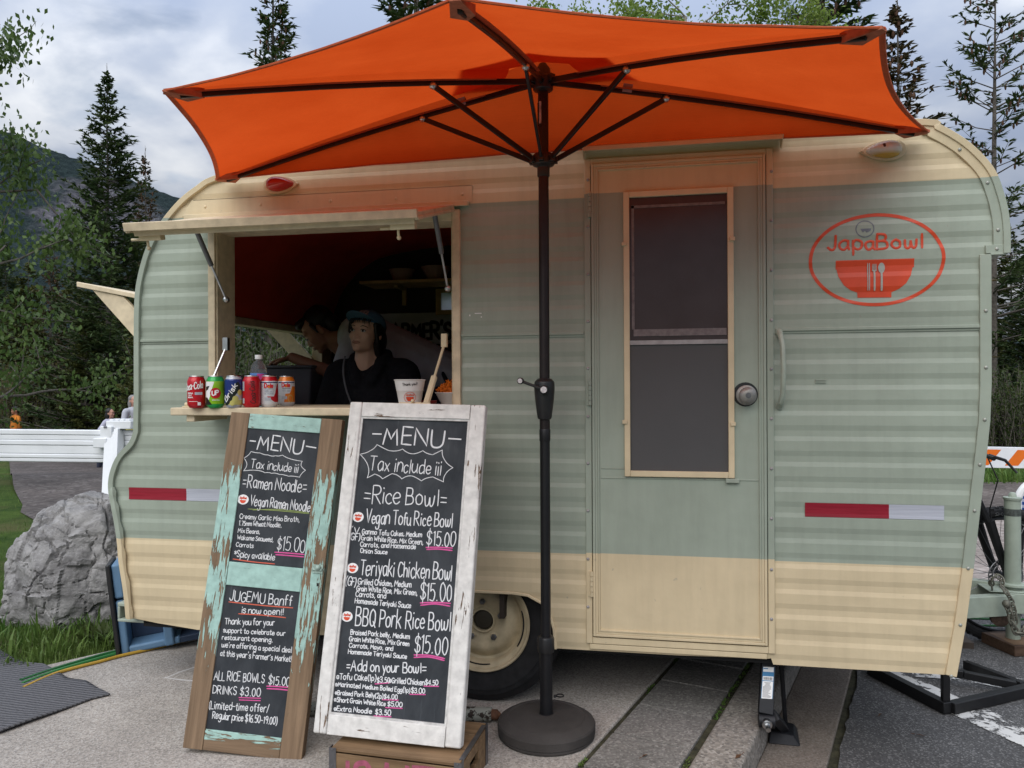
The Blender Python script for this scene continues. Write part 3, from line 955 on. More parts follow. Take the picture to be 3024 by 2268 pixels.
# edge trim: rail that follows the outline, with screws
mb, SCW = MB(), []
def rail(P, w, off=0.0, y0=-.011, y1=.006, screws=0.0, flip=1):
    P = [Vector(p) for p in P]
    vs = []
    acc = 0
    for i, p in enumerate(P):
        t = (P[min(i + 1, len(P) - 1)] - P[max(i - 1, 0)]).normalized()
        n = Vector((t.y, -t.x)) * flip
        a, b = p + n * off, p + n * (off + w)
        vs += [(a.x, y1, a.y), (a.x, y0, a.y), (b.x, y0 + .003, b.y), (b.x, y1, b.y)]
        if i and screws:
            acc += (p - P[i - 1]).length
            if acc > screws:
                acc = 0
                c = p + n * (off + w * .5)
                SCW.append((c.x, y0 + .001, c.y))
    fs = []
    for i in range(len(P) - 1):
        for k in range(3):
            a = 4 * i + k
            fs.append((a, a + 1, a + 5, a + 4))
    fs += [(0, 3, 2, 1), (4 * len(P) - 4, 4 * len(P) - 3, 4 * len(P) - 2, 4 * len(P) - 1)]
    mb.add(vs, fs)
cut = len(smooth_poly(rear, 3))
curve = smooth_poly(rear2 + roofl + front, 4)
rail(smooth_poly(rear, 3) + curve, .022, -.008, -.017, .004)
rail([p for p in curve if p[0] > .9], .030, .013, -.009, .003, screws=.16)
fr = [Vector(front2[0]) + (Vector(front2[-1]) - Vector(front2[0])) * 0] 
F2 = []
for a, b in zip(front2, front2[1:]):
    a, b = Vector(a), Vector(b)
    n = max(1, int((b - a).length / .045))
    F2 += [tuple(a.lerp(b, k / n)) for k in range(n)]
F2.append(front2[-1])
rail(F2, .036, -.003, -.010, .004, screws=.155)
rail([front[-1], front2[0]], .030, -.004, -.011, .004, screws=0)
mb.bx((1.13, -.010, 1.727), (1.198, .004, 1.757))
SCW.append((1.165, -.010, 1.742))
et = mb.build('edge_trim', PAINT, TR, smooth=30, bevel=.002)
TSP = mat('trim_screw_paint', (.34, .35, .31), .35, .3, .5)
for c in SCW:
    MB().ball(c, (.0065, .004, .0065), 8, 6).build('trim_screw', TSP, et)
# roof gutter bead on the front curve
mb = MB()
mb.tube([(x * 1.0 + .0, .02, z + .004) for x, z in curve if x > .6], .008, 6)
mb.build('roof_bead', CREAMM, TR)
# belt seam
mb = MB()
for xa, xb in ((-2.185, -1.86), (-.775, dx0 - .005), (.428, 1.112)):
    MB().bx((xa, -.006, 1.468), (xb, .003, 1.480)).build('belt_moulding', PAINT, TR, bevel=.002)
# wheel arch lip
mb = MB()
mb.tube([(x, -.002, z) for x, z in arch], .006, 6)
mb.build('arch_lip', CREAMM, TR)
# bent lower rear corner, rear bumper tube
mb = MB()
mb.tube([(x + .012, -.012, z) for x, z in smooth_poly(rear, 3)[:18]], [.012 + .004 * math.sin(k * 2.1) for k in range(18)], 6)
mb.build('corner_bead', PAINT, TR)
mb = MB()
bx_ = W(345, 1795, .05).x
c0, c1 = W(346, 1776, .03), W(384, 1830, .03)
for a, b in (((c0.x, .03, .315), (-2.1, .15, .332)), ((c0.x, .03, .248), (-2.1, .15, .262))):
    mb.bx(a, b)
mb.bx((c0.x, .03, .262), (c0.x + .012, .15, .315))
mb.bx((c0.x + .012, .14, .262), (-2.1, .15, .315))
mb.build('bumper', GREENM, TR, bevel=.004)
# chassis beams under the body
mb = MB()
mb.bx((-2.15, .42, .17), (1.0, .47, .235)); mb.bx((-2.15, TW - .47, .17), (1.0, TW - .42, .235))
for x in (-1.9, -1.3, -.2, .5):
    mb.bx((x, .47, .18), (x + .05, TW - .47, .22))
mb.build('chassis', BLACKM, TR)
mb = MB()
mb.bx((-2.2, .03, .236), (-1.20, TW - .03, .300)); mb.bx((-1.198, .30, .236), (-.372, TW - .03, .300)); mb.bx((-.370, .03, .236), (1.0, TW - .03, .300))
mb.bx((-2.1, TW - .06, .03), (.95, TW - .04, .24))  # unseen far-side skirt, added to block light and darken the ground beneath
mb.build('floor_pan_and_light_blocker', mat('dark_underside', (.012, .012, .012), .9), TR)

# --- plain plate and drip rail above the hatch
pz = wz(1394, 546)
mb = MB()
scan(mb, [[(-1.985, 2.000), (pz[0], 2.000), (pz[0], pz[1]), (-1.935, pz[1])]], lambda z: -.003, zs=[])
mb.bx((-1.93, -.003, pz[1] - .003), (pz[0], .006, pz[1] - .001))
pl = mb.build('hatch_header_plate', PAINT, TR, smooth=0)
mb = MB()
for px, py in ((607, 611), (770, 605), (977, 594), (1170, 587), (1366, 574)):
    x, z = wz(px, py)
    mb.ball((x, -.004, z), (.006, .003, .006), 8, 6)
mb.build('screws', CREAMM, pl)
mb = MB()
mb.bx((-1.957, -.028, 1.985), (-.727, .0, 2.000)); mb.bx((-1.957, -.032, 1.980), (-.727, -.028, 2.0))
mb.build('drip_rail', CREAMM, TR, bevel=.002)
mb = MB()
mb.bx((-1.86, -.012, 1.974), (-.80, .004, 1.981))
mb.build('hinge_gap_seal', RUBBER, TR)

# --- hatch opening frame
mb = MB()
fw = .030
mb.bx((wx0 - .032, -.014, wz0 - .01), (wx0, .012, wz1)); mb.bx((wx0 - .006, -.004, wz0), (wx0 + .006, .135, wz1))
mb.bx((wx1, -.014, wz0 - .01), (wx1 + .032, .012, wz1)); mb.bx((wx1 - .006, -.004, wz0), (wx1 + .004, .10, wz1))
mb.bx((wx0, -.012, wz1 - .045), (wx1, .12, wz1 + .002))
fo = mb.build('hatch_frame', CREAMW, TR, bevel=.003)

# --- flap held up by gas struts
fl0, fl1 = Vector((0, -.018, 1.980)), Vector((0, -.505, 1.845))
fd = (fl1 - fl0).normalized(); fn = Vector((0, -fd.z, fd.y)); fn = fn if fn.z > 0 else -fn
FM = frame(fl0, Vector((1, 0, 0)), fd, Vector((1, 0, 0)).cross(fd))
Lf = (fl1 - fl0).length
sg = 1 if Vector((1, 0, 0)).cross(fd).z > 0 else -1
mb = MB()
mb.box((-1.33, Lf / 2, sg * .0), (1.095, Lf, .018), FM)
fl = mb.build('serving_flap', CREAMW, TR, bevel=.003)
mb = MB()
mb.box((-1.33, Lf - .005, sg * .004), (1.098, .014, .030), FM); mb.box((-1.33, Lf - .05, -sg * .020), (1.06, .05, .022), FM)
for x in (-1.873, -.787):
    mb.box((x, Lf / 2, -sg * .012), (.016, Lf - .02, .012), FM)
mb.build('flap_edge_strip', CREAMW, fl, bevel=.002)
def bolt(x, v_, nm='slide_bolt'):
    b = MB()
    b.box((x, v_, -sg * .040), (.088, .030, .020), FM); b.tube([FM @ Vector((x - .085, v_, -sg * .045)), FM @ Vector((x + .03, v_, -sg * .045))], .0055, 8)
    b.tube([FM @ Vector((x - .02, v_, -sg * .045)), FM @ Vector((x - .02, v_ + .002, -sg * .075))], .005, 8)
    b.ball(FM @ Vector((x - .02, v_, -sg * .078)), .008)
    return b.build(nm, CREAMM, fl, bevel=.002)
bolt(-.85, Lf - .055); bolt(-1.81, Lf - .055)
def strut(p, q, nm, m1, m2, split=.52, r=.010):
    p, q = Vector(p), Vector(q)
    b = MB(); k = p.lerp(q, split)
    b.tube([p, k], r, 10); b.ball(p, .012)
    o = b.build(nm, m1, TR)
    b = MB(); b.tube([k, q], r * .45, 8); b.ball(q, .014)
    b.build('rod', m2, o)
strut((wx1 - .028, -.16, 1.925), (wx1 - .020, -.005, 1.66), 'gas_strut', DARKST, STEEL)
strut((wx0 + .005, -.16, 1.915), (wx0 + .050, -.010, 1.64), 'gas_strut', DARKST, STEEL)
# --- counter shelf with its folding stays and latches
mb = MB()
CT = 1.195
mb.bx((-1.858, -.272, CT - .030), (-.742, .16, CT))
cnt = mb.build('serving_counter', CREAMW, TR, bevel=.004)
mb = MB()
mb.bx((-1.80, -.255, CT - .055), (-1.765, -.02, CT - .030)); mb.bx((-.84, -.255, CT - .055), (-.80, -.02, CT - .030))
mb.build('shelf_bracket', CREAMW, cnt, bevel=.003)
for x, y in ((-1.765, -.245), (-.90, -.22)):
    b = MB()
    b.bx((x - .05, y - .014, CT), (x + .045, y + .014, CT + .006)); b.tube([(x - .045, y, CT + .012), (x + .04, y, CT + .012)], .008, 8)
    b.tube([(x + .03, y, CT + .012), (x + .075, y, CT + .012)], .0065, 8); b.ball((x + .01, y - .01, CT + .024), .007)
    b.build('slide_bolt', CREAMM, cnt, bevel=.001)
for x, xt in ((-1.800, -1.770), (-.862, -.826)):
    b = MB()
    yb, yt = -.14, -.02
    b.tube([(x - .006, yb, CT + .002), (x + (xt - x) * .42, yb + (yt - yb) * .4, CT + .115)], .013, 8)
    o = b.build('shelf_stay', CREAMM, TR)
    b = MB(); b.tube([(x + (xt - x) * .4, yb + (yt - yb) * .4, CT + .11), (xt, yt, CT + .245)], .0055, 8); b.bx((xt - .011, yt - .01, CT + .232), (xt + .011, yt + .01, CT + .285))
    b.build('rod', STEEL if x < -1 else CREAMM, o)

# --- rear hatch flap with its wooden brackets
mb = MB()
hx, hz, tx, tz = -2.185, 1.668, -2.668, 1.770
mb.add([(hx, HY0 - .04, hz), (tx, HY0 - .04, tz), (tx, HY1 + .04, tz), (hx, HY1 + .04, hz), (hx, HY0 - .04, hz - .020), (tx, HY0 - .04, tz - .024), (tx, HY1 + .04, tz - .024), (hx, HY1 + .04, hz - .020)],
       [(0, 1, 2, 3), (7, 6, 5, 4), (0, 4, 5, 1), (1, 5, 6, 2), (2, 6, 7, 3), (3, 7, 4, 0)])
rf = mb.build('rear_flap', CREAMW, TR, bevel=.003)
for y in (HY0 - .03, HY1 - .05):
    b = MB()
    P = [(-2.595, 1.733), (-2.43, 1.694), (-2.19, 1.455), (-2.19, 1.318)]
    b.add([(x, y, z) for x, z in P] + [(x, y + .022, z) for x, z in P], [(0, 1, 2, 3), (7, 6, 5, 4), (0, 4, 5, 1), (1, 5, 6, 2), (2, 6, 7, 3), (3, 7, 4, 0)])
    b.build('flap_bracket', CREAMW, rf, bevel=.002)
mb = MB()
for (a, b) in (((-2.21, HY0 - .03, HZ0 - .03), (-2.14, HY0 + .02, HZ1 + .03)), ((-2.21, HY1 - .01, HZ0 - .03), (-2.14, HY1 + .14, HZ1 + .03)),
               ((-2.21, HY0 - .03, HZ1 - .002), (-2.13, HY1 + .14, HZ1 + .035)), ((-2.21, HY0 - .03, HZ0 - .035), (-2.14, HY1 + .14, HZ0))):
    mb.bx(a, b)
mb.build('rear_hatch_frame', CREAMW, TR, bevel=.003)

# --- inside: worktop, far shelf, far little window, banner
mb = MB()
mb.bx((-2.14, .30, .352), (-1.70, 1.86, .93)); mb.bx((-2.15, .28, .93), (-1.68, 1.88, .96))
mb.build('rear_worktop', TANW, TR, bevel=.004)
mb = MB()
mb.bx((-1.84, 1.62, 1.915), (-.64, 1.90, 1.933))
sh = mb.build('wall_shelf', TANW, TR, bevel=.002)
mb = MB(); mb.bx((-1.64, 1.86, 1.80), (-1.615, 1.89, 1.915)); mb.bx((-1.64, 1.70, 1.895), (-1.615, 1.88, 1.913))
mb.build('shelf_bracket', TANW, sh)
mb = MB()
for a, b in (((-1.42, 1.885, 1.735), (-1.385, 1.908, 1.905)), ((-1.385, 1.885, 1.735), (-.98, 1.908, 1.765)), ((-1.385, 1.885, 1.878), (-.98, 1.908, 1.905)), ((-1.01, 1.885, 1.765), (-.98, 1.908, 1.878))):
    mb.bx(a, b)
fwn = mb.build('far_window', TANW, TR, bevel=.002)
SKYP = NT('frosted_pane')
tl = SKYP.n('ShaderNodeBsdfTranslucent'); tl.inputs[0].default_value = (.75, .77, .80, 1)
ms = SKYP.n('ShaderNodeMixShader', {0: .8, 1: SKYP.p.outputs[0], 2: tl.outputs[0]})
SKYP.l(ms.outputs[0], SKYP.t.nodes['Material Output'].inputs[0])
mb = MB(); mb.bx((-1.385, 1.896, 1.765), (-1.01, 1.900, 1.878))
mb.build('pane', SKYP.fin((.62, .64, .66), .3), fwn)

# --- door
DT = thing  # (door belongs to the trailer: parts below)
mb = MB()
mb.bx((dx0 + .026, -.010, dz0 + .028), (dx1 - .026, .020, dz1 - .020))
door = mb.build('door', PAINT_DOOR, TR, bevel=.002)
mb = MB()
def dframe(x0, x1, z0, z1, w, y0, y1, b=None):
    b = b or mb
    b.bx((x0, y0, z0), (x0 + w, y1, z1)); b.bx((x1 - w, y0, z0), (x1, y1, z1))
    b.bx((x0 + w, y0, z1 - w), (x1 - w, y1, z1)); b.bx((x0 + w, y0, z0), (x1 - w, y1, z0 + w))
dframe(dx0, dx1, dz0, dz1, .024, -.009, .008)
mb.build('door_frame', PAINT_DOOR, TR, bevel=.002)
mb = MB()
dframe(dx0 + .027, dx1 - .027, dz0 + .030, dz1 - .022, .010, -.016, -.006)
dframe(dx0 + .037, dx1 - .037, dz0 + .040, dz1 - .032, .010, -.0135, -.006)
dframe(dx0 + .047, dx1 - .047, dz0 + .050, dz1 - .042, .007, -.0165, -.006)
mb.bx((dx0 + .06, -.0125, .918), (dx1 - .055, -.006, .924)); mb.bx((dx0 + .06, -.0135, .955), (-.112, -.006, .958))
mb.build('door_moulding', PAINT_DOOR, door, bevel=.0015)
# screen window in the door
ax0, az1 = wz(1841, 571); ax1 = wz(2164, 556)[0]; az0 = wz(1847, 1405)[1]
mb = MB()
dframe(ax0, ax1, az0, az1, .022, -.024, -.006)
wf = mb.build('window_frame', CREAMM, door, bevel=.002)
mb = MB()
for px, py in ((1844, 724), (2161, 709), (1846, 1245), (2163, 1251)):
    x, z = wz(px, py)
    mb.bx((x - .009, -.031, z - .007), (x + .009, -.02, z + .007))
mb.build('frame_clip', CREAMM, wf, bevel=.001)
SCR = NT('screen_mesh')
v = SCR.obj()
wv = SCR.math('ADD', SCR.n('ShaderNodeTexWave', {'Vector': v, 'Scale': 260.0}, bands_direction='X').outputs['Fac'], SCR.n('ShaderNodeTexWave', {'Vector': v, 'Scale': 260.0}, bands_direction='Z').outputs['Fac'])
SCR.bump(wv, .25, .0006)
SCREEN = SCR.fin(SCR.mix(SCR.noise(v, 7, 5), (.078, .077, .078), (.090, .088, .089)), .6, 0, .25)
GL = NT('dark_pane')
v = GL.obj()
GLASS = GL.fin(GL.mix(GL.ramp(GL.noise(v, 9, 6), [(.3, 0), (.75, 1)]), (.045, .030, .030), (.058, .043, .044)), .22, 0, .35)
bz = wz(1858, 1013)[1]
mb = MB(); mb.bx((ax0 + .022, -.012, az0 + .022), (ax1 - .022, -.006, bz))
mb.build('screen', SCREEN, wf)
mb = MB(); mb.bx((ax0 + .022, -.0125, bz), (ax1 - .022, -.006, az1 - .022))
mb.build('pane', GLASS, wf)
GREYB = mat('dull_aluminium', (.34, .32, .32), .5, .3, .4, var=.2, vs=30)
mb = MB(); mb.bx((ax0 + .022, -.019, bz - .008), (ax1 - .022, -.010, bz + .008))
mb.build('window_bar', GREYB, wf)
mb = MB()
mb.bx((ax0 + .036, -.0165, bz + .024), (ax1 - .026, -.0125, bz + .050)); mb.bx((ax0 + .030, -.015, bz + .05), (ax0 + .040, -.0125, az1 - .05)); mb.bx((ax0 + .030, -.015, az1 - .062), (ax1 - .03, -.0125, az1 - .052))
mb.build('inner_sash', mat('dusty_sash', (.17, .145, .145), .7, var=.3, vs=60), wf)
# knob, hinges, latch, grab handle
kx, kz = wz(2203, 1167)
KM = Matrix.Translation((kx, -.010, kz)) @ Matrix.Rotation(R_(90), 4, 'X')
KNOBM = mat('worn_nickel', (.28, .275, .255), .45, .6, .5, var=.2, vs=50)
mb = MB()
mb.lathe([(.037, 0), (.037, .006), (.030, .010), (.014, .012), (.014, .026), (.026, .034), (.031, .046), (.030, .056), (.022, .064), (.012, .066)], 28, KM)
kb = mb.build('door_knob', KNOBM, door)
mb = MB(); mb.lathe([(.010, .066), (.010, .068)], 18, KM); mb.bx((kx - .0015, -.081, kz - .006), (kx + .0015, -.078, kz + .006))
mb.build('keyhole', DARKST, kb)
mb = MB(); mb.lathe([(.045, -.004), (.045, .0005)], 24, Matrix.Translation((kx - .003, -.010, kz + .003)) @ Matrix.Rotation(R_(90), 4, 'X'))
mb.build('knob_rose', BLACKP, kb)
for (pa, pb) in (((1742, 569), (1742, 645)), ((1743, 1123), (1743, 1197)), ((1748, 1684), (1749, 1759))):
    (x, za), (_, zb) = wz(*pa), wz(*pb)
    b = MB(); n = 5
    for k in range(n):
        z0 = zb + (za - zb) * k / n
        b.tube([(x, -.017, z0 + .001), (x, -.017, z0 + (za - zb) / n - .001)], .0065, 8)
    b.bx((x - .014, -.0135, zb), (x + .002, -.009, za))
    b.build('hinge', PAINT_DOOR, TR)
mb = MB(); x, z = wz(2160, 1418)
mb.bx((x - .022, -.026, z - .008), (x + .026, -.010, z + .008))
mb.build('turn_catch', GREENM, door, bevel=.002)
mb = MB()
for px, py in ((1854, 1406), (1930, 1408), (2005, 1410), (2081, 1412)):
    x, z = wz(px, py); mb.ball((x, -.0135, z), .004, 8, 6)
for py in (533, 672, 811, 950, 1088, 1230, 1368, 1507, 1649, 1790):
    x, z = wz(1737, py); mb.ball((x, -.010, z), (.006, .004, .006), 8, 6)
for py in (508, 653, 799, 946, 1090, 1236, 1383, 1530, 1680, 1826):
    x, z = wz(2277, py); mb.ball((x, -.010, z), (.006, .004, .006), 8, 6)
mb.build('frame_screws', GREYB, door)
mb = MB()
gx, gz1 = wz(2301, 984); gz0 = wz(2302, 1197)[1]
mb.tube(smooth_poly([(0, 0), (0, 0)], 1) and [(gx, -.006, gz1), (gx, -.035, gz1 - .012), (gx + .004, -.052, gz1 - .045), (gx + .006, -.055, (gz0 + gz1) / 2), (gx + .004, -.052, gz0 + .045), (gx, -.035, gz0 + .012), (gx, -.006, gz0)], [.012, .010, .009, .009, .009, .010, .012], 10)
mb.ball((gx, -.006, gz1), (.013, .006, .016)); mb.ball((gx, -.006, gz0), (.013, .006, .016))
mb.build('grab_handle', GREENM, TR)
# rain hood over the door
ra, rb = wz(1731, 434), wz(2299, 400)
hz_ = ra[1]
mb = MB()
P = [(-.004, hz_ + .012), (-.022, hz_ + .010), (-.070, hz_ - .020), (-.073, hz_ - .036), (-.068, hz_ - .036), (-.066, hz_ - .024), (-.020, hz_ + .004), (-.004, hz_ + .004)]
x0, x1 = ra[0] - .006, rb[0] + .004
n = len(P)
mb.add([(x0, y, z) for y, z in P] + [(x1, y, z) for y, z in P], [tuple(range(n)), tuple(range(n, 2 * n))[::-1]] + [(i, n + i, n + (i + 1) % n, (i + 1) % n) for i in range(n)])
for x in (x0 - .003, x1):
    mb.add([(x, -.002, hz_ + .012), (x, -.075, hz_ - .022), (x, -.03, hz_ - .06), (x, -.002, hz_ - .04), (x + .003, -.002, hz_ + .012), (x + .003, -.075, hz_ - .022), (x + .003, -.03, hz_ - .06), (x + .003, -.002, hz_ - .04)],
           [(0, 1, 2, 3), (7, 6, 5, 4), (0, 4, 5, 1), (1, 5, 6, 2), (2, 6, 7, 3), (3, 7, 4, 0)])
hd = mb.build('rain_hood', CREAMM, TR, smooth=20)
mb = MB()
for t in (.07, .3, .54, .74, .96):
    mb.ball((x0 + (x1 - x0) * t, -.012, hz_ + .013), .006, 8, 6)
mb.build('hood_screws', CREAMM, hd)
# step sill under the door
mb = MB()
mb.bx((dx0 + .012, -.006, .262), (.392, .02, dz0 - .002))
mb.build('door_sill', PAINT, TR, bevel=.003)

# --- clearance lamps
def lamp(px, py, half, hh, lens, base, nm):
    c = W(px, py)
    s_ = (W(px + half, py) - c).length; h_ = (W(px, py - hh) - c).length
    pts = []
    for k in range(36):                                     # teardrop, fat end one side
        a = 2 * math.pi * k / 36
        r = 1.0
        x = math.cos(a); z = math.sin(a)
        pts.append((x * s_ * .80 + (.12 * s_ if lens != 'r' else -.08 * s_), z * h_ * (.80 + (.22 * x if lens != 'r' else -.22 * x))))
    MX = frame(c, Vector((1, 0, 0)), Vector((0, 0, 1)), Vector((0, -1, 0)))
    b = MB()
    plate = [(x * 1.22, z * 1.25) for x, z in pts]
    b.prism(plate, .0, .012, MX); b.prism([(-s_, 0), (-s_ * .6, -h_ * .55), (-s_ * .6, h_ * .55)], .001, .009, MX); b.prism([(s_, 0), (s_ * .6, h_ * .55), (s_ * .6, -h_ * .55)], .001, .009, MX)
    for sx in (-.9, .9):
        b.ball(MX @ Vector((sx * s_, 0, .010)), .005, 8, 6)
    o = b.build(nm, CREAMM, TR, bevel=.002)
    b = MB()
    vs, fs = [], []
    for j, (f, h) in enumerate(((1, .012), (.97, .024), (.85, .038), (.6, .048), (.25, .053))):
        vs += [MX @ Vector((x * f, z * f, h)) for x, z in pts]
    for j in range(4):
        for k in range(36):
            fs.append((j * 36 + k, j * 36 + (k + 1) % 36, (j + 1) * 36 + (k + 1) % 36, (j + 1) * 36 + k))
    fs.append(tuple(4 * 36 + k for k in range(36)))
    b.add(vs, fs)
    b.build('lens', base, o)
    return o, MX, s_, h_
RL = NT('red_lens'); RL.p.inputs['Coat Weight'].default_value = .6
REDL = RL.fin((.42, .006, .010), .16, 0, .6)
CL = NT('ribbed_clear_lens'); CL.p.inputs['Coat Weight'].default_value = .5
vv = CL.obj()
CL.bump(CL.n('ShaderNodeTexWave', {'Vector': vv, 'Scale': 70.0}, bands_direction='X').outputs['Fac'], .6, .002)
cz = CL.n('ShaderNodeSeparateXYZ', {0: vv}).outputs[2]
zl = W(2605, 452).z
CLEARL = CL.fin(CL.mix(CL.ramp(CL.math('MULTIPLY', CL.math('SUBTRACT', zl - .002, cz), 60.0), [(.0, 0), (.7, 1)]), (.72, .72, .68), (.62, .36, .04)), .2, 0, .6)
lamp(835, 546, 50, 26, 'r', REDL, 'clearance_lamp')[0]['label'] = 'red clearance lamp'
o, MX, s_, h_ = lamp(2600, 446, 66, 30, 'c', CLEARL, 'clearance_lamp')
o['label'] = 'clear amber clearance lamp with a brown burnt spot'
b = MB(); b.ball(MX @ Vector((.0, .004, .048)), (.010, .006, .010), 10, 8); b.build('lens_spot', mat('burnt_spot', (.06, .02, .01), .5), o)
b = MB(); b.ball(MX @ Vector((.022, -.002, .036)), (.013, .016, .013), 12, 8); b.build('bulb', STEEL, o)

# --- reflective tapes
def tape(xa, xb, z0, z1, m, lab):
    b = MB()
    scan(b, [[(xa, z0), (xb, z0), (xb, z1), (xa, z1)]], lambda z: corr(z) * .45 - .0022, zs=breaks)
    b.build('reflective_tape', m, TR, smooth=30)['label'] = lab
def tapem(name, c1, c2):
    q = NT(name); v = q.obj()
    return q.fin(q.mix(q.ramp(q.noise(q.map(v, (6, 6, 160)), 1, 3), [(.3, 0), (.7, 1)]), c1, c2), .35, 0, .5)
TPR, TPW = tapem('red_tape', (.22, .006, .018), (.30, .012, .03)), tapem('silver_tape', (.38, .40, .46), (.48, .50, .56))
za, zb = wz(381, 1439)[1], wz(381, 1474)[1]
xa, xb = wz(381, 1450)[0], wz(551, 1460)[0]
tape(xa, xb, zb, za, TPR, 'red reflective tape'); tape(xb, xb + .27, zb, za, TPW, 'silver reflective tape')
za, zb = wz(2377, 1484)[1], wz(2377, 1525)[1]
xa, xb, xc = wz(2377, 1500)[0], wz(2625, 1510)[0], wz(2788, 1515)[0]
tape(xa, xb, zb, za, TPR, 'red reflective tape'); tape(xb, xc, zb, za, TPW, 'silver reflective tape')

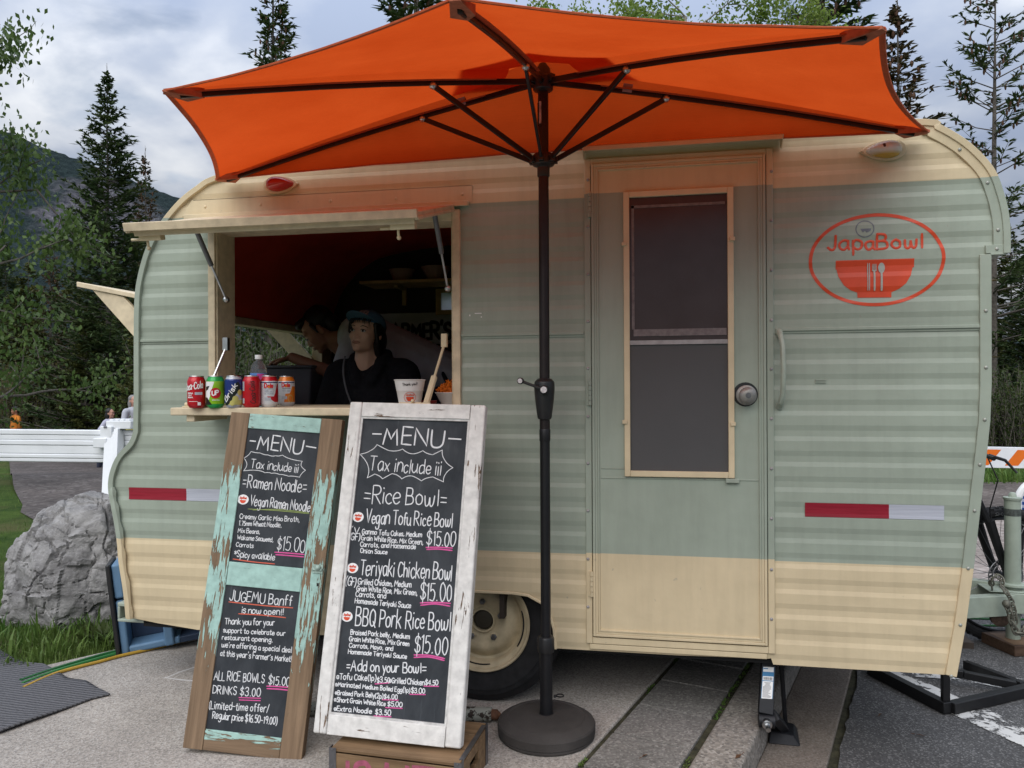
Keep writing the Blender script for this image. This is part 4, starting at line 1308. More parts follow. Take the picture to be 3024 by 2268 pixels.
# ------------------------------------------------------------------ hand lettering: a small stroke alphabet
FONT = {
'A': (7, '0,0 3.5,10 7,0|1.3,3.8 5.7,3.8'), 'B': (5.8, '0,0 0,10|~0,10 3.8,9.8 4.9,7.8 3.8,5.7 0,5.3|~0,5.3 4.4,5 5.8,2.7 4.4,.4 0,0'),
'C': (6.2, '~6.2,8.2 4.6,9.8 2,9.5 .2,6.6 .2,3.4 2,.4 4.6,.2 6.3,1.8'), 'D': (6.4, '0,0 0,10|~0,10 4,9.3 6.4,6 5.8,2.4 3.5,.4 0,0'),
'E': (5, '5,10 0,10 0,0 5,0|0,5.2 4.2,5.2'), 'F': (5, '5,10 0,10 0,0|0,5.2 4,5.2'),
'G': (6.8, '~6.4,8.2 4.8,9.8 2,9.5 .2,6.3 .3,3 2.2,.2 5,.3 6.5,2 6.6,4.5|3.8,4.5 6.9,4.5'), 'H': (6, '0,0 0,10|6,0 6,10|0,5.2 6,5.2'),
'I': (1.2, '.6,10 .6,0'), 'J': (5, '~4,10 4,3 3.2,.6 1.5,.1 .1,2'), 'K': (5.8, '0,0 0,10|5.5,10 0,4.4|1.5,5.6 5.8,0'), 'L': (4.8, '0,10 0,0 4.8,0'),
'M': (8, '0,0 1.4,10 4,3.2 6.6,10 8,0'), 'N': (6.6, '0,0 0,10 6.6,0 6.6,10'), 'O': (6.4, '~3.2,10 .8,8.4 0,5 .8,1.6 3.2,0 5.6,1.6 6.4,5 5.6,8.4 3.2,10'),
'P': (5.5, '0,0 0,10|~0,10 4,9.8 5.5,7.6 4.2,5.2 0,4.8'), 'Q': (6.4, '~3.2,10 .8,8.4 0,5 .8,1.6 3.2,0 5.6,1.6 6.4,5 5.6,8.4 3.2,10|4,2.6 6.8,-.8'),
'R': (6, '0,0 0,10|~0,10 4,9.8 5.4,7.6 4.2,5.2 0,4.8|2,4.8 6,0'), 'S': (5.4, '~5.2,8.4 3.8,9.9 1.5,9.7 .4,7.8 1.3,5.9 4,4.6 5.3,2.6 4.2,.4 1.8,0 .1,1.6'),
'T': (6.2, '0,10 6.2,10|3.1,10 3.1,0'), 'U': (6.4, '~0,10 0,3 1.2,.5 3.2,0 5.2,.6 6.4,3 6.4,10'), 'V': (6.4, '0,10 3.2,0 6.4,10'), 'W': (8.8, '0,10 2.2,0 4.4,7 6.6,0 8.8,10'),
'X': (6, '0,10 6,0|6,10 0,0'), 'Y': (6, '0,10 3,5 6,10|3,5 3,0'), 'Z': (6, '0,10 6,10 0,0 6,0'),
'a': (5, '~4.6,5.6 2.6,6.3 .5,5 .1,2.6 1.2,.3 3,.3 4.6,2.4|4.7,6 4.7,1.2 5.2,0'), 'b': (5, '0,10 0,0|~0,2 1,5.5 3,6.2 4.9,4.3 4.6,1.4 2.6,0 0,1.2'),
'c': (4.3, '~4.2,5 2.8,6.2 .8,5.2 .1,3 .8,.8 2.6,0 4.3,1.2'), 'd': (5, '5,10 5,0|~5,4.6 3.6,6.2 1.2,5.6 .1,3.2 .8,.6 2.6,0 5,2'),
'e': (4.7, '~.2,3.2 4.6,3.5 4.2,5.5 2.5,6.2 .7,5 .1,2.6 1.3,.3 3.2,.1 4.7,1.3'), 'f': (3.6, '~3.8,9.4 2.6,10 1.6,8.6 1.5,6 1.5,0|0,5.8 3.4,5.8'),
'g': (4.9, '~4.8,5.4 2.8,6.2 .6,5 .3,2.5 1.8,.4 3.8,1 4.8,3.4|~4.8,6 4.8,-1.5 3.6,-3.6 1.4,-3.6 .2,-2.4'), 'h': (4.8, '0,10 0,0|~0,3.6 1.6,5.9 3.6,6 4.7,4.2 4.8,0'),
'i': (1, '.5,6 .5,0|.5,8.3 .5,8.9'), 'j': (2, '~1.6,6 1.6,-2 .8,-3.5 -.6,-3.2|1.6,8.3 1.6,8.8'), 'k': (4.5, '0,10 0,0|4.2,6.2 0,2.4|1.2,3.6 4.6,0'), 'l': (1, '.5,10 .5,0'),
'm': (7.4, '0,6 0,0|~0,3.8 1.4,6 3.1,5.6 3.7,3.6 3.7,0|~3.7,3.8 5.1,6 6.8,5.6 7.4,3.6 7.4,0'), 'n': (4.7, '0,6 0,0|~0,3.6 1.6,5.9 3.6,6 4.6,4.2 4.7,0'),
'o': (4.9, '~2.45,6.2 .6,5.2 0,3.1 .6,.9 2.45,0 4.3,.9 4.9,3.1 4.3,5.2 2.45,6.2'), 'p': (5, '0,6 0,-3.6|~0,4.2 1.4,6 3.4,6 4.9,4 4.4,1 2.4,0 0,1.4'),
'q': (5, '5,6 5,-3.6|~5,4.6 3.6,6.2 1.2,5.6 .1,3.2 .8,.6 2.6,0 5,2'), 'r': (3.5, '0,6 0,0|~0,3.4 1,5.4 2.4,6.2 3.5,5.8'), 's': (4, '~3.8,5.2 2.4,6.3 .6,5.6 .6,4 3.2,2.8 3.8,1.4 2.4,0 .1,.8'),
't': (3.6, '~1.6,9 1.6,1.6 2.4,.1 3.7,.8|0,6.2 3.4,6.2'), 'u': (4.8, '~0,6 0,2.2 1,.1 2.8,.2 4.6,2.2|4.7,6 4.7,1 5.2,0'), 'v': (4.6, '0,6 2.3,0 4.6,6'), 'w': (7, '~0,6 .6,1.2 1.8,.1 3.2,1.6 3.5,5|~3.5,5 3.9,1.2 5.2,.1 6.6,2 7,6'),
'x': (4.6, '0,6 4.6,0|4.6,6 0,0'), 'y': (4.8, '0,6 2.4,.6|4.8,6 1.4,-3.6'), 'z': (4.4, '0,6 4.4,6 0,0 4.6,0'),
'0': (5.4, '~2.7,10 .7,8.4 0,5 .7,1.6 2.7,0 4.7,1.6 5.4,5 4.7,8.4 2.7,10'), '1': (2, '0,8.4 1.4,10 1.4,0'), '2': (5, '~.2,7.6 1.2,9.6 3.6,9.8 4.8,7.6 3.4,4.6 0,0|0,0 5.2,0'),
'3': (5, '~.3,8.6 1.8,10 4,9.4 4.4,7.2 3.2,5.6 1.6,5.3|~1.6,5.3 4,4.8 5,2.8 4,.4 1.8,0 .1,1.2'), '4': (5.4, '3.9,0 3.9,10 0,3 5.4,3'), '5': (5, '5,10 1,10 .6,5.6|~.6,5.6 2.8,6.4 5,4.8 5,2 3.2,.1 .2,.8'),
'6': (5, '~4.4,9.8 1.4,7.4 .1,3.4 1,.5 3,0 5,1.6 4.6,4.4 2.6,5.4 .4,3.8'), '7': (5, '0,10 5.2,10 2,0'), '8': (5, '~2.5,5.4 .5,7.4 2.5,10 4.5,7.4 2.5,5.4 .1,2.6 2.5,0 4.9,2.6 2.5,5.4'), '9': (5, '~4.8,7.4 3.6,5 1.4,5 .2,7.2 1.2,9.6 3.4,9.8 4.8,7.8 4.6,4 3.4,0'),
'$': (5.4, '~5.2,8.0 3.8,9.3 1.5,9.1 .4,7.4 1.3,5.7 4,4.6 5.3,2.8 4.2,.9 1.8,.6 .1,2|2.8,11.4 2.6,-1.6'), '.': (1.6, '.6,.1 .9,.5'), ',': (1.8, '1,.9 .5,-1.2'), '!': (1.4, '.7,10 .7,3|.7,.6 .7,.1'),
'(': (2.4, '~2.2,11 .5,8 .1,4.5 .6,1 2.2,-1.6'), ')': (2.4, '~.1,11 1.8,8 2.2,4.5 1.7,1 .1,-1.6'), '-': (4.4, '.2,4.4 4.2,4.4'), '=': (4.6, '0,5.8 4.4,5.8|0,2.8 4.4,2.8'), '/': (4, '0,-1 4,10.5'), "'": (1.2, '.8,10.4 .4,8.4'),
'*': (5, '2.5,9.4 2.5,3.4|0,8 5,4.8|0,4.8 5,8'), ':': (1.4, '.7,5.2 .7,4.6|.7,.8 .7,.2'), '%': (7, '6,10 1,0|~1.5,9.8 .3,8 1.5,6.2 2.7,8 1.5,9.8|~5.5,3.8 4.3,2 5.5,.2 6.7,2 5.5,3.8'), '@': (4.6, '~2.3,6.4 .4,5.4 0,3.4 .6,1.2 2.3,.4 4,1.2 4.6,3.4 4,5.4 2.3,6.4|2.3,3.6 2.3,3.1'),
}
def crv(P, k=5):
    return smooth_poly([tuple(p) for p in P], k)
def strokes(text, seed=0, gap=1.7, space=3.2):
    """text as polylines on a baseline, cap height 10; returns (width, list of polylines)"""
    rr = random.Random(seed + len(text))
    x, o = 0.0, []
    for ch in text:
        if ch == ' ':
            x += space; continue
        w, d = FONT[ch]
        dy, sc = rr.uniform(-.4, .4), rr.uniform(.90, 1.07)
        for s_ in d.split('|'):
            sm = s_[0] == '~'
            P = [tuple(float(q) + rr.uniform(-.22, .22) for q in p.split(',')) for p in s_.lstrip('~').split()]
            if sm: P = crv(P)
            elif len(P) == 2 or True:
                P2 = []
                for a, b in zip(P, P[1:]):
                    P2 += [a, ((a[0] + b[0]) / 2 + rr.uniform(-.1, .1), (a[1] + b[1]) / 2)]
                P = P2 + [P[-1]]
            o.append([(x + px * sc, dy + py * sc) for px, py in P])
        x += w * sc + gap * rr.uniform(.65, 1.35)
    return x - gap, o
def write(mb, text, f, nf, p0, p1, h, wt, seed=0, m=0, slant=.0, hh=.0005, lift=.0003):
    """text from p0 to p1 (surface coordinates u,v), cap height h, pen width wt; f(u,v) -> local 3D"""
    w, S = strokes(text, seed)
    a, b = Vector(p0), Vector(p1)
    ex_ = (b - a) / w
    ey_ = Vector((-ex_.y, ex_.x)).normalized() * (h / 10)
    for P in S:
        mb.ribbon([f(*(a + ex_ * x + ey_ * y + ex_ * (slant * y))) for x, y in P], nf, wt, hh, lift, m)

# --- the round trailer logo, painted on the siding
LG = MB()
sidef = lambda px, py: W(px, py)
def onside(x, z, d=.0):
    return Vector((x, corr(z) * .75 - d, z))
lc = W(2587, 767)
rx = (W(2789, 767) - W(2385, 767)).length / 2 - .006
rz = (W(2587, 629) - W(2587, 904)).length / 2 - .006
def ringpoly(ra, rb, n=96):
    return [(lc.x + ra * math.cos(2 * math.pi * k / n), lc.z + rb * math.sin(2 * math.pi * k / n)) for k in range(n)]
scan(LG, [ringpoly(rx + .006, rz + .006), ringpoly(rx - .006, rz - .006)], lambda z: corr(z) - .0012)
bw = [wz(2468, 770), wz(2700, 763), wz(2700, 789), wz(2696, 789), wz(2690, 812), wz(2676, 836), wz(2655, 853), wz(2633, 863), wz(2633, 878), wz(2533, 879), wz(2532, 864), wz(2512, 857), wz(2492, 843), wz(2476, 818), wz(2471, 796), wz(2468, 796)]
scan(LG, [bw], lambda z: corr(z) - .0012)
lx = MB()
pj0, pj1 = wz(2446, 739), wz(2722, 732)
w_, S_ = strokes('JapaBowl', 3, 1.9)
a_, b_ = Vector(pj0), Vector(pj1)
ex_ = (b_ - a_) / w_; ey_ = Vector((0, .0052))
for P in S_:
    Q = []
    for (x0, y0), (x1, y1) in zip(P, P[1:]):
        for k in range(3):
            t = k / 3
            q_ = a_ + ex_ * (x0 + (x1 - x0) * t) + ey_ * (y0 + (y1 - y0) * t)
            Q.append(onside(q_.x, q_.y, .0012))
    q_ = a_ + ex_ * P[-1][0] + ey_ * P[-1][1]
    Q.append(onside(q_.x, q_.y, .0012))
    lx.ribbon(Q, Vector((0, -1, 0)), .0088, .0006, .0)
lo = LG.build('painted_logo', LOGOR, TR, smooth=8)
lx.build('logo_lettering', LOGOR, lo, smooth=0)
cu = MB()
for px in (2562, 2567):
    a, b = wz(px, 778), wz(px, 857)
    cu.ribbon([onside(a[0], a[1] + (b[1] - a[1]) * k / 12, .0022) for k in range(13)], Vector((0, -1, 0)), .0032, .0006, .001)
for px, ts in ((2582, (-5, -1.7, 1.7, 5)),):
    a, b = wz(px, 800), wz(px, 857)
    cu.ribbon([onside(a[0], a[1] + (b[1] - a[1]) * k / 10, .0022) for k in range(11)], Vector((0, -1, 0)), .0062, .0008, .001)
    for t in ts:
        a, b = wz(px + t, 780), wz(px + t, 798)
        cu.ribbon([onside(a[0], a[1] + (b[1] - a[1]) * k / 4, .0022) for k in range(5)], Vector((0, -1, 0)), .0024, .0006, .001)
    a, b = wz(px - 5, 798), wz(px + 5, 798)
    cu.ribbon([onside(*a, .0022), onside(*wz(px, 802), .0022), onside(*b, .0022)], Vector((0, -1, 0)), .006, .0006, .0012)
a, b = wz(2603, 805), wz(2603, 857)
cu.ribbon([onside(a[0], a[1] + (b[1] - a[1]) * k / 10, .0022) for k in range(11)], Vector((0, -1, 0)), .0068, .0008, .001)
c_ = wz(2603, 791)
scan(cu, [[(c_[0] + .0112 * math.cos(k * .314), c_[1] + .0185 * math.sin(k * .314)) for k in range(20)]], lambda z: corr(z) * .75 - .0032)
cu.build('painted_cutlery', mat('logo_pale', (.40, .43, .39), .5, var=.1), lo, smooth=0)
fs_ = MB()
c_ = wz(2554, 676)
scan(fs_, [[(c_[0] + .032 * math.cos(k * .2094), c_[1] + .031 * math.sin(k * .2094)) for k in range(30)], [(c_[0] + .0285 * math.cos(k * .2094), c_[1] + .0275 * math.sin(k * .2094)) for k in range(30)]], lambda z: corr(z) - .001)
scan(fs_, [[(c_[0] - .016, c_[1] + .001), (c_[0] + .022, c_[1] + .001), (c_[0] + .018, c_[1] - .008), (c_[0] + .006, c_[1] - .014), (c_[0], c_[1] - .007), (c_[0] - .007, c_[1] - .013)]], lambda z: corr(z) - .001)
fs_.build('faded_round_sticker', mat('faded_blue_print', (.15, .165, .20), .5, var=.2, vs=60), TR, smooth=8)
# paint scratches and a small badge
sc2 = MB()
for px, py, w2, h2 in ((1386, 929, 3, 5), (1402, 924, 20, 3), (1420, 934, 3, 4)):
    a, b = wz(px, py + h2), wz(px + w2, py)
    sc2.bx((a[0], corr(a[1]) - .0012, a[1]), (b[0], corr(a[1]) + .003, b[1]))
sc2.build('paint_chip', WHITEQ, TR)
sc2 = MB()
a, b = wz(2408, 1132), wz(2440, 1119)
for k in range(3):
    z = a[1] + (b[1] - a[1]) * (k + .5) / 3
    sc2.bx((a[0], -.001, z - .0016), (b[0], .003, z + .0016))
sc2.build('vent_louvre', GREENM, TR)

# ------------------------------------------------------------------ half umbrella in front of the trailer
PX, PY = -.4045, -.175
UM = thing('patio_umbrella', 'orange half parasol with a black crank pole standing against the trailer wall', 'parasol', (PX, PY, 0))
HUB = Vector((PX, PY, 2.405))
tips = [W(640, 530, -.055), G(482, 268, 2.135), G(1342, -6, 2.125), G(2612, 82, 2.135), W(2742, 388, -.055)]
FAB = NT('orange_canvas')
v = FAB.obj()
wvx = FAB.n('ShaderNodeTexNoise', {'Vector': FAB.map(v, (3, 60, 60)), 'Scale': 6.0, 'Detail': 4.0}).outputs['Fac']
oc = FAB.mix(FAB.ramp(FAB.noise(v, 3, 6, .6), [(.3, 0), (.7, 1)]), (.58, .064, .008), (.67, .087, .013))
oc = FAB.mix(.35, oc, FAB.ramp(wvx, [(.3, .8), (.7, 1.0)]), 'MULTIPLY')
FAB.bump(FAB.math('ADD', FAB.math('MULTIPLY', FAB.noise(v, 420, 2), .12), FAB.noise(FAB.map(v, (3, 9, 9)), 1.2, 5, .6, .8)), .35, .012)
tl = FAB.n('ShaderNodeBsdfTranslucent'); FAB.l(oc, tl.inputs[0])
ms = FAB.n('ShaderNodeMixShader', {0: .52, 1: FAB.p.outputs[0], 2: tl.outputs[0]})
FAB.l(ms.outputs[0], FAB.t.nodes['Material Output'].inputs[0])
CANVAS = FAB.fin(oc, .85, 0, .15)
HEM = mat('canvas_hem', (.50, .10, .035), .9, var=.15, vs=60)
POCK = mat('canvas_pocket', (.42, .13, .07), .9, var=.2, vs=60)
mb, hem = MB(), MB()
sags = [.040, .014, .014, .040, .0]
NS, NT_ = 20, 12
def edgep(i, s):
    A, B = tips[i], tips[(i + 1) % 5]
    p = A.lerp(B, s)
    c = Vector((PX, PY, p.z))
    d = (c - p); d.z = .10 if i != 4 else 0
    k = sags[i] * 4 * s * (1 - s)
    return p + d.normalized() * k * ((A - B).length) + Vector((0, 0, (.0 if i != 4 else .035) * 4 * s * (1 - s)))
for i in range(5):
    vs, fs = [], []
    for a in range(NS + 1):
        s_ = a / NS
        E_ = edgep(i, s_)
        for b in range(NT_ + 1):
            t = .11 + .89 * b / NT_
            p = (HUB + Vector((0, 0, .028))).lerp(E_, t)
            bil = 4 * s_ * (1 - s_)
            p.z += .014 * math.sin(math.pi * t) - .014 * bil * t + .004 * noise.noise((p.x * 5, p.y * 5, i)) * bil
            vs.append(p)
    for a in range(NS):
        for b in range(NT_):
            q_ = a * (NT_ + 1) + b
            fs.append((q_, q_ + 1, q_ + NT_ + 2, q_ + NT_ + 1))
    mb.add(vs, fs)
    ed = [vs[a * (NT_ + 1) + NT_] for a in range(NS + 1)]
    inn_ = [vs[a * (NT_ + 1) + NT_].lerp(vs[a * (NT_ + 1) + NT_ - 1], .15) + Vector((0, 0, -.0025)) for a in range(NS + 1)]
    n0 = len(ed)
    hem.add([p + Vector((0, 0, -.003)) for p in ed] + inn_, [(k, k + 1, n0 + k + 1, n0 + k) for k in range(NS)])
    hem.tube(ed, .0035, 5)
can = mb.build('canopy', CANVAS, UM, smooth=40)
hem.build('hem', HEM, can, smooth=40)
vt = MB()
vp = [HUB + Vector((0, 0, .070))]
vs = [vp[0]] + [(HUB + Vector((0, 0, .050))).lerp(t + Vector((0, 0, .02)), .26) for t in tips]
vt.add(vs, [(0, 1 + k, 1 + (k + 1) % 5) for k in range(5)])
vt.build('vent_cap', CANVAS, can, smooth=0)
SEAM = mat('canvas_sleeve', (.50, .055, .010), .9, var=.12, vs=60)
UBL = mat('dark_bronze_metal', (.020, .014, .014), .4, .4, .5, var=.2, vs=30)
JF = [.34, .34, .29, .33, .33]
runner = Vector((PX, PY, 2.092))
for i, tp_ in enumerate(tips):
    h0 = HUB + Vector((0, 0, -.02))
    pts = []
    for k in range(7):
        t = k / 6 * .965
        p = (HUB + Vector((0, 0, -.006))).lerp(tp_, t)
        p.z += .014 * math.sin(math.pi * t) - .016
        pts.append(p)
    b = MB()
    for p, q_ in zip(pts, pts[1:]):
        b.bar(p, q_, .012, .020)
    rb = b.build('rib', UBL, UM, bevel=.002)
    b = MB()
    for sd_ in (-1, 1):
        off = (tp_ - HUB).cross(Vector((0, 0, 1))).normalized() * .013 * sd_
        b.ribbon([p + off + Vector((0, 0, .004)) for p in pts[1:]], Vector((0, 0, -1)), .020, .002, 0)
    b.build('rib_sleeve', SEAM, can, smooth=0)
    t = JF[i]
    J = (HUB + Vector((0, 0, -.006))).lerp(tp_, t); J.z += .014 * math.sin(math.pi * t) - .026
    d = (Vector((J.x, J.y, 0)) - Vector((PX, PY, 0))).normalized()
    b = MB(); b.bar(runner + d * .035, J, .011, .018)
    b.build('strut', UBL, UM, bevel=.002)
    b = MB(); b.ball(J, .014, 10, 8); b.tube([J + d.cross(Vector((0, 0, 1))) * -.012, J + d.cross(Vector((0, 0, 1))) * .012], .006, 8)
    b.build('joint_pin', STEEL, rb)
    # sewn corner pocket
    inw = (HUB - tp_).normalized()
    sd = inw.cross(Vector((0, 0, 1))).normalized()
    b = MB()
    P = [tp_ + sd * .012, tp_ - sd * .012, tp_ + inw * .07 - sd * .030, tp_ + inw * .115, tp_ + inw * .07 + sd * .030]
    b.add([p + Vector((0, 0, -.006)) for p in P[:2]] + [p + Vector((0, 0, -.026)) for p in P[2:]] + [p + Vector((0, 0, .002)) for p in P], [(0, 1, 2, 3, 4), (9, 8, 7, 6, 5)] + [(k, 5 + k, 5 + (k + 1) % 5, (k + 1) % 5) for k in range(5)])
    b.build('corner_pocket', POCK, can, smooth=60)
for i in (0, 4):
    b = MB()
    p = (HUB + Vector((0, 0, -.006))).lerp(tips[i], .215); q_ = (HUB + Vector((0, 0, -.006))).lerp(tips[i], .24)
    p.z += .002; q_.z += .002
    b.bar(p, q_, .016, .030)
    b.build('velcro_tab', mat('pale_velcro', (.33, .25, .26), .9), can)
TP = Matrix.Translation((PX, PY, 0))
mb = MB(); mb.lathe([(.019, 1.10), (.019, 2.40)], 20, TP)
mb.build('upper_pole', UBL, UM)
mb = MB(); mb.lathe([(.0185, .33), (.0185, 1.17)], 20, TP); mb.lathe([(.0195, 1.07), (.0205, 1.075), (.0205, 1.112), (.0195, 1.115)], 20, TP)
mb.build('lower_pole', BLACKM, UM)
mb = MB(); mb.lathe([(.020, 2.345), (.036, 2.352), (.040, 2.375), (.040, 2.395), (.030, 2.402), (.026, 2.43), (.012, 2.45)], 20, TP)
for tp_ in tips:
    d = Vector((tp_.x - PX, tp_.y - PY, 0)).normalized()
    mb.bar(Vector((PX, PY, 2.385)) + d * .02, Vector((PX, PY, 2.385)) + d * .055, .022, .026)
mb.build('top_hub', BLACKP, UM, bevel=.002)
mb = MB(); mb.lathe([(.021, 2.035), (.023, 2.04), (.023, 2.07), (.040, 2.078), (.043, 2.10), (.036, 2.118), (.022, 2.122)], 20, TP)
for tp_ in tips:
    d = Vector((tp_.x - PX, tp_.y - PY, 0)).normalized()
    mb.bar(Vector((PX, PY, 2.095)) + d * .02, Vector((PX, PY, 2.095)) + d * .052, .020, .024)
mb.build('runner', BLACKP, UM, bevel=.002)
mb = MB(); mb.lathe([(.0185, 2.13), (.0192, 2.14), (.0192, 2.335), (.0185, 2.345)], 12, TP)
mb.add([(PX - .018, PY - .0205, 2.215), (PX - .006, PY - .0205, 2.215), (PX - .006, PY - .0205, 2.30), (PX - .018, PY - .0205, 2.30)], [(0, 1, 2, 3)])
mb.build('pole_sleeve', UBL, UM)
mb = MB(); mb.bx((PX - .012, PY - .0215, 2.225), (PX - .004, PY - .0195, 2.305))
mb.build('pole_sticker', mat('worn_sticker', (.42, .30, .28), .6, var=.4, vs=120), UM)
CRK = Matrix.Translation((PX, PY - .004, 0)) @ Matrix.Scale(1.0, 4)
mb = MB()
mb.lathe([(.020, 1.300), (.026, 1.298), (.036, 1.288), (.0375, 1.280), (.0375, 1.255), (.035, 1.225), (.030, 1.185), (.0265, 1.158), (.024, 1.152), (.019, 1.150)], 24, CRK)
ck = mb.build('crank_housing', BLACKP, UM, smooth=30)
ka, kb_ = W(1607, 1151, PY - .050), W(1538, 1125, PY - .055)
mb = MB(); mb.bar(ka, kb_, .010, .020, up=(0, -1, 0)); mb.tube([kb_ + Vector((0, .006, 0)), kb_ + Vector((0, -.014, 0))], .012, 14); mb.tube([ka + Vector((0, .03, 0)), ka + Vector((0, -.010, 0))], .016, 16)
ch = mb.build('crank_handle', BLACKP, ck, bevel=.003)
mb = MB(); mb.tube([kb_ + Vector((0, -.014, 0)), kb_ + Vector((0, -.018, 0))], .0085, 14)
mb.tube([ka + Vector((0, -.010, 0)), ka + Vector((0, -.014, 0))], .0115, 18)
mb.build('cap_disc', mat('pale_cap', (.62, .60, .60), .3, var=.3, vs=140), ch)
mb = MB(); mb.lathe([(.0185, .30), (.029, .302), (.031, .31), (.031, .35), (.028, .358), (.019, .36)], 16, TP)
mb.build('lock_collar', BLACKP, UM)
mb = MB(); mb.lathe([(.0235, .055), (.0235, .305)], 20, TP); mb.lathe([(.028, .072), (.027, .078), (.0235, .080)], 20, TP)
mb.ball((PX + .03, PY + .015, .135), .006); mb.torus(.013, .0028, 20, 6, Matrix.Translation((PX + .048, PY + .02, .137)))
mb.build('base_tube', BLACKM, UM)
BASEM = mat('weathered_resin', (.048, .043, .040), .85, 0, .3, var=.25, vs=8, bump=.5, bs=130, bd=.003)
mb = MB()
mb.lathe([(.170, .0), (.176, .006), (.1765, .012), (.1735, .014), (.1775, .017), (.1785, .045), (.175, .052), (.166, .056), (.152, .066), (.140, .068), (.136, .066), (.130, .067), (.07, .075), (.03, .078)], 64, TP)
mb.build('base', BASEM, UM, smooth=28)

# ------------------------------------------------------------------ crate under the white menu board
ctop = .133
cFL, cFR, cBR = Vector((-1.024, -.675, 0)), Vector((-.589, -.702, 0)), Vector((-.582, -.417, 0))
cx = (cFR - cFL).normalized(); cw = (cFR - cFL).length; cl = .285
CR = thing('wooden_crate', 'old upturned wooden crate with pink lettering and steel corners under the white menu board', 'crate', M=frame(cFL, cx, Vector((-cx.y, cx.x, 0)), Vector((0, 0, 1))))
mb = MB()
mb.bx((.006, 0, .002), (cw - .006, .012, .118)); mb.bx((.006, 0, .121), (cw - .006, .012, ctop - .012))
fp = mb.build('front_board', CRATEW, CR, local=True, bevel=.002)
mb = MB()
mb.bx((.006, cl - .012, .002), (cw - .006, cl, ctop - .012))
mb.build('back_board', CRATEW, CR, local=True, bevel=.002)
mb = MB()
for k in range(3):
    y0 = .001 + k * .096
    mb.bx((.004, y0, ctop - .0115), (cw - .004, y0 + .092, ctop))
mb.build('top_slats', CRATEW, CR, local=True, bevel=.002)
for x in (.001, cw - .017):
    mb = MB()
    mb.bx((x, .012, .0), (x + .016, .095, ctop - .012)); mb.bx((x, cl - .095, .0), (x + .016, cl - .012, ctop - .012))
    mb.bx((x, .095, .0), (x + .016, cl - .095, .055)); mb.bx((x, .095, .088), (x + .016, cl - .095, ctop - .012))
    mb.build('end_board', CRATEW, CR, local=True, bevel=.002)
for x in (0, cw):
    for y in (0, cl):
        s_ = 1 if x else -1; t_ = 1 if y else -1
        mb = MB()
        mb.bx((x - s_ * .022, y + t_ * .0018, .0), (x + s_ * .002, y, ctop + .001)); mb.bx((x + s_ * .0018, y - t_ * .022, 0), (x, y + t_ * .002, ctop + .001))
        for z in (.03, .08, .13):
            mb.ball((x - s_ * .010, y + t_ * .002, z), .003, 6, 4)
        mb.build('corner_strap', DARKST, CR, local=True)
mb = MB(); mb.bx((cw - .013, .02, ctop), (cw + .002, cl - .02, ctop + .002))
mb.build('edge_strap', DARKST, CR, local=True)
PK = mat('faded_pink_print', (.30, .075, .12), .8, var=.35, vs=30)
mb = MB()
write(mb, 'IS:UT', lambda u, v_: Vector((u, 0, v_)), Vector((0, -1, 0)), (.055, .008), (.355, .008), .095, .017, 2, hh=.0006, lift=.0002)
mb.build('printed_lettering', PK, fp, local=True, smooth=0)

# ------------------------------------------------------------------ menu boards
CHK = NT('chalkboard')
v = CHK.obj()
sm = CHK.ramp(CHK.noise(CHK.map(v, (1, .5, 1)), 6, 7, .68, .4), [(.35, 0), (.75, 1)])
scr = CHK.ramp(CHK.noise(CHK.map(v, (90, 6, 1)), 1, 3), [(.66, 0), (.74, .5)])
CHALK = CHK.fin(CHK.mix(scr, CHK.mix(sm, (.017, .021, .026), (.052, .058, .066)), (.07, .08, .09)), CHK.ramp(CHK.noise(v, 14, 5), [(.3, .55), (.7, .8)]), 0, .3)
def peel(name, base, paintc, stops, seed, ax=1, edge_=.03):
    """flaking paint over bare wood: stops give how much paint is left along the board's length (object y)"""
    q = NT(name)
    v = q.obj()
    sc = [70, 70, 70]; sc[ax] = 8
    n = q.noise(q.map(v, tuple(sc), (seed, seed * 2.1, 0)), 1, 6, .62, .5)
    big = q.noise(q.map(v, (9, 5, 9) if ax == 1 else (5, 9, 9), (seed * 3.1, 1, 0)), 1, 4, .6)
    y = q.n('ShaderNodeSeparateXYZ', {0: v}).outputs[1]
    keep = q.ramp(y, stops)
    f = q.math('ADD', q.math('ADD', q.math('MULTIPLY', n, .95), q.math('MULTIPLY', big, .40)), keep)
    mask = q.ramp(f, [(.98, 0), (1.0, 1)])
    rim = q.ramp(f, [(.95, 0), (.985, 1), (1.03, .0)])
    gr = [46, 46, 46]; gr[ax] = 2.5
    g = q.noise(q.map(v, tuple(gr)), 1, 7, .65, .6)
    wd_ = q.mix(q.ramp(g, [(.3, 0), (.7, 1)]), base[0], base[1])
    pc = q.mix(q.ramp(q.noise(v, 30, 5), [(.3, 0), (.7, 1)]), tuple(c * .72 for c in paintc), paintc)
    cr_ = q.ramp(q.noise(q.map(v, tuple(k * 2.6 for k in sc)), 1, 4, .6), [(.66, 1), (.74, .45)])
    pc = q.mix(1, pc, cr_, 'MULTIPLY')
    c = q.mix(mask, wd_, pc)
    c = q.mix(q.math('MULTIPLY', rim, .35), c, (.05, .035, .02))
    q.bump(q.math('ADD', q.math('MULTIPLY', mask, .8), q.math('MULTIPLY', g, .3)), .6, .0016)
    return q.fin(c, q.ramp(mask, [(0, .7), (1, .6)]), 0, .25)
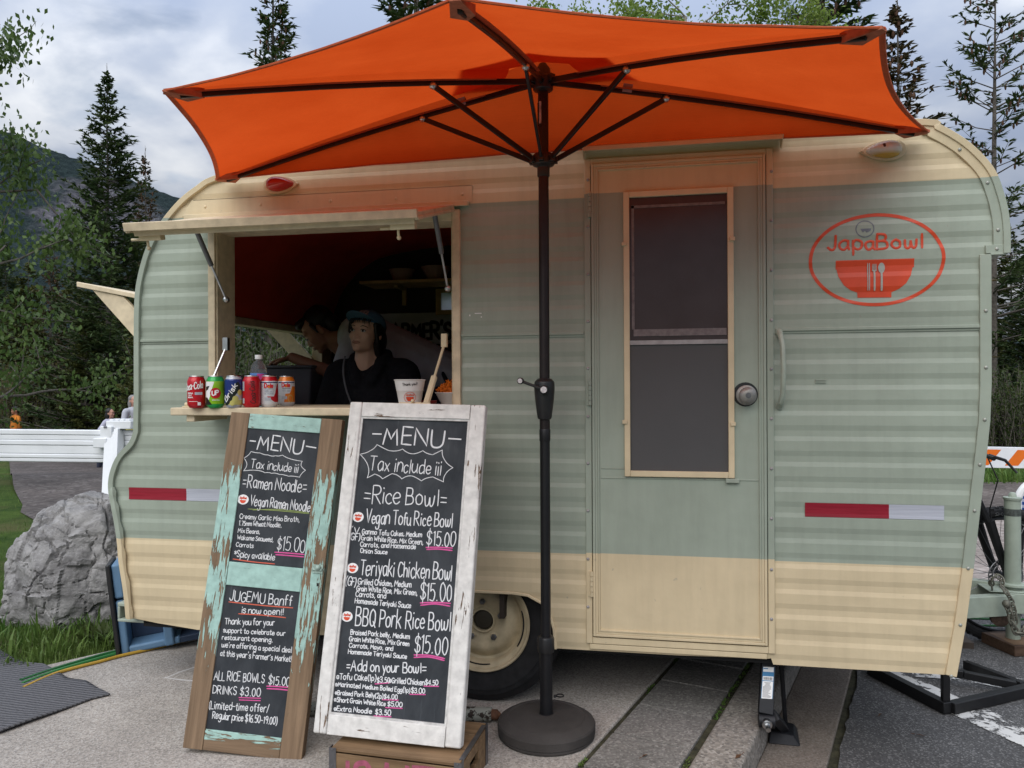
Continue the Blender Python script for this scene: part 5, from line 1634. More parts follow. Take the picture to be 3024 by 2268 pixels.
def board(name, label, bl, br, tl, quad, group=None):
    bl, br, tl = Vector(bl), Vector(br), Vector(tl)
    ex_ = (br - bl).normalized()
    ey_ = (tl - bl); ey_ = (ey_ - ex_ * ey_.dot(ex_)); H = ey_.length; ey_.normalize()
    n = ex_.cross(ey_)
    t = thing(name, label, 'menu board', M=frame(bl, ex_, ey_, n), group=group)
    Wd = (br - bl).length                                    # photo pixels -> place on the board (perspective of its four corners)
    A_, b_ = [], []
    for (x, y), (u, v_) in zip(quad, ((0, H), (Wd, H), (Wd, 0), (0, 0))):
        A_ += [[x, y, 1, 0, 0, 0, -u * x, -u * y], [0, 0, 0, x, y, 1, -v_ * x, -v_ * y]]
        b_ += [u, v_]
    h_ = np.linalg.solve(np.array(A_, float), np.array(b_, float))
    def uv(px, py):
        w_ = h_[6] * px + h_[7] * py + 1
        return (float((h_[0] * px + h_[1] * py + h_[2]) / w_), float((h_[3] * px + h_[4] * py + h_[5]) / w_))
    return t, uv, (br - bl).length, H
SCALES = {'A': (500, 1150, 2.212), 'B': (500, 1668, 2.765), 'C': (900, 1850, 3.687)}
def conv(uv, tagc, p):
    x0, y0, s = SCALES[tagc]
    return Vector(uv(x0 + p[0] / s, y0 + p[1] / s))
def letters(t, uv, rows, face_h):
    f = lambda u, v_: Vector((u, v_, face_h))
    N = Vector((0, 0, 1))
    for i, (tg, text, a, b, h, wt) in enumerate(rows):
        mb = MB()
        pa, pb = conv(uv, tg, a), conv(uv, tg, b)
        wt *= .92 if wt < .0034 else .88
        hh = (conv(uv, tg, (a[0], a[1] - h)) - pa).length * (.84 if wt < .0034 else .96)
        write(mb, text, f, N, pa, pb, hh, wt, i, lift=.00025 + .00005 * (i % 3))
        mb.build('chalk_text', WHITEI, t, local=True, smooth=0)
    return f, N
def lines(nm, m_, par, uv, f, N, L, wt):
    for tg, pts in L:
        P = [conv(uv, tg, p) for p in pts]
        MB().ribbon([f(*p) for p in (crv([tuple(q) for q in P], 5) if len(P) > 2 else P)], N, wt, .0004, .0004).build(nm, m_, par, local=True, smooth=0)
def burst(mb, uv, f, N, tg, spikes, wt):
    S = [conv(uv, tg, p) for p in spikes]
    c = sum(S, Vector((0, 0))) / len(S)
    for a, b in zip(S, S[1:] + S[:1]):
        m_ = (a + b) / 2
        m_ = m_ + (c - m_).normalized() * (a - b).length * .20
        P = [a * (1 - t) ** 2 + m_ * 2 * t * (1 - t) + b * t * t for t in [k / 6 for k in range(7)]]
        mb.ribbon([f(*p) for p in P], N, wt, .0004, .0004)
def badge(t, parent, uv, tg, pts, face_h):
    for c in pts:
        o_ = conv(uv, tg, c)
        r1 = (conv(uv, tg, (c[0] + 37, c[1])) - o_).length if tg == 'A' else .016
        b = MB()
        b.lathe([(1, .0), (1, .0007), (.96, .0010)], 28, Matrix.Translation((o_.x, o_.y, face_h)) @ Matrix.Diagonal((r1, r1 * .84, 1, 1)))
        s_ = b.build('logo_sticker', WHITEQ, parent, local=True, smooth=0)
        b = MB()
        P = [(o_.x + r1 * .56 * math.cos(math.pi + math.pi * k / 12), o_.y - r1 * .08 + r1 * .55 * math.sin(math.pi + math.pi * k / 12)) for k in range(13)]
        b.prism(P, face_h + .0010, face_h + .0014)
        write(b, 'JapaBowl', lambda u, v_: Vector((u, v_, face_h + .001)), Vector((0, 0, 1)), (o_.x - r1 * .6, o_.y + r1 * .12), (o_.x + r1 * .6, o_.y + r1 * .12), r1 * .40, r1 * .085, 1)
        b.build('sticker_print', LOGOR, s_, local=True, smooth=0)

W1, W2_ = (.13, .086, .052), (.265, .180, .112)
AQ = (.38, .58, .52)
# left board: a peeling aqua cabinet door
LB, uv, bw_, bh_ = board('menu_board', 'peeling aqua and brown wooden door board leaning on the counter, headed Ramen Noodle', (-1.6315, -.5403, .0192), (-1.2026, -.5102, -.0105), (-1.566, -.3264, 1.1814), ((681, 1209), (1014, 1231), (887, 2243), (540, 2201)))
TH = .034
u1, v1 = uv(604, 2150)[0], None
p_tl, p_tr = uv(731, 1261), uv(944, 1279)
p_bl, p_br = uv(604, 2147), uv(831, 2171)
sL, sR = .5 * (p_tl[0] + p_bl[0]), .5 * (p_tr[0] + p_br[0])
top_b = uv(800, 1262)[1]; midt = uv(770, 1664)[1]; midb = uv(770, 1735)[1]; botb = uv(720, 2160)[1]
mb = MB(); mb.bx((0, 0, -TH), (sL, bh_, 0))
mb.build('stile', peel('aqua_left_stile', (W1, W2_), AQ, [(0, .08), (.22, .13), (.32, .325), (.92, .355), (1.05, .27), (1.12, .12)], 3), LB, local=True, bevel=.002)
mb = MB(); mb.bx((sR, 0, -TH), (bw_, bh_, 0))
mb.build('stile', peel('aqua_right_stile', (W1, W2_), AQ, [(0, .10), (.30, .16), (.40, .315), (.95, .335), (1.10, .27), (1.2, .16)], 8), LB, local=True, bevel=.002)
for (va, vb, nm, k, sd) in ((top_b, bh_, 'aqua_top_rail', .45, 5), (midb, midt, 'aqua_middle_rail', .60, 6)):
    mb = MB(); mb.bx((sL + .0008, va, -TH), (sR - .0008, vb - .001, -.001))
    mb.build('rail', peel(nm, (W1, W2_), AQ, [(0, k), (1, k)], sd, 0), LB, local=True, bevel=.002)
mb = MB(); mb.bx((sL + .0008, 0.001, -TH), (sR - .0008, botb, -.001))
mb.build('rail', peel('aqua_bottom_rail', (W1, W2_), AQ, [(0, .10), (botb * .5, .18), (botb * .8, .36), (botb, .38)], 7, 0), LB, local=True, bevel=.002)
mb = MB(); mb.bx((sL, midt, -.022), (sR, top_b, -.006)); mb.bx((sL, botb, -.022), (sR, midb, -.006))
pan = mb.build('chalk_panel', CHALK, LB, local=True)
rowsL = [
 ('A', 'MENU', (568, 374), (856, 408), 98, .0062), ('A', 'Tax include iii', (524, 500), (835, 532), 70, .0036),
 ('A', '=Ramen Noodle=', (470, 628), (892, 664), 84, .0040), ('A', 'Vegan Ramen Noodle', (520, 750), (912, 790), 82, .0038),
 ('A', 'Creamy Garlic Miso Broth,', (452, 838), (844, 858), 40, .0029), ('A', '1.75mm Wheat Noodle,', (448, 882), (727, 895), 37, .0028),
 ('A', 'Mix Beans,', (440, 930), (586, 938), 36, .0028), ('A', 'Wakame Seaweed,', (437, 975), (674, 990), 36, .0028), ('A', 'Carrots', (428, 1022), (541, 1032), 36, .0028),
 ('A', '$15.00', (695, 1045), (880, 1060), 105, .0034), ('A', '*Spicy available', (415, 1088), (680, 1112), 52, .0032),
 ('B', 'JUGEMU Banff', (482, 287), (988, 330), 98, .0038), ('B', 'is now open!!', (582, 388), (922, 403), 62, .0034),
 ('B', 'Thank you for your', (445, 478), (850, 490), 62, .0032), ('B', 'support to celebrate our', (432, 545), (937, 572), 48, .0030),
 ('B', 'restaurant opening.', (422, 603), (838, 625), 46, .0030), ('B', "we're offering a special deal", (420, 665), (990, 708), 52, .0030),
 ('B', "at this year's Farmer's Market!", (408, 735), (990, 785), 56, .0030), ('B', 'ALL RICE BOWLS', (358, 930), (768, 955), 86, .0034),
 ('B', '$15.00', (800, 965), (970, 980), 84, .0034), ('B', 'DRINKS', (348, 1040), (540, 1052), 80, .0034), ('B', '$3.00', (570, 1055), (735, 1065), 82, .0034),
 ('B', '(Limited-time offer/', (318, 1163), (800, 1190), 75, .0034), ('B', 'Regular price $16.50-19.00)', (345, 1240), (872, 1290), 68, .0032)]
FH = -.006
f, N = letters(pan, uv, rowsL, FH)
mb = MB()
lines('heading_dash', WHITEI, pan, uv, f, N, [('A', ((522, 322), (556, 325))), ('A', ((894, 356), (955, 366)))], .006)
burst(mb, uv, f, N, 'A', [(480, 437), (527, 393), (585, 402), (640, 415), (690, 420), (735, 416), (866, 456), (858, 486), (887, 516), (848, 562), (775, 556), (715, 545), (662, 538), (620, 534), (545, 517), (478, 522), (500, 480)], .0024)
mb.build('chalk_burst', WHITEI, pan, local=True, smooth=0)
lines('pink_underline', PINKI, pan, uv, f, N, [('A', ((684, 1058), (780, 1064), (876, 1072))), ('A', ((690, 1074), (780, 1080), (873, 1088))), ('B', ((788, 980), (880, 983), (962, 990))), ('B', ((790, 1000), (880, 1004), (962, 1012))), ('B', ((562, 1073), (737, 1078))), ('B', ((565, 1092), (735, 1097)))], .0042)
lines('red_underline', REDI, pan, uv, f, N, [('A', ((410, 1104), (540, 1122), (682, 1135))), ('B', ((478, 298), (740, 325), (1000, 345))), ('B', ((558, 395), (750, 405), (942, 425)))], .0036)
lines('green_underline', LIMEI, pan, uv, f, N, [('A', ((507, 774), (700, 784), (910, 803))), ('A', ((540, 781), (700, 776), (906, 796)))], .0026)
badge(LB, pan, uv, 'A', [(475, 712)], FH)
# old latch and keyhole on the right stile
lu, lv = uv(938, 1678)
mb = MB(); mb.bx((lu - .018, lv - .014, 0), (lu + .020, lv + .016, .004)); mb.bx((lu - .020, lv - .004, .004), (lu + .018, lv + .004, .010)); mb.ball((lu + .004, lv + .006, .010), (.010, .010, .008), 8, 6)
mb.build('door_latch', mat('aqua_painted_latch', (.30, .40, .35), .6, var=.45, vs=90, bump=.6, bs=200), LB, local=True, bevel=.001)
lu, lv = uv(938, 1724)
mb = MB(); mb.bx((lu - .0035, lv - .005, 0), (lu + .0035, lv + .006, .0008))
mb.build('keyhole', BLACKI, LB, local=True)

# right board: a white window sash with a chalk pane, standing on the crate
RB, uv, bw_, bh_ = board('menu_board', 'white framed chalkboard standing on the wooden crate, headed Rice Bowl', (-1.1014, -.6335, .1546), (-.6071, -.6371, .1431), (-1.0749, -.3736, 1.2206), ((1031, 1184), (1436, 1197), (1358, 2215), (926, 2165)))
TH = .042
P = [uv(*p) for p in ((1062, 1226), (1389, 1243), (972, 2112), (1314, 2149))]
q_tl, q_tr, q_bl, q_br = P
sL, sR = .5 * (q_tl[0] + q_bl[0]), .5 * (q_tr[0] + q_br[0])
tb, bb = .5 * (q_tl[1] + q_tr[1]), .5 * (q_bl[1] + q_br[1])
WS = lambda nm, sd, ax, k=.47: peel(nm, ((.09, .05, .03), (.20, .13, .08)), (.73, .715, .68), [(0, k), (1, k)], sd, ax)
mb = MB(); mb.bx((0, 0, -TH), (sL, bh_, 0)); mb.build('stile', WS('white_left_stile', 11, 1, .455), RB, local=True, bevel=.006, segs=3)
mb = MB(); mb.bx((sR, .001, -TH), (bw_, bh_ - .001, 0)); mb.build('stile', WS('white_right_stile', 12, 1, .455), RB, local=True, bevel=.006, segs=3)
mb = MB(); mb.bx((sL + .001, tb, -TH), (sR - .001, bh_ - .001, -.0012)); mb.build('rail', WS('white_top_rail', 13, 0, .445), RB, local=True, bevel=.002)
mb = MB(); mb.bx((sL + .001, .0, -TH), (sR - .001, bb, -.0012)); mb.build('rail', WS('white_bottom_rail', 14, 0, .45), RB, local=True, bevel=.002)
mb = MB()
for (a, b) in (((sL, bb, -.012), (sL + .007, tb, -.005)), ((sR - .007, bb, -.012), (sR, tb, -.005)), ((sL + .007, tb - .007, -.012), (sR - .007, tb, -.005)), ((sL + .007, bb, -.012), (sR - .007, bb + .007, -.005))):
    mb.bx(a, b)
mb.build('glazing_bead', mat('worn_white_bead', (.52, .51, .49), .6, var=.25, vs=40, bump=.3, bs=120), RB, local=True)
mb = MB(); mb.bx((sL, bb, -.026), (sR, tb, -.012))
pan = mb.build('chalk_panel', CHALK, RB, local=True)
FH = -.012
rowsR = [
 ('A', 'MENU', (1386, 354), (1774, 384), 118, .0068), ('A', 'Tax include iii', (1295, 528), (1765, 568), 98, .0042), ('A', '=Rice Bowl=', (1260, 750), (1808, 778), 118, .0046),
 ('A', 'Vegan Tofu Rice Bowl', (1272, 884), (1842, 914), 92, .0044), ('A', '(V', (1172, 953), (1226, 956), 52, .0036), ('A', 'GF)', (1172, 992), (1232, 998), 52, .0036),
 ('A', 'Ganmo Tofu Cakes, Medium', (1247, 955), (1642, 978), 40, .0032), ('A', 'Grain White Rice, Mix Green,', (1242, 995), (1650, 1028), 40, .0031),
 ('A', 'Carrots, and Homemade', (1237, 1038), (1602, 1056), 38, .0031), ('A', 'Onion Sauce', (1237, 1080), (1415, 1090), 36, .0031), ('A', '$15.00', (1672, 1030), (1858, 1042), 104, .0040),
 ('A', 'Teriyaki Chicken Bowl', (1237, 1222), (1835, 1264), 108, .0044), ('A', '(GF)', (1140, 1288), (1208, 1298), 66, .0036), ('A', 'Grilled Chicken, Medium', (1222, 1286), (1570, 1308), 44, .0033),
 ('A', 'Grain White Rice, Mix Green,', (1213, 1328), (1612, 1362), 42, .0032), ('A', 'Carrots, and', (1207, 1367), (1405, 1378), 40, .0032), ('A', 'Homemade Teriyaki Sauce', (1203, 1408), (1567, 1444), 40, .0032),
 ('A', '$15.00', (1630, 1394), (1835, 1406), 118, .0042), ('A', 'BBQ Pork Rice Bowl', (1205, 1553), (1830, 1596), 118, .0046),
 ('C', 'Braised Pork belly, Medium', (485, 108), (1127, 160), 64, .0033), ('C', 'Grain White Rice, Mix Green', (470, 180), (1120, 237), 62, .0032), ('C', 'Carrots, Mayo, and', (470, 248), (947, 286), 58, .0032),
 ('C', 'Homemade Teriyaki Sauce', (460, 315), (1095, 376), 58, .0032), ('C', '$15.00', (1180, 312), (1540, 342), 205, .0042), ('C', '=Add on your Bowl=', (445, 498), (1302, 536), 118, .0042),
 ('C', '@Tofu Cake(1p)', (335, 590), (762, 614), 78, .0034), ('C', '$3.50', (775, 632), (912, 636), 72, .0032), ('C', '@Grilled Chicken', (905, 632), (1285, 662), 70, .0033), ('C', '$4.50', (1297, 658), (1433, 664), 66, .0032),
 ('C', '@Marinated Medium Boiled Egg(1p)', (322, 668), (1132, 742), 60, .0031), ('C', '$3.00', (1145, 743), (1290, 752), 66, .0031), ('C', '@Braised Pork Belly(2p)', (320, 758), (838, 802), 60, .0031), ('C', '$4.00', (850, 806), (996, 814), 62, .0031),
 ('C', '@Short Grain White Rice', (310, 832), (864, 884), 58, .0031), ('C', '$5.00', (890, 884), (1046, 896), 60, .0031), ('C', '@Extra Noodle', (308, 930), (714, 964), 64, .0033), ('C', '$3.50', (756, 972), (924, 986), 68, .0033)]
f, N = letters(pan, uv, rowsR, FH)
mb = MB()
lines('heading_dash', WHITEI, pan, uv, f, N, [('A', ((1318, 289), (1372, 291))), ('A', ((1822, 324), (1900, 330)))], .0065)
burst(mb, uv, f, N, 'A', [(1232, 425), (1300, 402), (1345, 361), (1425, 402), (1515, 392), (1585, 425), (1650, 404), (1715, 432), (1778, 401), (1795, 470), (1848, 519), (1800, 560), (1785, 613), (1715, 580), (1640, 606), (1575, 572), (1510, 592), (1445, 556), (1382, 590), (1330, 558), (1281, 583), (1288, 510)], .0026)
mb.build('chalk_burst', WHITEI, pan, local=True, smooth=0)
lines('pink_underline', PINKI, pan, uv, f, N, [('A', ((1670, 1047), (1750, 1046), (1842, 1052))), ('A', ((1675, 1060), (1750, 1058), (1840, 1068))), ('A', ((1632, 1411), (1730, 1408), (1828, 1415))), ('A', ((1635, 1426), (1730, 1418), (1825, 1433))),
 ('C', ((1178, 335), (1340, 340), (1507, 376))), ('C', ((1178, 362), (1340, 358), (1503, 396))), ('C', ((755, 646), (912, 634))), ('C', ((1285, 672), (1442, 675))), ('C', ((1133, 759), (1297, 763))), ('C', ((835, 815), (1003, 822))), ('C', ((870, 900), (1047, 910))), ('C', ((742, 990), (926, 999)))], .0042)
badge(RB, pan, uv, 'A', [(1222, 843), (1187, 1180), (1152, 1497)], FH)

# ------------------------------------------------------------------ things on the counter
DEP = bpy.context.evaluated_depsgraph_get
def can(px, d, label, cols, body, rows, top_z=(.012, .100)):
    p = AT(px, 1137, d)
    t = thing('drink_can', label, 'drink can', (p.x, p.y, CT), 'drink cans on the counter')
    M = Matrix.Translation((p.x, p.y, CT))
    toward = Vector((EYE.x - p.x, EYE.y - p.y, 0)).normalized()
    rgt = Vector((-toward.y, toward.x, 0))
    r = .0332
    prof = [(.024, .0), (.026, .002), (.0325, .011), (r, .015), (r, .030), (r, .055), (r, .080), (r, .1015), (.0305, .109), (.0268, .1165), (.0265, .119)]
    mb = MB(); mb.lathe(prof, 32, M, body)
    b = mb.build('can_body', cols, t, smooth=40)
    mb = MB(); mb.lathe([(.0265, .1185), (.0275, .1205), (.0268, .1222), (.0250, .1215), (.0240, .1185), (.001, .1185)], 32, M)
    mb.bx((p.x - .006, p.y - .010, CT + .1188), (p.x + .006, p.y + .010, CT + .1200))
    mb.build('can_lid', STEEL, t)
    def f(u, v_):
        a = u / r
        dirv = toward * math.cos(a) + rgt * math.sin(a)
        return Vector((p.x, p.y, CT)) + dirv * r + Vector((0, 0, v_))
    nf = lambda q: Vector((q.x - p.x, q.y - p.y, 0)).normalized()
    def patch(poly, m, nm, off=.0003, n=10):
        """a printed shape wrapped on the can (u,v polygon)"""
        us = [q[0] for q in poly]
        mbp = MB()
        b0, b1 = min(us), max(us)
        cuts = [b0 + (b1 - b0) * k / n for k in range(n + 1)]
        for x0, x1 in zip(cuts, cuts[1:]):
            def span(x):
                Y = []
                for (ax_, ay), (bx2, by) in zip(poly, poly[1:] + poly[:1]):
                    if (ax_ - x) * (bx2 - x) <= 0 and abs(ax_ - bx2) > 1e-9:
                        Y.append(ay + (by - ay) * (x - ax_) / (bx2 - ax_))
                return (min(Y), max(Y)) if len(Y) > 1 else None
            s0, s1 = span(x0 + 1e-6), span(x1 - 1e-6)
            if s0 and s1:
                q4 = [f(x0, s0[0]), f(x1, s1[0]), f(x1, s1[1]), f(x0, s0[1])]
                mbp.add([q_ + nf(q_) * off for q_ in q4], [(0, 1, 2, 3)])
        return mbp.build(nm, m, b, smooth=0)
    for kind, *a in rows:
        if kind == 't':
            text, p0, p1, h, wt, m, sl_ = a
            mb = MB(); write(mb, text, f, nf, p0, p1, h, wt, 1, slant=sl_, hh=.0003, lift=.0008)
            mb.build('printed_lettering', m, b, smooth=0)
        else:
            poly, m, off = a
            patch(poly, m, 'printed_patch', off)
    return t
def circ(cx_, cy_, r, n=24, ry=None):
    return [(cx_ + r * math.cos(2 * math.pi * k / n), cy_ + (ry or r) * math.sin(2 * math.pi * k / n)) for k in range(n)]
def rect(x0, y0, x1, y1):
    return [(x0, y0), (x1, y0), (x1, y1), (x0, y1)]
pm = lambda n, c, r=.28: mat(n, c, r, .15, .5, var=.06, vs=40)
CRED, CGRN, CLIM, CBLU = pm('can_red', (.44, .006, .014)), pm('can_green', (.012, .30, .06)), pm('can_lime', (.22, .44, .012)), pm('can_blue', (.012, .030, .17))
CYEL, CSIL, CORA, CWHI, CBLK, CNAV = pm('can_yellow', (.50, .46, .14)), pm('can_silver', (.42, .45, .50)), pm('can_orange', (.66, .18, .015)), pm('can_white', (.58, .60, .63)), pm('can_black', (.012, .016, .014)), pm('can_navy', (.02, .03, .12))
can(580, 2.955, 'red cola can with white script lettering, leftmost of the cans on the counter', [CRED], 0,
    [('t', 'Coca-Cola', (-.052, .066), (.024, .076), .026, .0034, WHITEQ, .28), ('t', 'ORIGINAL', (-.036, .054), (-.012, .054), .005, .0012, WHITEQ, 0), ('t', 'GOUT', (-.034, .046), (-.016, .046), .005, .0012, WHITEQ, 0), ('t', 'ORIGINAL', (-.036, .038), (-.012, .038), .005, .0012, WHITEQ, 0),
     ('p', rect(-.006, .050, .022, .060), CSIL, .0006), ('p', rect(.004, .010, .016, .022), WHITEQ, .0003), ('p', rect(-.030, .024, .004, .0255), WHITEQ, .0003)])
can(636, 2.955, 'green and lime soda can with a red disc, between two other cans', [CLIM, CGRN], [1, 1, 1, 0, 0, 0, 0, 1, 1, 1],
    [('p', [(-.048, .100), (-.004, .100), (-.030, .016), (-.048, .016)], WHITEQ, .0002), ('p', [(-.050, .012), (-.012, .012), (-.034, .040), (-.050, .040)], CBLK, .0004), ('p', [(-.05, .062), (-.030, .070), (-.022, .084), (-.05, .080)], CBLK, .0004),
     ('p', circ(.0, .056, .0205), CRED, .0006), ('t', 'UP', (-.012, .048), (.010, .050), .0165, .0042, WHITEQ, .12), ('t', 'lemon lime', (-.012, .028), (.014, .028), .005, .0009, WHITEQ, 0)])
can(690.5, 2.955, 'blue and yellow iced tea can with slanted white lettering', [CYEL, CBLU, CSIL], [2, 2, 0, 0, 2, 1, 1, 1, 2, 2],
    [('p', [(-.048, .016), (-.030, .016), (.014, .104), (-.048, .104)], CBLU, .0002), ('p', [(-.038, .010), (-.022, .010), (.030, .082), (.014, .102), (.006, .092), (-.036, .030)], CBLK, .0004),
     ('p', circ(.006, .034, .012), CYEL, .0004), ('p', circ(.024, .058, .011), CYEL, .0004), ('p', circ(-.006, .018, .010), CYEL, .0005),
     ('t', 'Brisk', (-.030, .022), (.014, .084), .019, .0036, WHITEQ, .1)])
can(743, 2.965, 'plain red cola can with dark upright script, fourth of the cans', [CRED], 0,
    [('t', 'Coca-Cola', (.016, .016), (.010, .100), .020, .0024, CBLK, .2), ('p', rect(-.045, .064, -.030, .100), CSIL, .0003), ('p', rect(-.044, .016, -.030, .036), CSIL, .0003)])
can(795, 3.00, 'white juice can with a red top and apple panel', [CWHI, CRED], [0, 0, 0, 0, 0, 0, 0, 1, 1, 1],
    [('t', 'Dole', (-.018, .076), (.014, .076), .016, .0044, REDP, 0), ('p', rect(-.040, .094, .040, .098), CNAV, .0003), ('p', circ(-.001, .079, .0045), CORA, .0012), ('p', rect(-.018, .070, .016, .0715), CBLK, .0003), ('t', '100% juice', (-.018, .059), (.016, .059), .008, .0013, CSIL, 0), ('t', 'DE POMME', (-.018, .050), (.016, .050), .006, .0012, CSIL, 0),
     ('p', [(-.010, .042), (.020, .042), (.034, .090), (.046, .090), (.046, .020), (.020, .020)], CRED, .0002), ('p', rect(-.018, .026, .006, .038), CSIL, .0004)])
can(846, 3.16, 'white and orange juice can, last of the cans and set farther back', [CWHI, CORA], [0, 0, 0, 0, 0, 0, 0, 1, 1, 1],
    [('t', 'Dole', (-.018, .078), (.014, .078), .016, .0044, REDP, 0), ('p', rect(-.040, .094, .040, .098), CNAV, .0003), ('p', circ(-.001, .081, .0045), CORA, .0012), ('p', rect(-.018, .071, .016, .0725), CBLK, .0003), ('t', '100% juice', (-.018, .060), (.016, .060), .008, .0013, CSIL, 0),
     ('p', [(-.010, .016), (.046, .016), (.046, .080), (.022, .080), (.016, .052), (-.008, .050)], CORA, .0002), ('p', rect(-.020, .028, .002, .040), CSIL, .0004), ('p', circ(.016, .030, .011, ry=.016), CYEL, .0004), ('p', circ(.016, .030, .009, ry=.0135), CORA, .0006)])
# water bottle
CLR = NT('clear_plastic'); CLR.p.inputs['Transmission Weight'].default_value = .92; CLR.p.inputs['IOR'].default_value = 1.15
CLEARP = CLR.fin((.86, .90, .92), .06, 0, .6)
p = AT(764, 1137, 3.09)
t = thing('water_bottle', 'clear plastic water bottle with white cap and blue and pink label behind the cans', 'bottle', (p.x, p.y, CT))
M = Matrix.Translation((p.x, p.y, CT))
mb = MB(); mb.lathe([(.026, .0), (.031, .004), (.0325, .012), (.031, .03), (.0325, .05), (.0325, .135), (.031, .150), (.026, .165), (.018, .178), (.0125, .184), (.0125, .192)], 28, M)
mb.build('bottle_body', CLEARP, t, smooth=50)
mb = MB(); mb.lathe([(.0145, .190), (.0145, .205), (.0135, .207)], 20, M); mb.build('bottle_cap', WHITEQ, t)
mb = MB(); mb.lathe([(.0331, .052), (.0331, .085), (.0331, .134)], 32, M, [0, 0], cap=False)
BLB = mat('blue_label', (.10, .22, .52), .4)
lb = mb.build('bottle_label', [BLB], t)
tw = Vector((EYE.x - p.x, EYE.y - p.y, 0)).normalized(); rg = Vector((-tw.y, tw.x, 0))
def cyl(u, v_, r=.0336):
    a = u / r
    return Vector((p.x, p.y, CT + v_)) + (tw * math.cos(a) + rg * math.sin(a)) * r
for (u0, u1, z0, z1, m_) in ((-.006, .020, .085, .131, mat('pink_label', (.56, .06, .28), .4)), (.021, .045, .06, .131, mat('grey_label', (.30, .30, .36), .4)), (-.040, -.022, .08, .125, CNAV)):
    mb = MB()
    for k in range(5):
        a, b = u0 + (u1 - u0) * k / 5, u0 + (u1 - u0) * (k + 1) / 5
        mb.add([cyl(a, z0), cyl(b, z0), cyl(b, z1), cyl(a, z1)], [(0, 1, 2, 3)])
    mb.build('label_print', m_, lb, smooth=0)
# thank-you cup
p = Vector((-.943, -.10, CT))
t = thing('paper_cup', 'white paper soup cup reading Thank you on the counter behind the white chalkboard', 'paper cup', p)
M = Matrix.Translation(p)
PAPER = mat('white_paper', (.66, .65, .64), .55, var=.05, vs=20)
mb = MB(); mb.lathe([(.040, .0), (.0415, .003), (.0415, .006), (.0510, .060), (.0520, .061), (.0525, .066), (.0590, .100), (.0615, .102), (.0615, .104), (.0590, .105), (.0570, .100), (.0405, .010), (.001, .009)], 36, M)
cb = mb.build('cup_body', PAPER, t)
tw = Vector((EYE.x - p.x, EYE.y - p.y, 0)).normalized(); rg = Vector((-tw.y, tw.x, 0))
def cone(u, v_):
    r = .0410 + (.0590 - .0410) * v_ / .100
    a = u / r
    return Vector((p.x, p.y, p.z + v_)) + (tw * math.cos(a) + rg * math.sin(a)) * (r + .0012)
nfc = lambda q: Vector((q.x - p.x, q.y - p.y, -.01)).normalized()
mb = MB(); write(mb, 'Thank you!!', cone, nfc, (-.028, .080), (.030, .084), .010, .0016, 2, hh=.0002, lift=.0003)
mb.build('handwriting', BLACKI, cb, smooth=0)
mb = MB()
mb.ribbon([cone(.022 * math.cos(2 * math.pi * k / 40), .036 + .020 * math.sin(2 * math.pi * k / 40)) for k in range(41)], nfc, .0016, .0002, .0003)
write(mb, 'JapaBowl', cone, nfc, (-.016, .042), (.016, .043), .007, .0013, 2, hh=.0002, lift=.0003)
for k in range(9):
    y_ = .037 - .0018 * k; w_ = .014 * math.sqrt(max(.02, 1 - (k / 9.5) ** 2))
    mb.ribbon([cone(-w_ + 2 * w_ * q_ / 6, y_) for q_ in range(7)], nfc, .0019, .0002, .0003)
mb.build('printed_logo', LOGOR, cb, smooth=0)
# bowl of grated carrot and a small red dish
p = W(1335, 1180, .06); p.z = CT
t = thing('food_bowl', 'white takeaway bowl heaped with orange grated carrot beside the hatch post', 'bowl', p)
mb = MB(); mb.lathe([(.040, .0), (.043, .004), (.066, .048), (.069, .050), (.069, .053), (.064, .052), (.042, .010), (.001, .008)], 32, Matrix.Translation(p))
mb.build('bowl_body', PAPER, t)
mb = MB(); rr = random.Random(3)
mb.ball(p + Vector((0, 0, .045)), (.055, .055, .030), 16, 10)
for k in range(190):
    a = rr.uniform(0, 6.28); r_ = .055 * math.sqrt(rr.random()); z_ = .055 + .040 * (1 - (r_ / .058) ** 2) * rr.uniform(.5, 1.1)
    q_ = p + Vector((r_ * math.cos(a), r_ * math.sin(a), z_))
    d = Vector((rr.uniform(-1, 1), rr.uniform(-1, 1), rr.uniform(-.5, 1))).normalized() * .014
    mb.tube([q_ - d, q_ + d * .2 + Vector((0, 0, .003)), q_ + d], .0018, 4)
mb.build('grated_carrot', mat('carrot', (.62, .15, .012), .5, var=.25, vs=90), t)
p = W(1266, 1188, .02); p.z = CT
t = thing('sauce_dish', 'small dark red dish between the paper cup and the carrot bowl', 'dish', p)
mb = MB(); mb.lathe([(.020, .0), (.030, .004), (.034, .020), (.032, .021), (.027, .006), (.001, .005)], 20, Matrix.Translation(p))
mb.build('dish_body', mat('dark_red_glaze', (.16, .01, .012), .3), t)

# ------------------------------------------------------------------ inside the trailer
GREYP = mat('grey_bin_plastic', (.10, .10, .115), .5, var=.15, vs=9)
pa, pb = W(757, 1082, .98), W(921, 1086, .98)
t = thing('storage_bin', 'grey plastic storage bin on the worktop under the cook\'s hand', 'storage bin', ((pa.x + pb.x) / 2, 1.12, .96))
mb = MB()
bz0, bz1, xa_, xb_ = .962, pa.z - .012, -2.13, pb.x
mb.add([(xa_ + .02, .99, bz0), (xb_ - .03, .99, bz0), (xb_ - .03, 1.26, bz0), (xa_ + .02, 1.26, bz0), (xa_, .97, bz1), (xb_, .97, bz1), (xb_, 1.28, bz1), (xa_, 1.28, bz1)], [(3, 2, 1, 0), (0, 1, 5, 4), (1, 2, 6, 5), (2, 3, 7, 6), (3, 0, 4, 7), (4, 5, 6, 7)])
mb.build('bin_body', GREYP, t, bevel=.008)
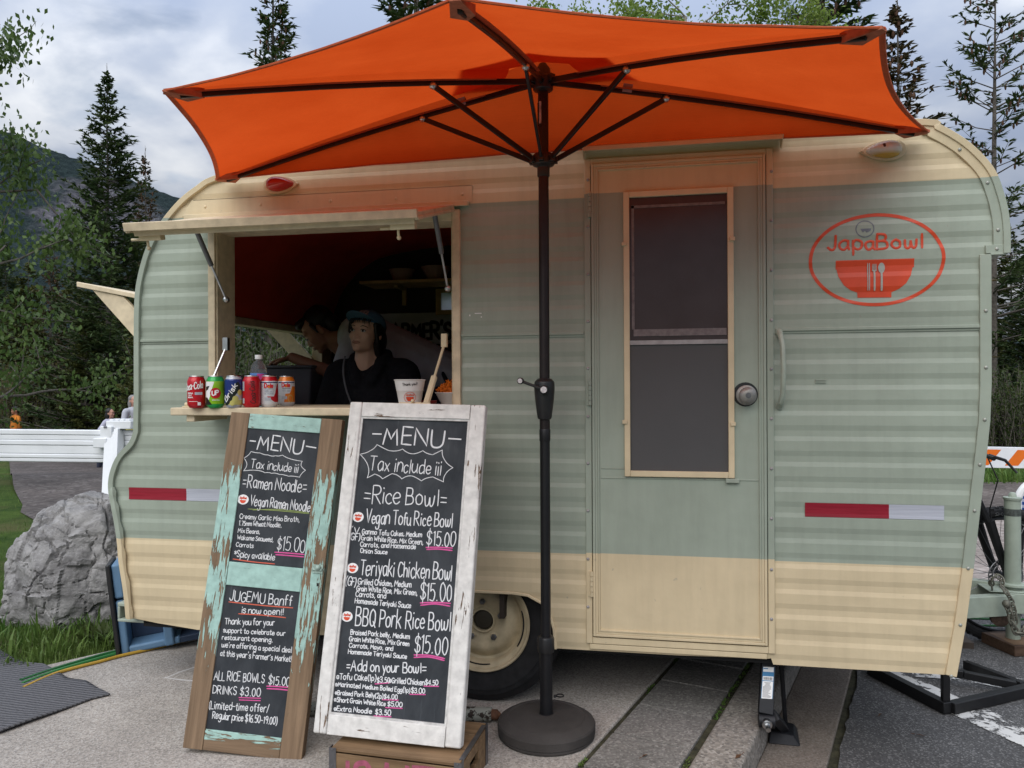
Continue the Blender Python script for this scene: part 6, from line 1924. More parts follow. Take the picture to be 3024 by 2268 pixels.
mb = MB(); mb.bx((xa_ - .006, .962, bz1 + .0005), (xb_ + .008, 1.288, bz1 + .016)); mb.build('bin_lid', GREYP, t, bevel=.005)
for i, (px, lb, s_) in enumerate(((1187, 'brown bowl on the shelf inside, left of the other bowl', 1.0), (1288, 'wider brown bowl on the shelf inside, nearer the hatch post', 1.12))):
    p = W(px, 830, 1.76); p.z = 1.9335
    t = tag(MB().lathe([(.04 * s_, .0), (.044 * s_, .004), (.052 * s_, .012), (.080 * s_, .075 * s_), (.084 * s_, .082 * s_), (.080 * s_, .083 * s_), (.05 * s_, .02), (.001, .016)], 28, Matrix.Translation(p)).build('serving_bowl', mat('brown_bowl', (.38, .26, .21), .4)), lb, 'bowl', 'bowls on the trailer shelf')
# market banner on the far wall
ba, bb = W(1040, 928, 1.895), W(1385, 1014, 1.895)
q = NT('grey_banner'); v = q.obj()
BAN = q.fin(q.mix(q.ramp(q.noise(v, 6, 4), [(.3, 0), (.7, 1)]), (.34, .34, .35), (.46, .46, .47)), .8, 0, .2)
t = thing('market_banner', 'grey banner with dark capitals FARMER\'S on the far wall behind the staff', 'banner', ((ba.x + bb.x) / 2, 1.9, bb.z))
mb = MB(); mb.bx((ba.x, 1.905, bb.z), (bb.x, 1.912, ba.z)); bn = mb.build('banner_cloth', BAN, t)
ra, rb_ = W(1128, 1002, 1.904), W(1333, 995, 1.904)
mb = MB(); write(mb, "FARMER'S", lambda u, v_: Vector((u, 1.9045, v_)), Vector((0, -1, 0)), (ra.x, ra.z - .0), (rb_.x, ra.z), .105, .024, 4, hh=.0004)
mb.build('banner_lettering', BLACKI, bn, smooth=0)

# ------------------------------------------------------------------ people
def blob(name, mb, voxel, mats, parent, sm=6, smooth=60, local=False):
    """one continuous surface grown over overlapping volumes"""
    me = bpy.data.meshes.new(name)
    me.from_pydata(mb.v, [], mb.f)
    o = bpy.data.objects.new('tmp', me); COL.objects.link(o)
    r = o.modifiers.new('r', 'REMESH'); r.mode = 'VOXEL'; r.voxel_size = voxel
    s_ = o.modifiers.new('s', 'SMOOTH'); s_.iterations = sm; s_.factor = .5
    dg = DEP(); dg.update()
    nm = bpy.data.meshes.new_from_object(o.evaluated_get(dg), depsgraph=dg)
    bpy.data.objects.remove(o); bpy.data.meshes.remove(me)
    nm.name = name
    nm.materials.clear()
    nm.materials.append(mats)
    nm.shade_smooth()
    return link(name, nm, parent, local)
def skinm(name, c):
    q = NT(name); v = q.obj()
    q.p.inputs['Subsurface Weight'].default_value = .08
    q.p.inputs['Subsurface Radius'].default_value = (.01, .004, .002)
    q.bump(q.noise(v, 220, 3), .08, .001)
    return q.fin(q.mix(q.ramp(q.noise(v, 14, 4), [(.3, 0), (.7, 1)]), tuple(k * .9 for k in c), tuple(k * 1.06 for k in c)), .5, 0, .35)
SKIN1, SKIN2, SKIN3 = skinm('light_skin', (.66, .40, .285)), skinm('tan_skin', (.34, .155, .095)), skinm('fair_skin', (.52, .28, .21))
HAIRB = mat('black_hair', (.010, .008, .008), .5, 0, .4, var=.4, vs=60, bump=.5, bs=200)
HAIRG = mat('grey_hair', (.22, .21, .21), .6, 0, .4, var=.3, vs=60, bump=.5, bs=200)
FLEECE = mat('black_fleece', (.012, .012, .015), .95, 0, .2, var=.3, vs=60, bump=.5, bs=260)
def E(mb, M, c, r, rot=None):
    mb.ball((0, 0, 0), r, 14, 10, M @ Matrix.Translation(c) @ (rot or Matrix.Identity(4)))
def C(mb, M, p, q, r0, r1):
    mb.cap(M @ Vector(p), M @ Vector(q), r0, r1, 12)
def head(mb, M, neck=True):
    E(mb, M, (0, .012, .040), (.074, .092, .080)); E(mb, M, (0, -.030, -.018), (.064, .060, .082)); E(mb, M, (0, -.036, -.066), (.046, .048, .043))
    E(mb, M, (0, -.072, -.096), (.021, .018, .017)); E(mb, M, (0, -.066, .034), (.054, .024, .022))
    for s in (-1, 1):
        E(mb, M, (s * .034, -.056, -.024), (.025, .028, .026)); E(mb, M, (s * .074, .014, -.012), (.009, .019, .030)); E(mb, M, (s * .011, -.094, -.036), (.008, .010, .007))
        E(mb, M, (s * .036, -.028, -.066), (.017, .03, .028))
    C(mb, M, (0, -.084, .008), (0, -.100, -.032), .0065, .0095)
    E(mb, M, (0, -.080, -.062), (.024, .013, .016))
    C(mb, M, (0, .012, -.06), (0, .030, -.175), .050, .055)
def face(M, parent, iris, lipm, browm):
    mb = MB()
    for s in (-1, 1):
        E(mb, M, (s * .0305, -.0845, .0005), (.0125, .0065, .0060))
    e_ = mb.build('eyes', mat('eye_white', (.55, .52, .50), .25), parent)
    mb = MB()
    for s in (-1, 1):
        E(mb, M, (s * .0305, -.0890, .0005), (.0062, .0032, .0056))
    mb.build('irises', iris, e_)
    mb = MB()
    for s in (-1, 1):
        mb.tube([M @ Vector((s * a, b, c)) for a, b, c in ((.016, -.0905, .0035), (.024, -.0912, .0078), (.034, -.0898, .0080), (.045, -.0835, .0030))], [.0010, .0019, .0020, .0014], 6)
        mb.tube([M @ Vector((s * a, b, c)) for a, b, c in ((.015, -.0915, .0235), (.027, -.0915, .0285), (.040, -.0850, .0265), (.050, -.0760, .0215))], [.0014, .0024, .0020, .0010], 6)
    mb.build('brows', browm, parent)
    mb = MB()
    mb.tube([M @ Vector((x, y, z)) for x, y, z in ((-.023, -.0855, -.0630), (-.012, -.0950, -.0590), (0, -.0970, -.0605), (.012, -.0950, -.0590), (.023, -.0855, -.0630))], [.0010, .0022, .0022, .0022, .0010], 6)
    mb.tube([M @ Vector((x, y, z)) for x, y, z in ((-.021, -.0855, -.0645), (-.011, -.0945, -.0685), (0, -.0965, -.0700), (.011, -.0945, -.0685), (.021, -.0855, -.0645))], [.0010, .0026, .0030, .0026, .0010], 6)
    mb.build('lips', lipm, parent)
def hand(mb, wrist, dirv, nrm, side, curl=.35, k=1.0):
    """palm, five fingers of different lengths, thumb from the side of the palm"""
    d = Vector(dirv).normalized(); n = Vector(nrm); n = (n - d * n.dot(d)).normalized(); s = d.cross(n) * side
    w = Vector(wrist)
    for a in (-.028, -.010, .010, .026):
        mb.cap(w + s * a * .6 * k, w + (d * .082 + s * a) * k, .0125 * k, .0115 * k, 8)
    for a, L, sp in ((-.031, .060, -.10), (-.011, .074, -.03), (.010, .078, .03), (.029, .068, .10)):
        p = w + (d * .084 + s * a) * k
        dd = (d + s * sp)
        q1 = p + (dd * math.cos(curl * .5) - n * math.sin(curl * .5)) * (L * .45 * k)
        q2 = q1 + (dd * math.cos(curl * 1.3) - n * math.sin(curl * 1.3)) * (L * .32 * k)
        q3 = q2 + (dd * math.cos(curl * 2) - n * math.sin(curl * 2)) * (L * .26 * k)
        mb.cap(p, q1, .0095 * k, .0088 * k, 8); mb.cap(q1, q2, .0088 * k, .0080 * k, 8); mb.cap(q2, q3, .0080 * k, .0070 * k, 8)
    p = w + (d * .025 + s * .030) * k
    q1 = p + (d * .030 + s * .026 - n * .010) * k; q2 = q1 + (d * .030 + s * .006 - n * .010) * k
    mb.cap(p, q1, .0125 * k, .0105 * k, 8); mb.cap(q1, q2, .0100 * k, .0080 * k, 8)

# --- server at the hatch, in a black fleece and a blue cap
wc = Vector((-1.462, .77, 1.540))
WM = Matrix.Translation(wc) @ Matrix.Rotation(R_(-9), 4, 'Z') @ Matrix.Rotation(R_(-8), 4, 'X') @ Matrix.Rotation(R_(5), 4, 'Y') @ Matrix.Diagonal((1.02, .96, .93, 1))
t = thing('person', 'young person in a blue cap and black fleece looking out of the serving hatch', 'person', (wc.x, wc.y + .1, .352))
I = Matrix.Translation((wc.x + .01, wc.y + .045, .050))
mb = MB(); head(mb, WM)
C(mb, I, (0, -.010, 1.38), (0, .0, 1.29), .055, .062)
E(mb, I, (0, .01, 1.18), (.15, .10, .17)); E(mb, I, (0, .01, .98), (.14, .10, .16)); E(mb, I, (0, .02, .84), (.17, .12, .10))
C(mb, I, (-.165, .01, 1.30), (.165, .01, 1.30), .055, .055); E(mb, I, (0, .01, 1.325), (.12, .07, .055))
arms = []
for s in (-1, 1):
    sh, el, wr = (s * .185, .01, 1.285), (s * .26, -.03, 1.04), (s * .13, -.27, 1.00)
    arms.append((sh, el, wr))
    C(mb, I, sh, el, .050, .042); C(mb, I, el, wr, .040, .028)
    hand(mb, I @ Vector(wr), (-s * .5, -.8, -.1), (0, 0, 1), s, .5)
    C(mb, I, (s * .09, .02, .82), (s * .11, -.36, .80), .082, .062); C(mb, I, (s * .11, -.36, .80), (s * .11, -.34, .42), .056, .040)
    C(mb, I, (s * .11, -.33, .395), (s * .115, -.47, .385), .036, .030)
body = blob('body', mb, .0055, SKIN1, t, 5)
face(WM, body, BLACKI, mat('lips', (.34, .14, .11), .45), HAIRB)
mb = MB()
E(mb, I, (0, .01, 1.17), (.185, .135, .19)); E(mb, I, (0, .01, .97), (.18, .135, .19)); E(mb, I, (0, .02, .82), (.19, .15, .09))
C(mb, I, (-.165, .01, 1.295), (.165, .01, 1.295), .074, .074); E(mb, I, (0, .030, 1.345), (.120, .085, .066))
for sh, el, wr in arms:
    C(mb, I, sh, el, .072, .064); C(mb, I, el, wr, .060, .044)
for s in (-1, 1):                                             # stand-up collar, open at the throat
    C(mb, I, (0, .085, 1.385), (s * .065, .055, 1.388), .030, .030); C(mb, I, (s * .065, .055, 1.388), (s * .088, -.010, 1.372), .030, .028)
    C(mb, I, (s * .088, -.010, 1.372), (s * .072, -.075, 1.325), .028, .030); C(mb, I, (s * .072, -.075, 1.325), (s * .040, -.105, 1.245), .030, .030)
fl_ = blob('fleece_jacket', mb, .008, FLEECE, t, 7)
mb = MB()
mb.tube([I @ Vector((p[0] - .0, -.112 - .045 * math.sin(min(1, (1.385 - p[1]) / .2) * 1.5), p[1])) for p in smooth_poly([(-.095, 1.375), (-.098, 1.33), (-.088, 1.26), (-.060, 1.17), (-.02, 1.08), (.025, 1.00)], 4)], .0048, 6)
mb.build('zip_piping', mat('grey_piping', (.11, .11, .12), .6), fl_)
mb = MB()
E(mb, WM, (0, .034, .045), (.082, .086, .086))
for s in (-1, 1):
    E(mb, WM, (s * .070, .000, .030), (.016, .050, .045)); E(mb, WM, (s * .060, .045, -.035), (.032, .050, .075))
    C(mb, WM, (s * .070, -.046, .046), (s * .077, -.034, .000), .012, .010)
C(mb, WM, (.077, -.034, .0), (.079, -.014, -.045), .011, .012); C(mb, WM, (.079, -.014, -.045), (.068, .030, -.095), .014, .022)
E(mb, WM, (0, .075, -.05), (.070, .050, .090)); E(mb, WM, (.045, .075, -.125), (.048, .045, .060)); E(mb, WM, (.0, .085, -.13), (.055, .04, .05))
hr = blob('hair', mb, .006, HAIRB, t, 4)
mb = MB()
for k in range(22):
    x = -.058 + .116 * k / 21 + .003 * math.sin(k * 5.1)
    y = -.092 + .45 * x * x * 20 * .5
    L_ = .020 + .010 * math.sin(k * 2.3) + .25 * abs(x)
    mb.tube([WM @ Vector(p) for p in ((x * .96, y + .008, .072), (x, y - .003, .072 - L_ * .5), (x * 1.04 + .004 * math.sin(k * 3.7), y + .001, .072 - L_))], [.0030, .0024, .0006], 5)
mb.build('fringe', HAIRB, hr)
CAPB = mat('blue_cap_cloth', (.07, .16, .25), .85, 0, .2, var=.15, vs=80, bump=.4, bs=300)
CM = WM @ Matrix.Translation((0, .014, .058)) @ Matrix.Rotation(R_(-8), 4, 'X')
mb = MB()
prof = [(.089 * math.cos(a), .078 * math.sin(a)) for a in [k * math.pi / 2 / 9 for k in range(9)]] + [(.002, .078)]
mb.lathe(prof, 32, CM @ Matrix.Diagonal((.94, 1.06, 1, 1)), cap=False); mb.lathe([(.0895, -.012), (.090, 0.0)], 32, CM @ Matrix.Diagonal((.94, 1.06, 1, 1)), cap=False)
mb.ball(CM @ Vector((0, 0, .079)), .008, 8, 6)
cap_ = mb.build('cap', CAPB, t, smooth=50)
mb = MB()
vs = []
for lay in (0, -.004):
    for i in range(13):
        a = math.pi * (1.08 + .84 * i / 12)
        for j in range(6):
            f_ = j / 5
            x = .084 * math.cos(a) * (1 + .06 * f_); y = .094 * math.sin(a) * (1 - .0 * f_) - .078 * f_ * math.sin(math.pi * (.06 + .88 * i / 12)) ** .6
            z = .002 + .012 * f_ - .020 * (abs(math.cos(a)) ** 2) * (.3 + .7 * f_)
            vs.append(CM @ Vector((x, y, z + lay)))
fs = []
for i in range(12):
    for j in range(5):
        a = i * 6 + j
        fs += [(a, a + 1, a + 7, a + 6), (78 + a, 78 + a + 6, 78 + a + 7, 78 + a + 1)]
for i in range(12):
    a = i * 6 + 5
    fs.append((a, 78 + a, 78 + a + 6, a + 6))
mb.add(vs, fs)
mb.build('cap_brim', CAPB, cap_, smooth=50)
mb = MB()
for i in range(6):
    for j in range(4):
        def cp(u, w_):
            az = -math.pi / 2 + (u - .5) * .80; el = .12 + w_ * .62
            return CM @ Vector((.0915 * .94 * math.cos(az) * math.cos(el), .0915 * 1.06 * math.sin(az) * math.cos(el), .0805 * math.sin(el)))
        mb.add([cp(i / 6, j / 4), cp((i + 1) / 6, j / 4), cp((i + 1) / 6, (j + 1) / 4), cp(i / 6, (j + 1) / 4)], [(0, 1, 2, 3)])
mb.build('cap_patch', mat('cap_patch_print', (.34, .24, .21), .8, var=.75, vs=70), cap_)
mb = MB(); mb.ball(WM @ Vector((.078, .008, -.048)), .004, 8, 6); mb.build('earring', WHITEQ, body)

# --- cook bending over the worktop behind
mc = Vector((-1.955, 1.28, 1.600))
MM = Matrix.Translation(mc) @ Matrix.Rotation(R_(-72), 4, 'Z') @ Matrix.Rotation(R_(42), 4, 'X')
t = thing('person', 'dark haired cook in a grey shirt bending over the grey bin behind the server', 'person', (-1.10, 1.30, .352))
I = Matrix.Identity(4)
mb = MB(); head(mb, MM)
nk = MM @ Vector((0, .032, -.17))
sC, hC = Vector((-1.69, 1.30, 1.555)), Vector((-1.10, 1.32, 1.26))
mb.cap(MM @ Vector((0, .02, -.08)), sC + Vector((-.02, 0, .0)), .052, .07)
mb.cap(sC, sC.lerp(hC, .5), .125, .13, 14); mb.cap(sC.lerp(hC, .5), hC, .13, .135, 14)
hand_p = W(812, 1088, 1.05)
ar = []
for s in (-1, 1):
    sh = sC + Vector((.02, s * .17, -.01))
    if s < 0:
        el = Vector((-1.73, 1.06, 1.33)); wr = Vector((hand_p.x + .10, 1.06, bz1 + .062))
    else:
        el = Vector((-1.78, 1.47, 1.34)); wr = Vector((-2.02, 1.36, 1.16))
    ar.append((sh, el, wr))
    mb.cap(sC + Vector((.02, s * .08, 0)), sh, .07, .058); mb.cap(sh, el, .052, .044); mb.cap(el, wr, .041, .029)
    hand(mb, wr, (-1, -.05, -.22), (-.2, 0, 1), -1 if s < 0 else 1, .45)
    mb.cap(hC + Vector((.0, s * .09, -.05)), Vector((-1.14, 1.30 + s * .11, .82)), .095, .062); mb.cap(Vector((-1.14, 1.30 + s * .11, .82)), Vector((-1.08, 1.30 + s * .11, .44)), .058, .042)
    mb.cap(Vector((-1.07, 1.30 + s * .11, .392)), Vector((-1.21, 1.30 + s * .12, .385)), .038, .030)
body = blob('body', mb, .0055, SKIN2, t, 5)
face(MM, body, BLACKI, mat('dark_lips', (.20, .07, .06), .4), HAIRB)
mb = MB()
mb.cap(sC, sC.lerp(hC, .5), .150, .160, 14); mb.cap(sC.lerp(hC, .5), hC, .160, .158, 14); mb.cap(sC + Vector((-.04, 0, .0)), sC, .10, .13)
for sh, el, wr in ar:
    mb.cap(sC + Vector((.02, (sh.y - sC.y) * .5, 0)), sh, .09, .080); mb.cap(sh, sh.lerp(el, .72), .074, .066)
blob('grey_shirt', mb, .010, mat('grey_cotton', (.50, .50, .53), .9, 0, .2, var=.12, vs=14, bump=.4, bs=30, bd=.006), t, 5)
mb = MB()
mb.cap(hC + Vector((-.06, 0, -.02)), hC + Vector((.02, 0, -.06)), .165, .165)
for s in (-1, 1):
    mb.cap(hC + Vector((.0, s * .09, -.05)), Vector((-1.14, 1.30 + s * .11, .78)), .120, .085); mb.cap(Vector((-1.14, 1.30 + s * .11, .80)), Vector((-1.08, 1.30 + s * .11, .47)), .080, .062)
blob('navy_trousers', mb, .010, mat('navy_cloth', (.012, .018, .045), .9), t, 4)
mb = MB(); mb.torus(.166, .012, 40, 8, Matrix.Translation(hC + Vector((-.03, 0, .01))) @ Matrix.Rotation(R_(60), 4, 'Y')); mb.ball(hC + Vector((.0, -.17, .03)), (.03, .02, .025)); mb.build('apron_tie', mat('dark_tie', (.015, .018, .03), .9), t)
mb = MB()
E(mb, MM, (0, .040, .052), (.083, .092, .084)); E(mb, MM, (0, .085, -.02), (.070, .050, .085)); E(mb, MM, (0, -.05, .095), (.062, .045, .030))
for s in (-1, 1):
    C(mb, MM, (s * .074, -.012, .045), (s * .076, -.008, -.012), .012, .007)
blob('hair', mb, .006, HAIRB, t, 4)

# --- three people far off on the left
def far_person(px, py, d, label, face_dir, hairm, skinm_, shirt, hh=.22, lean=0.0, arms_=None, longhair=True, k=1.0, bands=None, trous=(.03, .035, .06)):
    """px,py: the eyes' pixel; the figure stands on the ground at distance d"""
    e = AT(px, py, d)
    gz_ = hg(e.x, e.y)
    F_ = Vector((face_dir[0], face_dir[1], 0)).normalized()
    Rz = Matrix.Rotation(math.atan2(F_.x, -F_.y), 4, 'Z')
    HM = Matrix.Translation(e) @ Rz @ Matrix.Scale(k, 4)
    t = thing('person', label, 'person', (e.x, e.y, gz_))
    eye_h = e.z - gz_
    hipz = max(.45, eye_h * .5)
    BM = Matrix.Translation((e.x, e.y, gz_)) @ Rz
    top = eye_h - .20 * k
    L = Vector((0, lean, 0))
    mb = MB(); head(mb, HM)
    mb2 = MB()
    def P(x, y, z): return BM @ Vector((x * k, y * k + lean * (top - z) / .5, z))
    tor = [(P(0, .02, top - .05 * k), P(0, .02, (top + hipz) / 2), .12 * k, .115 * k), (P(0, .02, (top + hipz) / 2), P(0, .02, hipz + .05), .115 * k, .13 * k), (P(-.15, .02, top - .03 * k), P(.15, .02, top - .03 * k), .06 * k, .06 * k)]
    for a, b, r0, r1 in tor:
        mb.cap(a, b, r0, r1); mb2.cap(a, b, r0 + .02 * k, r1 + .022 * k)
    mb.cap(HM @ Vector((0, .02, -.10)), P(0, .02, top), .05 * k, .06 * k)
    for i, s in enumerate((-1, 1)):
        sh = P(s * .18, .02, top - .05 * k)
        el, wr = arms_[i] if arms_ else ((s * .25, .03, -.34), (s * .24, -.06, -.60))
        el = P(el[0], el[1], top + el[2] * k); wr = P(wr[0], wr[1], top + wr[2] * k)
        mb.cap(sh, el, .046 * k, .040 * k); mb.cap(el, wr, .037 * k, .027 * k)
        hand(mb, wr, (wr - el), BM.to_3x3() @ Vector((s, 0, .2)), s, .4, k)
        mb2.cap(sh, sh.lerp(el, .9), .066 * k, .062 * k)
        if bands == 'long':
            mb2.cap(el, el.lerp(wr, .9), .056 * k, .042 * k)
        mb.cap(BM @ Vector((s * .09 * k, .02 * k + lean * (top - hipz) / .5, hipz + .04)), BM @ Vector((s * .10 * k, 0.02 + lean * (top - hipz) / .5, hipz * .5)), .085 * k, .058 * k)
        mb.cap(BM @ Vector((s * .10 * k, .02 + lean * (top - hipz) / .5, hipz * .5)), BM @ Vector((s * .10 * k, .05 + lean * (top - hipz) / .5, .06)), .055 * k, .038 * k)
        mb.cap(BM @ Vector((s * .10 * k, .04 + lean * (top - hipz) / .5, .035)), BM @ Vector((s * .11 * k, -.10 + lean * (top - hipz) / .5, .03)), .034 * k, .028 * k)
    body = blob('body', mb, .010, skinm_, t, 3)
    blob('shirt', mb2, .014, shirt, t, 3)
    mb = MB()
    for s in (-1, 1):
        mb.cap(BM @ Vector((s * .09 * k, .02 * k + lean * (top - hipz) / .5, hipz + .04)), BM @ Vector((s * .10 * k, 0.02 + lean * (top - hipz) / .5, hipz * .5)), .105 * k, .075 * k)
        mb.cap(BM @ Vector((s * .10 * k, .02 + lean * (top - hipz) / .5, hipz * .5)), BM @ Vector((s * .10 * k, .05 + lean * (top - hipz) / .5, .10)), .074 * k, .055 * k)
    blob('trousers', mb, .014, mat('cloth', trous, .9), t, 3)
    face(HM, body, BLACKI, mat('lips', (.34, .12, .10), .5), hairm)
    mb = MB()
    E(mb, HM, (0, .030, .048), (.083, .092, .086))
    if longhair:
        E(mb, HM, (0, .070, -.06), (.078, .060, .12)); E(mb, HM, (.055, .040, -.05), (.030, .05, .10)); E(mb, HM, (-.055, .040, -.05), (.030, .05, .10))
    else:
        E(mb, HM, (0, .078, -.01), (.074, .05, .08)); E(mb, HM, (0, -.04, .085), (.066, .05, .03))
    blob('hair', mb, .009, hairm, t, 3)
    return t
def banded(name, stops, axis=2, scale=1.0, off=0.0):
    q = NT(name); v = q.obj()
    z = q.n('ShaderNodeSeparateXYZ', {0: v}).outputs[axis]
    f = q.math('MULTIPLY', q.math('SUBTRACT', z, off), scale)
    r = q.ramp(f, stops)
    r.node.color_ramp.interpolation = 'CONSTANT'
    return q.fin(r, .9, 0, .2)
e_ = AT(394, 1183, 16.5)
far_person(394, 1184, 16.5, 'grey haired adult in a white and red banded t-shirt standing behind the barricade', (.95, -.3), HAIRG, SKIN3,
           banded('banded_shirt', [(0, (.36, .02, .04)), (.20, (.55, .50, .14)), (.34, (.42, .10, .05)), (.64, (.42, .43, .48))], 2, 1.6, e_.z - .78),
           arms_=[((-.25, -.02, -.30), (-.02, -.24, -.22)), ((.26, .0, -.30), (.05, -.26, -.16))], longhair=True)
far_person(326, 1221, 17.5, 'dark haired child in a pale lavender top leaning right beside the barricade leg', (.97, .1), HAIRB, SKIN3, mat('lavender_cotton', (.42, .42, .52), .9), lean=.18, longhair=True, k=.92, bands='long',
           arms_=[((-.27, .06, -.30), (-.20, -.04, -.52)), ((.20, .14, -.28), (.14, -.04, -.45))])
far_person(44, 1213, 20.5, 'dark haired child in an orange and black t-shirt at the far left behind the barricade', (-.35, -.9), HAIRB, SKIN2, mat('orange_black_cotton', (.40, .13, .015), .9, var=1.0, vs=5, det=1), longhair=False, k=.86)

# ------------------------------------------------------------------ wheel of the trailer (part of it)
wcx, wcz = -.700, .322
WH = MB()
def wheel_at(y0):
    Mw = Matrix.Translation((wcx, y0, wcz)) @ Matrix.Rotation(R_(90), 4, 'X')       # local +z points at the viewer
    mb = MB()
    mb.lathe([(.188, -.17), (.225, -.178), (.285, -.172), (.318, -.155), (.327, -.13), (.3285, -.09), (.327, -.045), (.318, -.018), (.290, .0), (.2885, .003), (.270, .006), (.2685, .009), (.232, .004), (.205, -.004), (.190, -.012)], 72, Mw, cap=False)
    ty = mb.build('tyre', RUBBER, TR, smooth=30)
    mb = MB()
    mb.lathe([(.196, -.004), (.199, .003), (.195, .007), (.188, .004), (.184, -.006), (.172, -.012), (.166, -.020), (.160, -.048), (.152, -.054), (.140, -.048), (.128, -.030), (.108, -.022), (.090, -.026), (.066, -.040), (.054, -.040), (.047, -.028), (.043, -.028), (.042, -.060), (.001, -.062)], 64, Mw, cap=False)
    for k in range(5):
        a = R_(72 * k + 18)
        mb.ball((0, 0, 0), (.016, .016, .006), 10, 8, Mw @ Matrix.Translation((.078 * math.cos(a), .078 * math.sin(a), -.031)))
    rm = mb.build('rim', mat('cream_rim', (.46, .38, .245), .5, var=.22, vs=16, bump=.2, bs=60), TR, smooth=40)
    mb = MB()
    for k in range(5):
        a = R_(72 * k + 18)
        Mk = Mw @ Matrix.Translation((.078 * math.cos(a), .078 * math.sin(a), -.030))
        mb.lathe([(.0125, 0), (.0125, .010), (.009, .013), (.008, .022), (.001, .023)], 6, Mk)
    mb.build('lug_nuts', DARKST, rm)
    mb = MB(); mb.lathe([(.041, -.058), (.038, -.040), (.030, -.036), (.001, -.038)], 24, Mw)
    mb.build('hub', mat('dark_hub', (.05, .042, .03), .6, .4), rm)
    mb = MB()
    for a0, a1, r_ in ((-.55, .30, .171), (3.7, 4.9, .171)):
        mb = MB()
        P = [Mw @ Vector((r_ * math.cos(a0 + (a1 - a0) * k / 14), r_ * math.sin(a0 + (a1 - a0) * k / 14), -.011)) for k in range(15)]
        mb.ribbon(P, Vector((0, -1, 0)), .006, .0006, .001)
        mb.build('rim_slot', BLACKI, rm)
wheel_at(.055)
mb = MB(); mb.tube([(wcx, .10, wcz), (wcx, TW - .1, wcz)], .03, 10); mb.build('axle', BLACKM, TR)
mb = MB()
mb.bx((-1.19, .26, .24), (-.37, .29, .60)); mb.bx((-1.19, .03, .58), (-.37, .29, .60)); mb.bx((-1.19, .03, .25), (-1.17, .29, .60)); mb.bx((-.39, .03, .25), (-.37, .29, .60))
mb.build('wheel_well', BLACKP, TR)

# ------------------------------------------------------------------ draw bar, jockey post and chains (parts of the trailer)
RZ = -.116
pj = AT(2988, 1137, 4.02)                                       # jockey post axis
post_x, post_y = pj.x, pj.y
s_ = 4.02 / 2271
def zz(py, px=2988, d=4.02):
    return EYE.z - (py - 1134 + .0053 * (px - 1512)) / 2271 * d
mb = MB()
Mp = Matrix.Translation((post_x, post_y, 0))
tp_z, fl_z, bl_z = zz(1474), zz(1722), zz(1912)
mb.lathe([(.034, bl_z), (.034, fl_z)], 24, Mp); mb.lathe([(.038, fl_z), (.038, tp_z)], 24, Mp)
mb.lathe([(.041, tp_z - .004), (.043, tp_z), (.043, tp_z + .010), (.020, tp_z + .014), (.016, tp_z + .030), (.010, tp_z + .036)], 20, Mp)
mb.lathe([(.05, fl_z - .012), (.062, fl_z - .010), (.062, fl_z), (.04, fl_z + .004)], 20, Mp)
mb.build('jockey_post', GREENM, TR, smooth=35)
mb = MB(); mb.lathe([(.0385, tp_z - .085), (.0388, tp_z - .05), (.0385, tp_z - .048)], 20, Mp); mb.build('worn_collar', mat('worn_dark_paint', (.07, .08, .072), .6, var=.5, vs=70), TR)
dz = zz(1722)
mb = MB()
A0 = Vector((1.00, .42, 0)); A1 = Vector((1.00, 1.62, 0)); T_ = Vector((post_x + .16, post_y + .02, 0))
def beam(a, b, z0, z1, w=.055):
    d = (b - a); L = d.length; d.normalize(); n = Vector((-d.y, d.x, 0))
    mb.add([a + n * w / 2 + Vector((0, 0, z0)), a - n * w / 2 + Vector((0, 0, z0)), b - n * w / 2 + Vector((0, 0, z0)), b + n * w / 2 + Vector((0, 0, z0)),
            a + n * w / 2 + Vector((0, 0, z1)), a - n * w / 2 + Vector((0, 0, z1)), b - n * w / 2 + Vector((0, 0, z1)), b + n * w / 2 + Vector((0, 0, z1))],
           [(3, 2, 1, 0), (4, 5, 6, 7), (0, 1, 5, 4), (1, 2, 6, 5), (2, 3, 7, 6), (3, 0, 4, 7)])
zb0, zb1 = zz(1805), zz(1748)
beam(Vector((1.0, post_y - .34, 0)), Vector((post_x - .02, post_y - .055, 0)), zb0, zb1 + .004)
beam(Vector((1.0, post_y + .42, 0)), Vector((post_x - .02, post_y + .075, 0)), zb0 + .02, zb1 + .03)
mb.bx((post_x - .06, post_y - .085, zb0 + .01), (post_x + .55, post_y + .085, zb1 + .012))
mb.bx((post_x - .14, post_y - .075, zb1 + .013), (post_x + .12, post_y + .085, zb1 + .019))
mb.build('draw_bar', GREENM, TR, bevel=.004)
mb = MB()
q_ = Vector((post_x - .10, post_y - .09, zb0 - .01))
Mh = Matrix.Translation(q_) @ Matrix.Rotation(R_(90), 4, 'X')
mb.lathe([(.02, -.012), (.045, -.012), (.045, .012), (.02, .012)], 20, Mh)
mb.build('roller', mat('rusty_iron', (.07, .045, .032), .8, .3, var=.5, vs=60, bump=.5, bs=120), TR)
CHN = mat('grimy_chain', (.15, .145, .115), .6, .4, .4, var=.45, vs=60, bump=.4, bs=150)
mb = MB()
def chain(P, r=.0042, L=.032):
    Q = crv3(P)
    acc, last, i = 0, Q[0], 0
    for a, b in zip(Q, Q[1:]):
        acc += (b - a).length
        if acc >= L * .70:
            d = (b - last).normalized()
            u = d.orthogonal().normalized(); u = Matrix.Rotation(i * 1.57 + .4, 3, d) @ u
            c = (last + b) / 2
            pts = []
            for k in range(12):
                t = 2 * math.pi * k / 12
                pts.append(c + d * (L * .62 * math.cos(t)) + u * (L * .36 * math.sin(t)))
            mb.tube(pts, r, 6, 0, True)
            last, acc, i = b, 0, i + 1
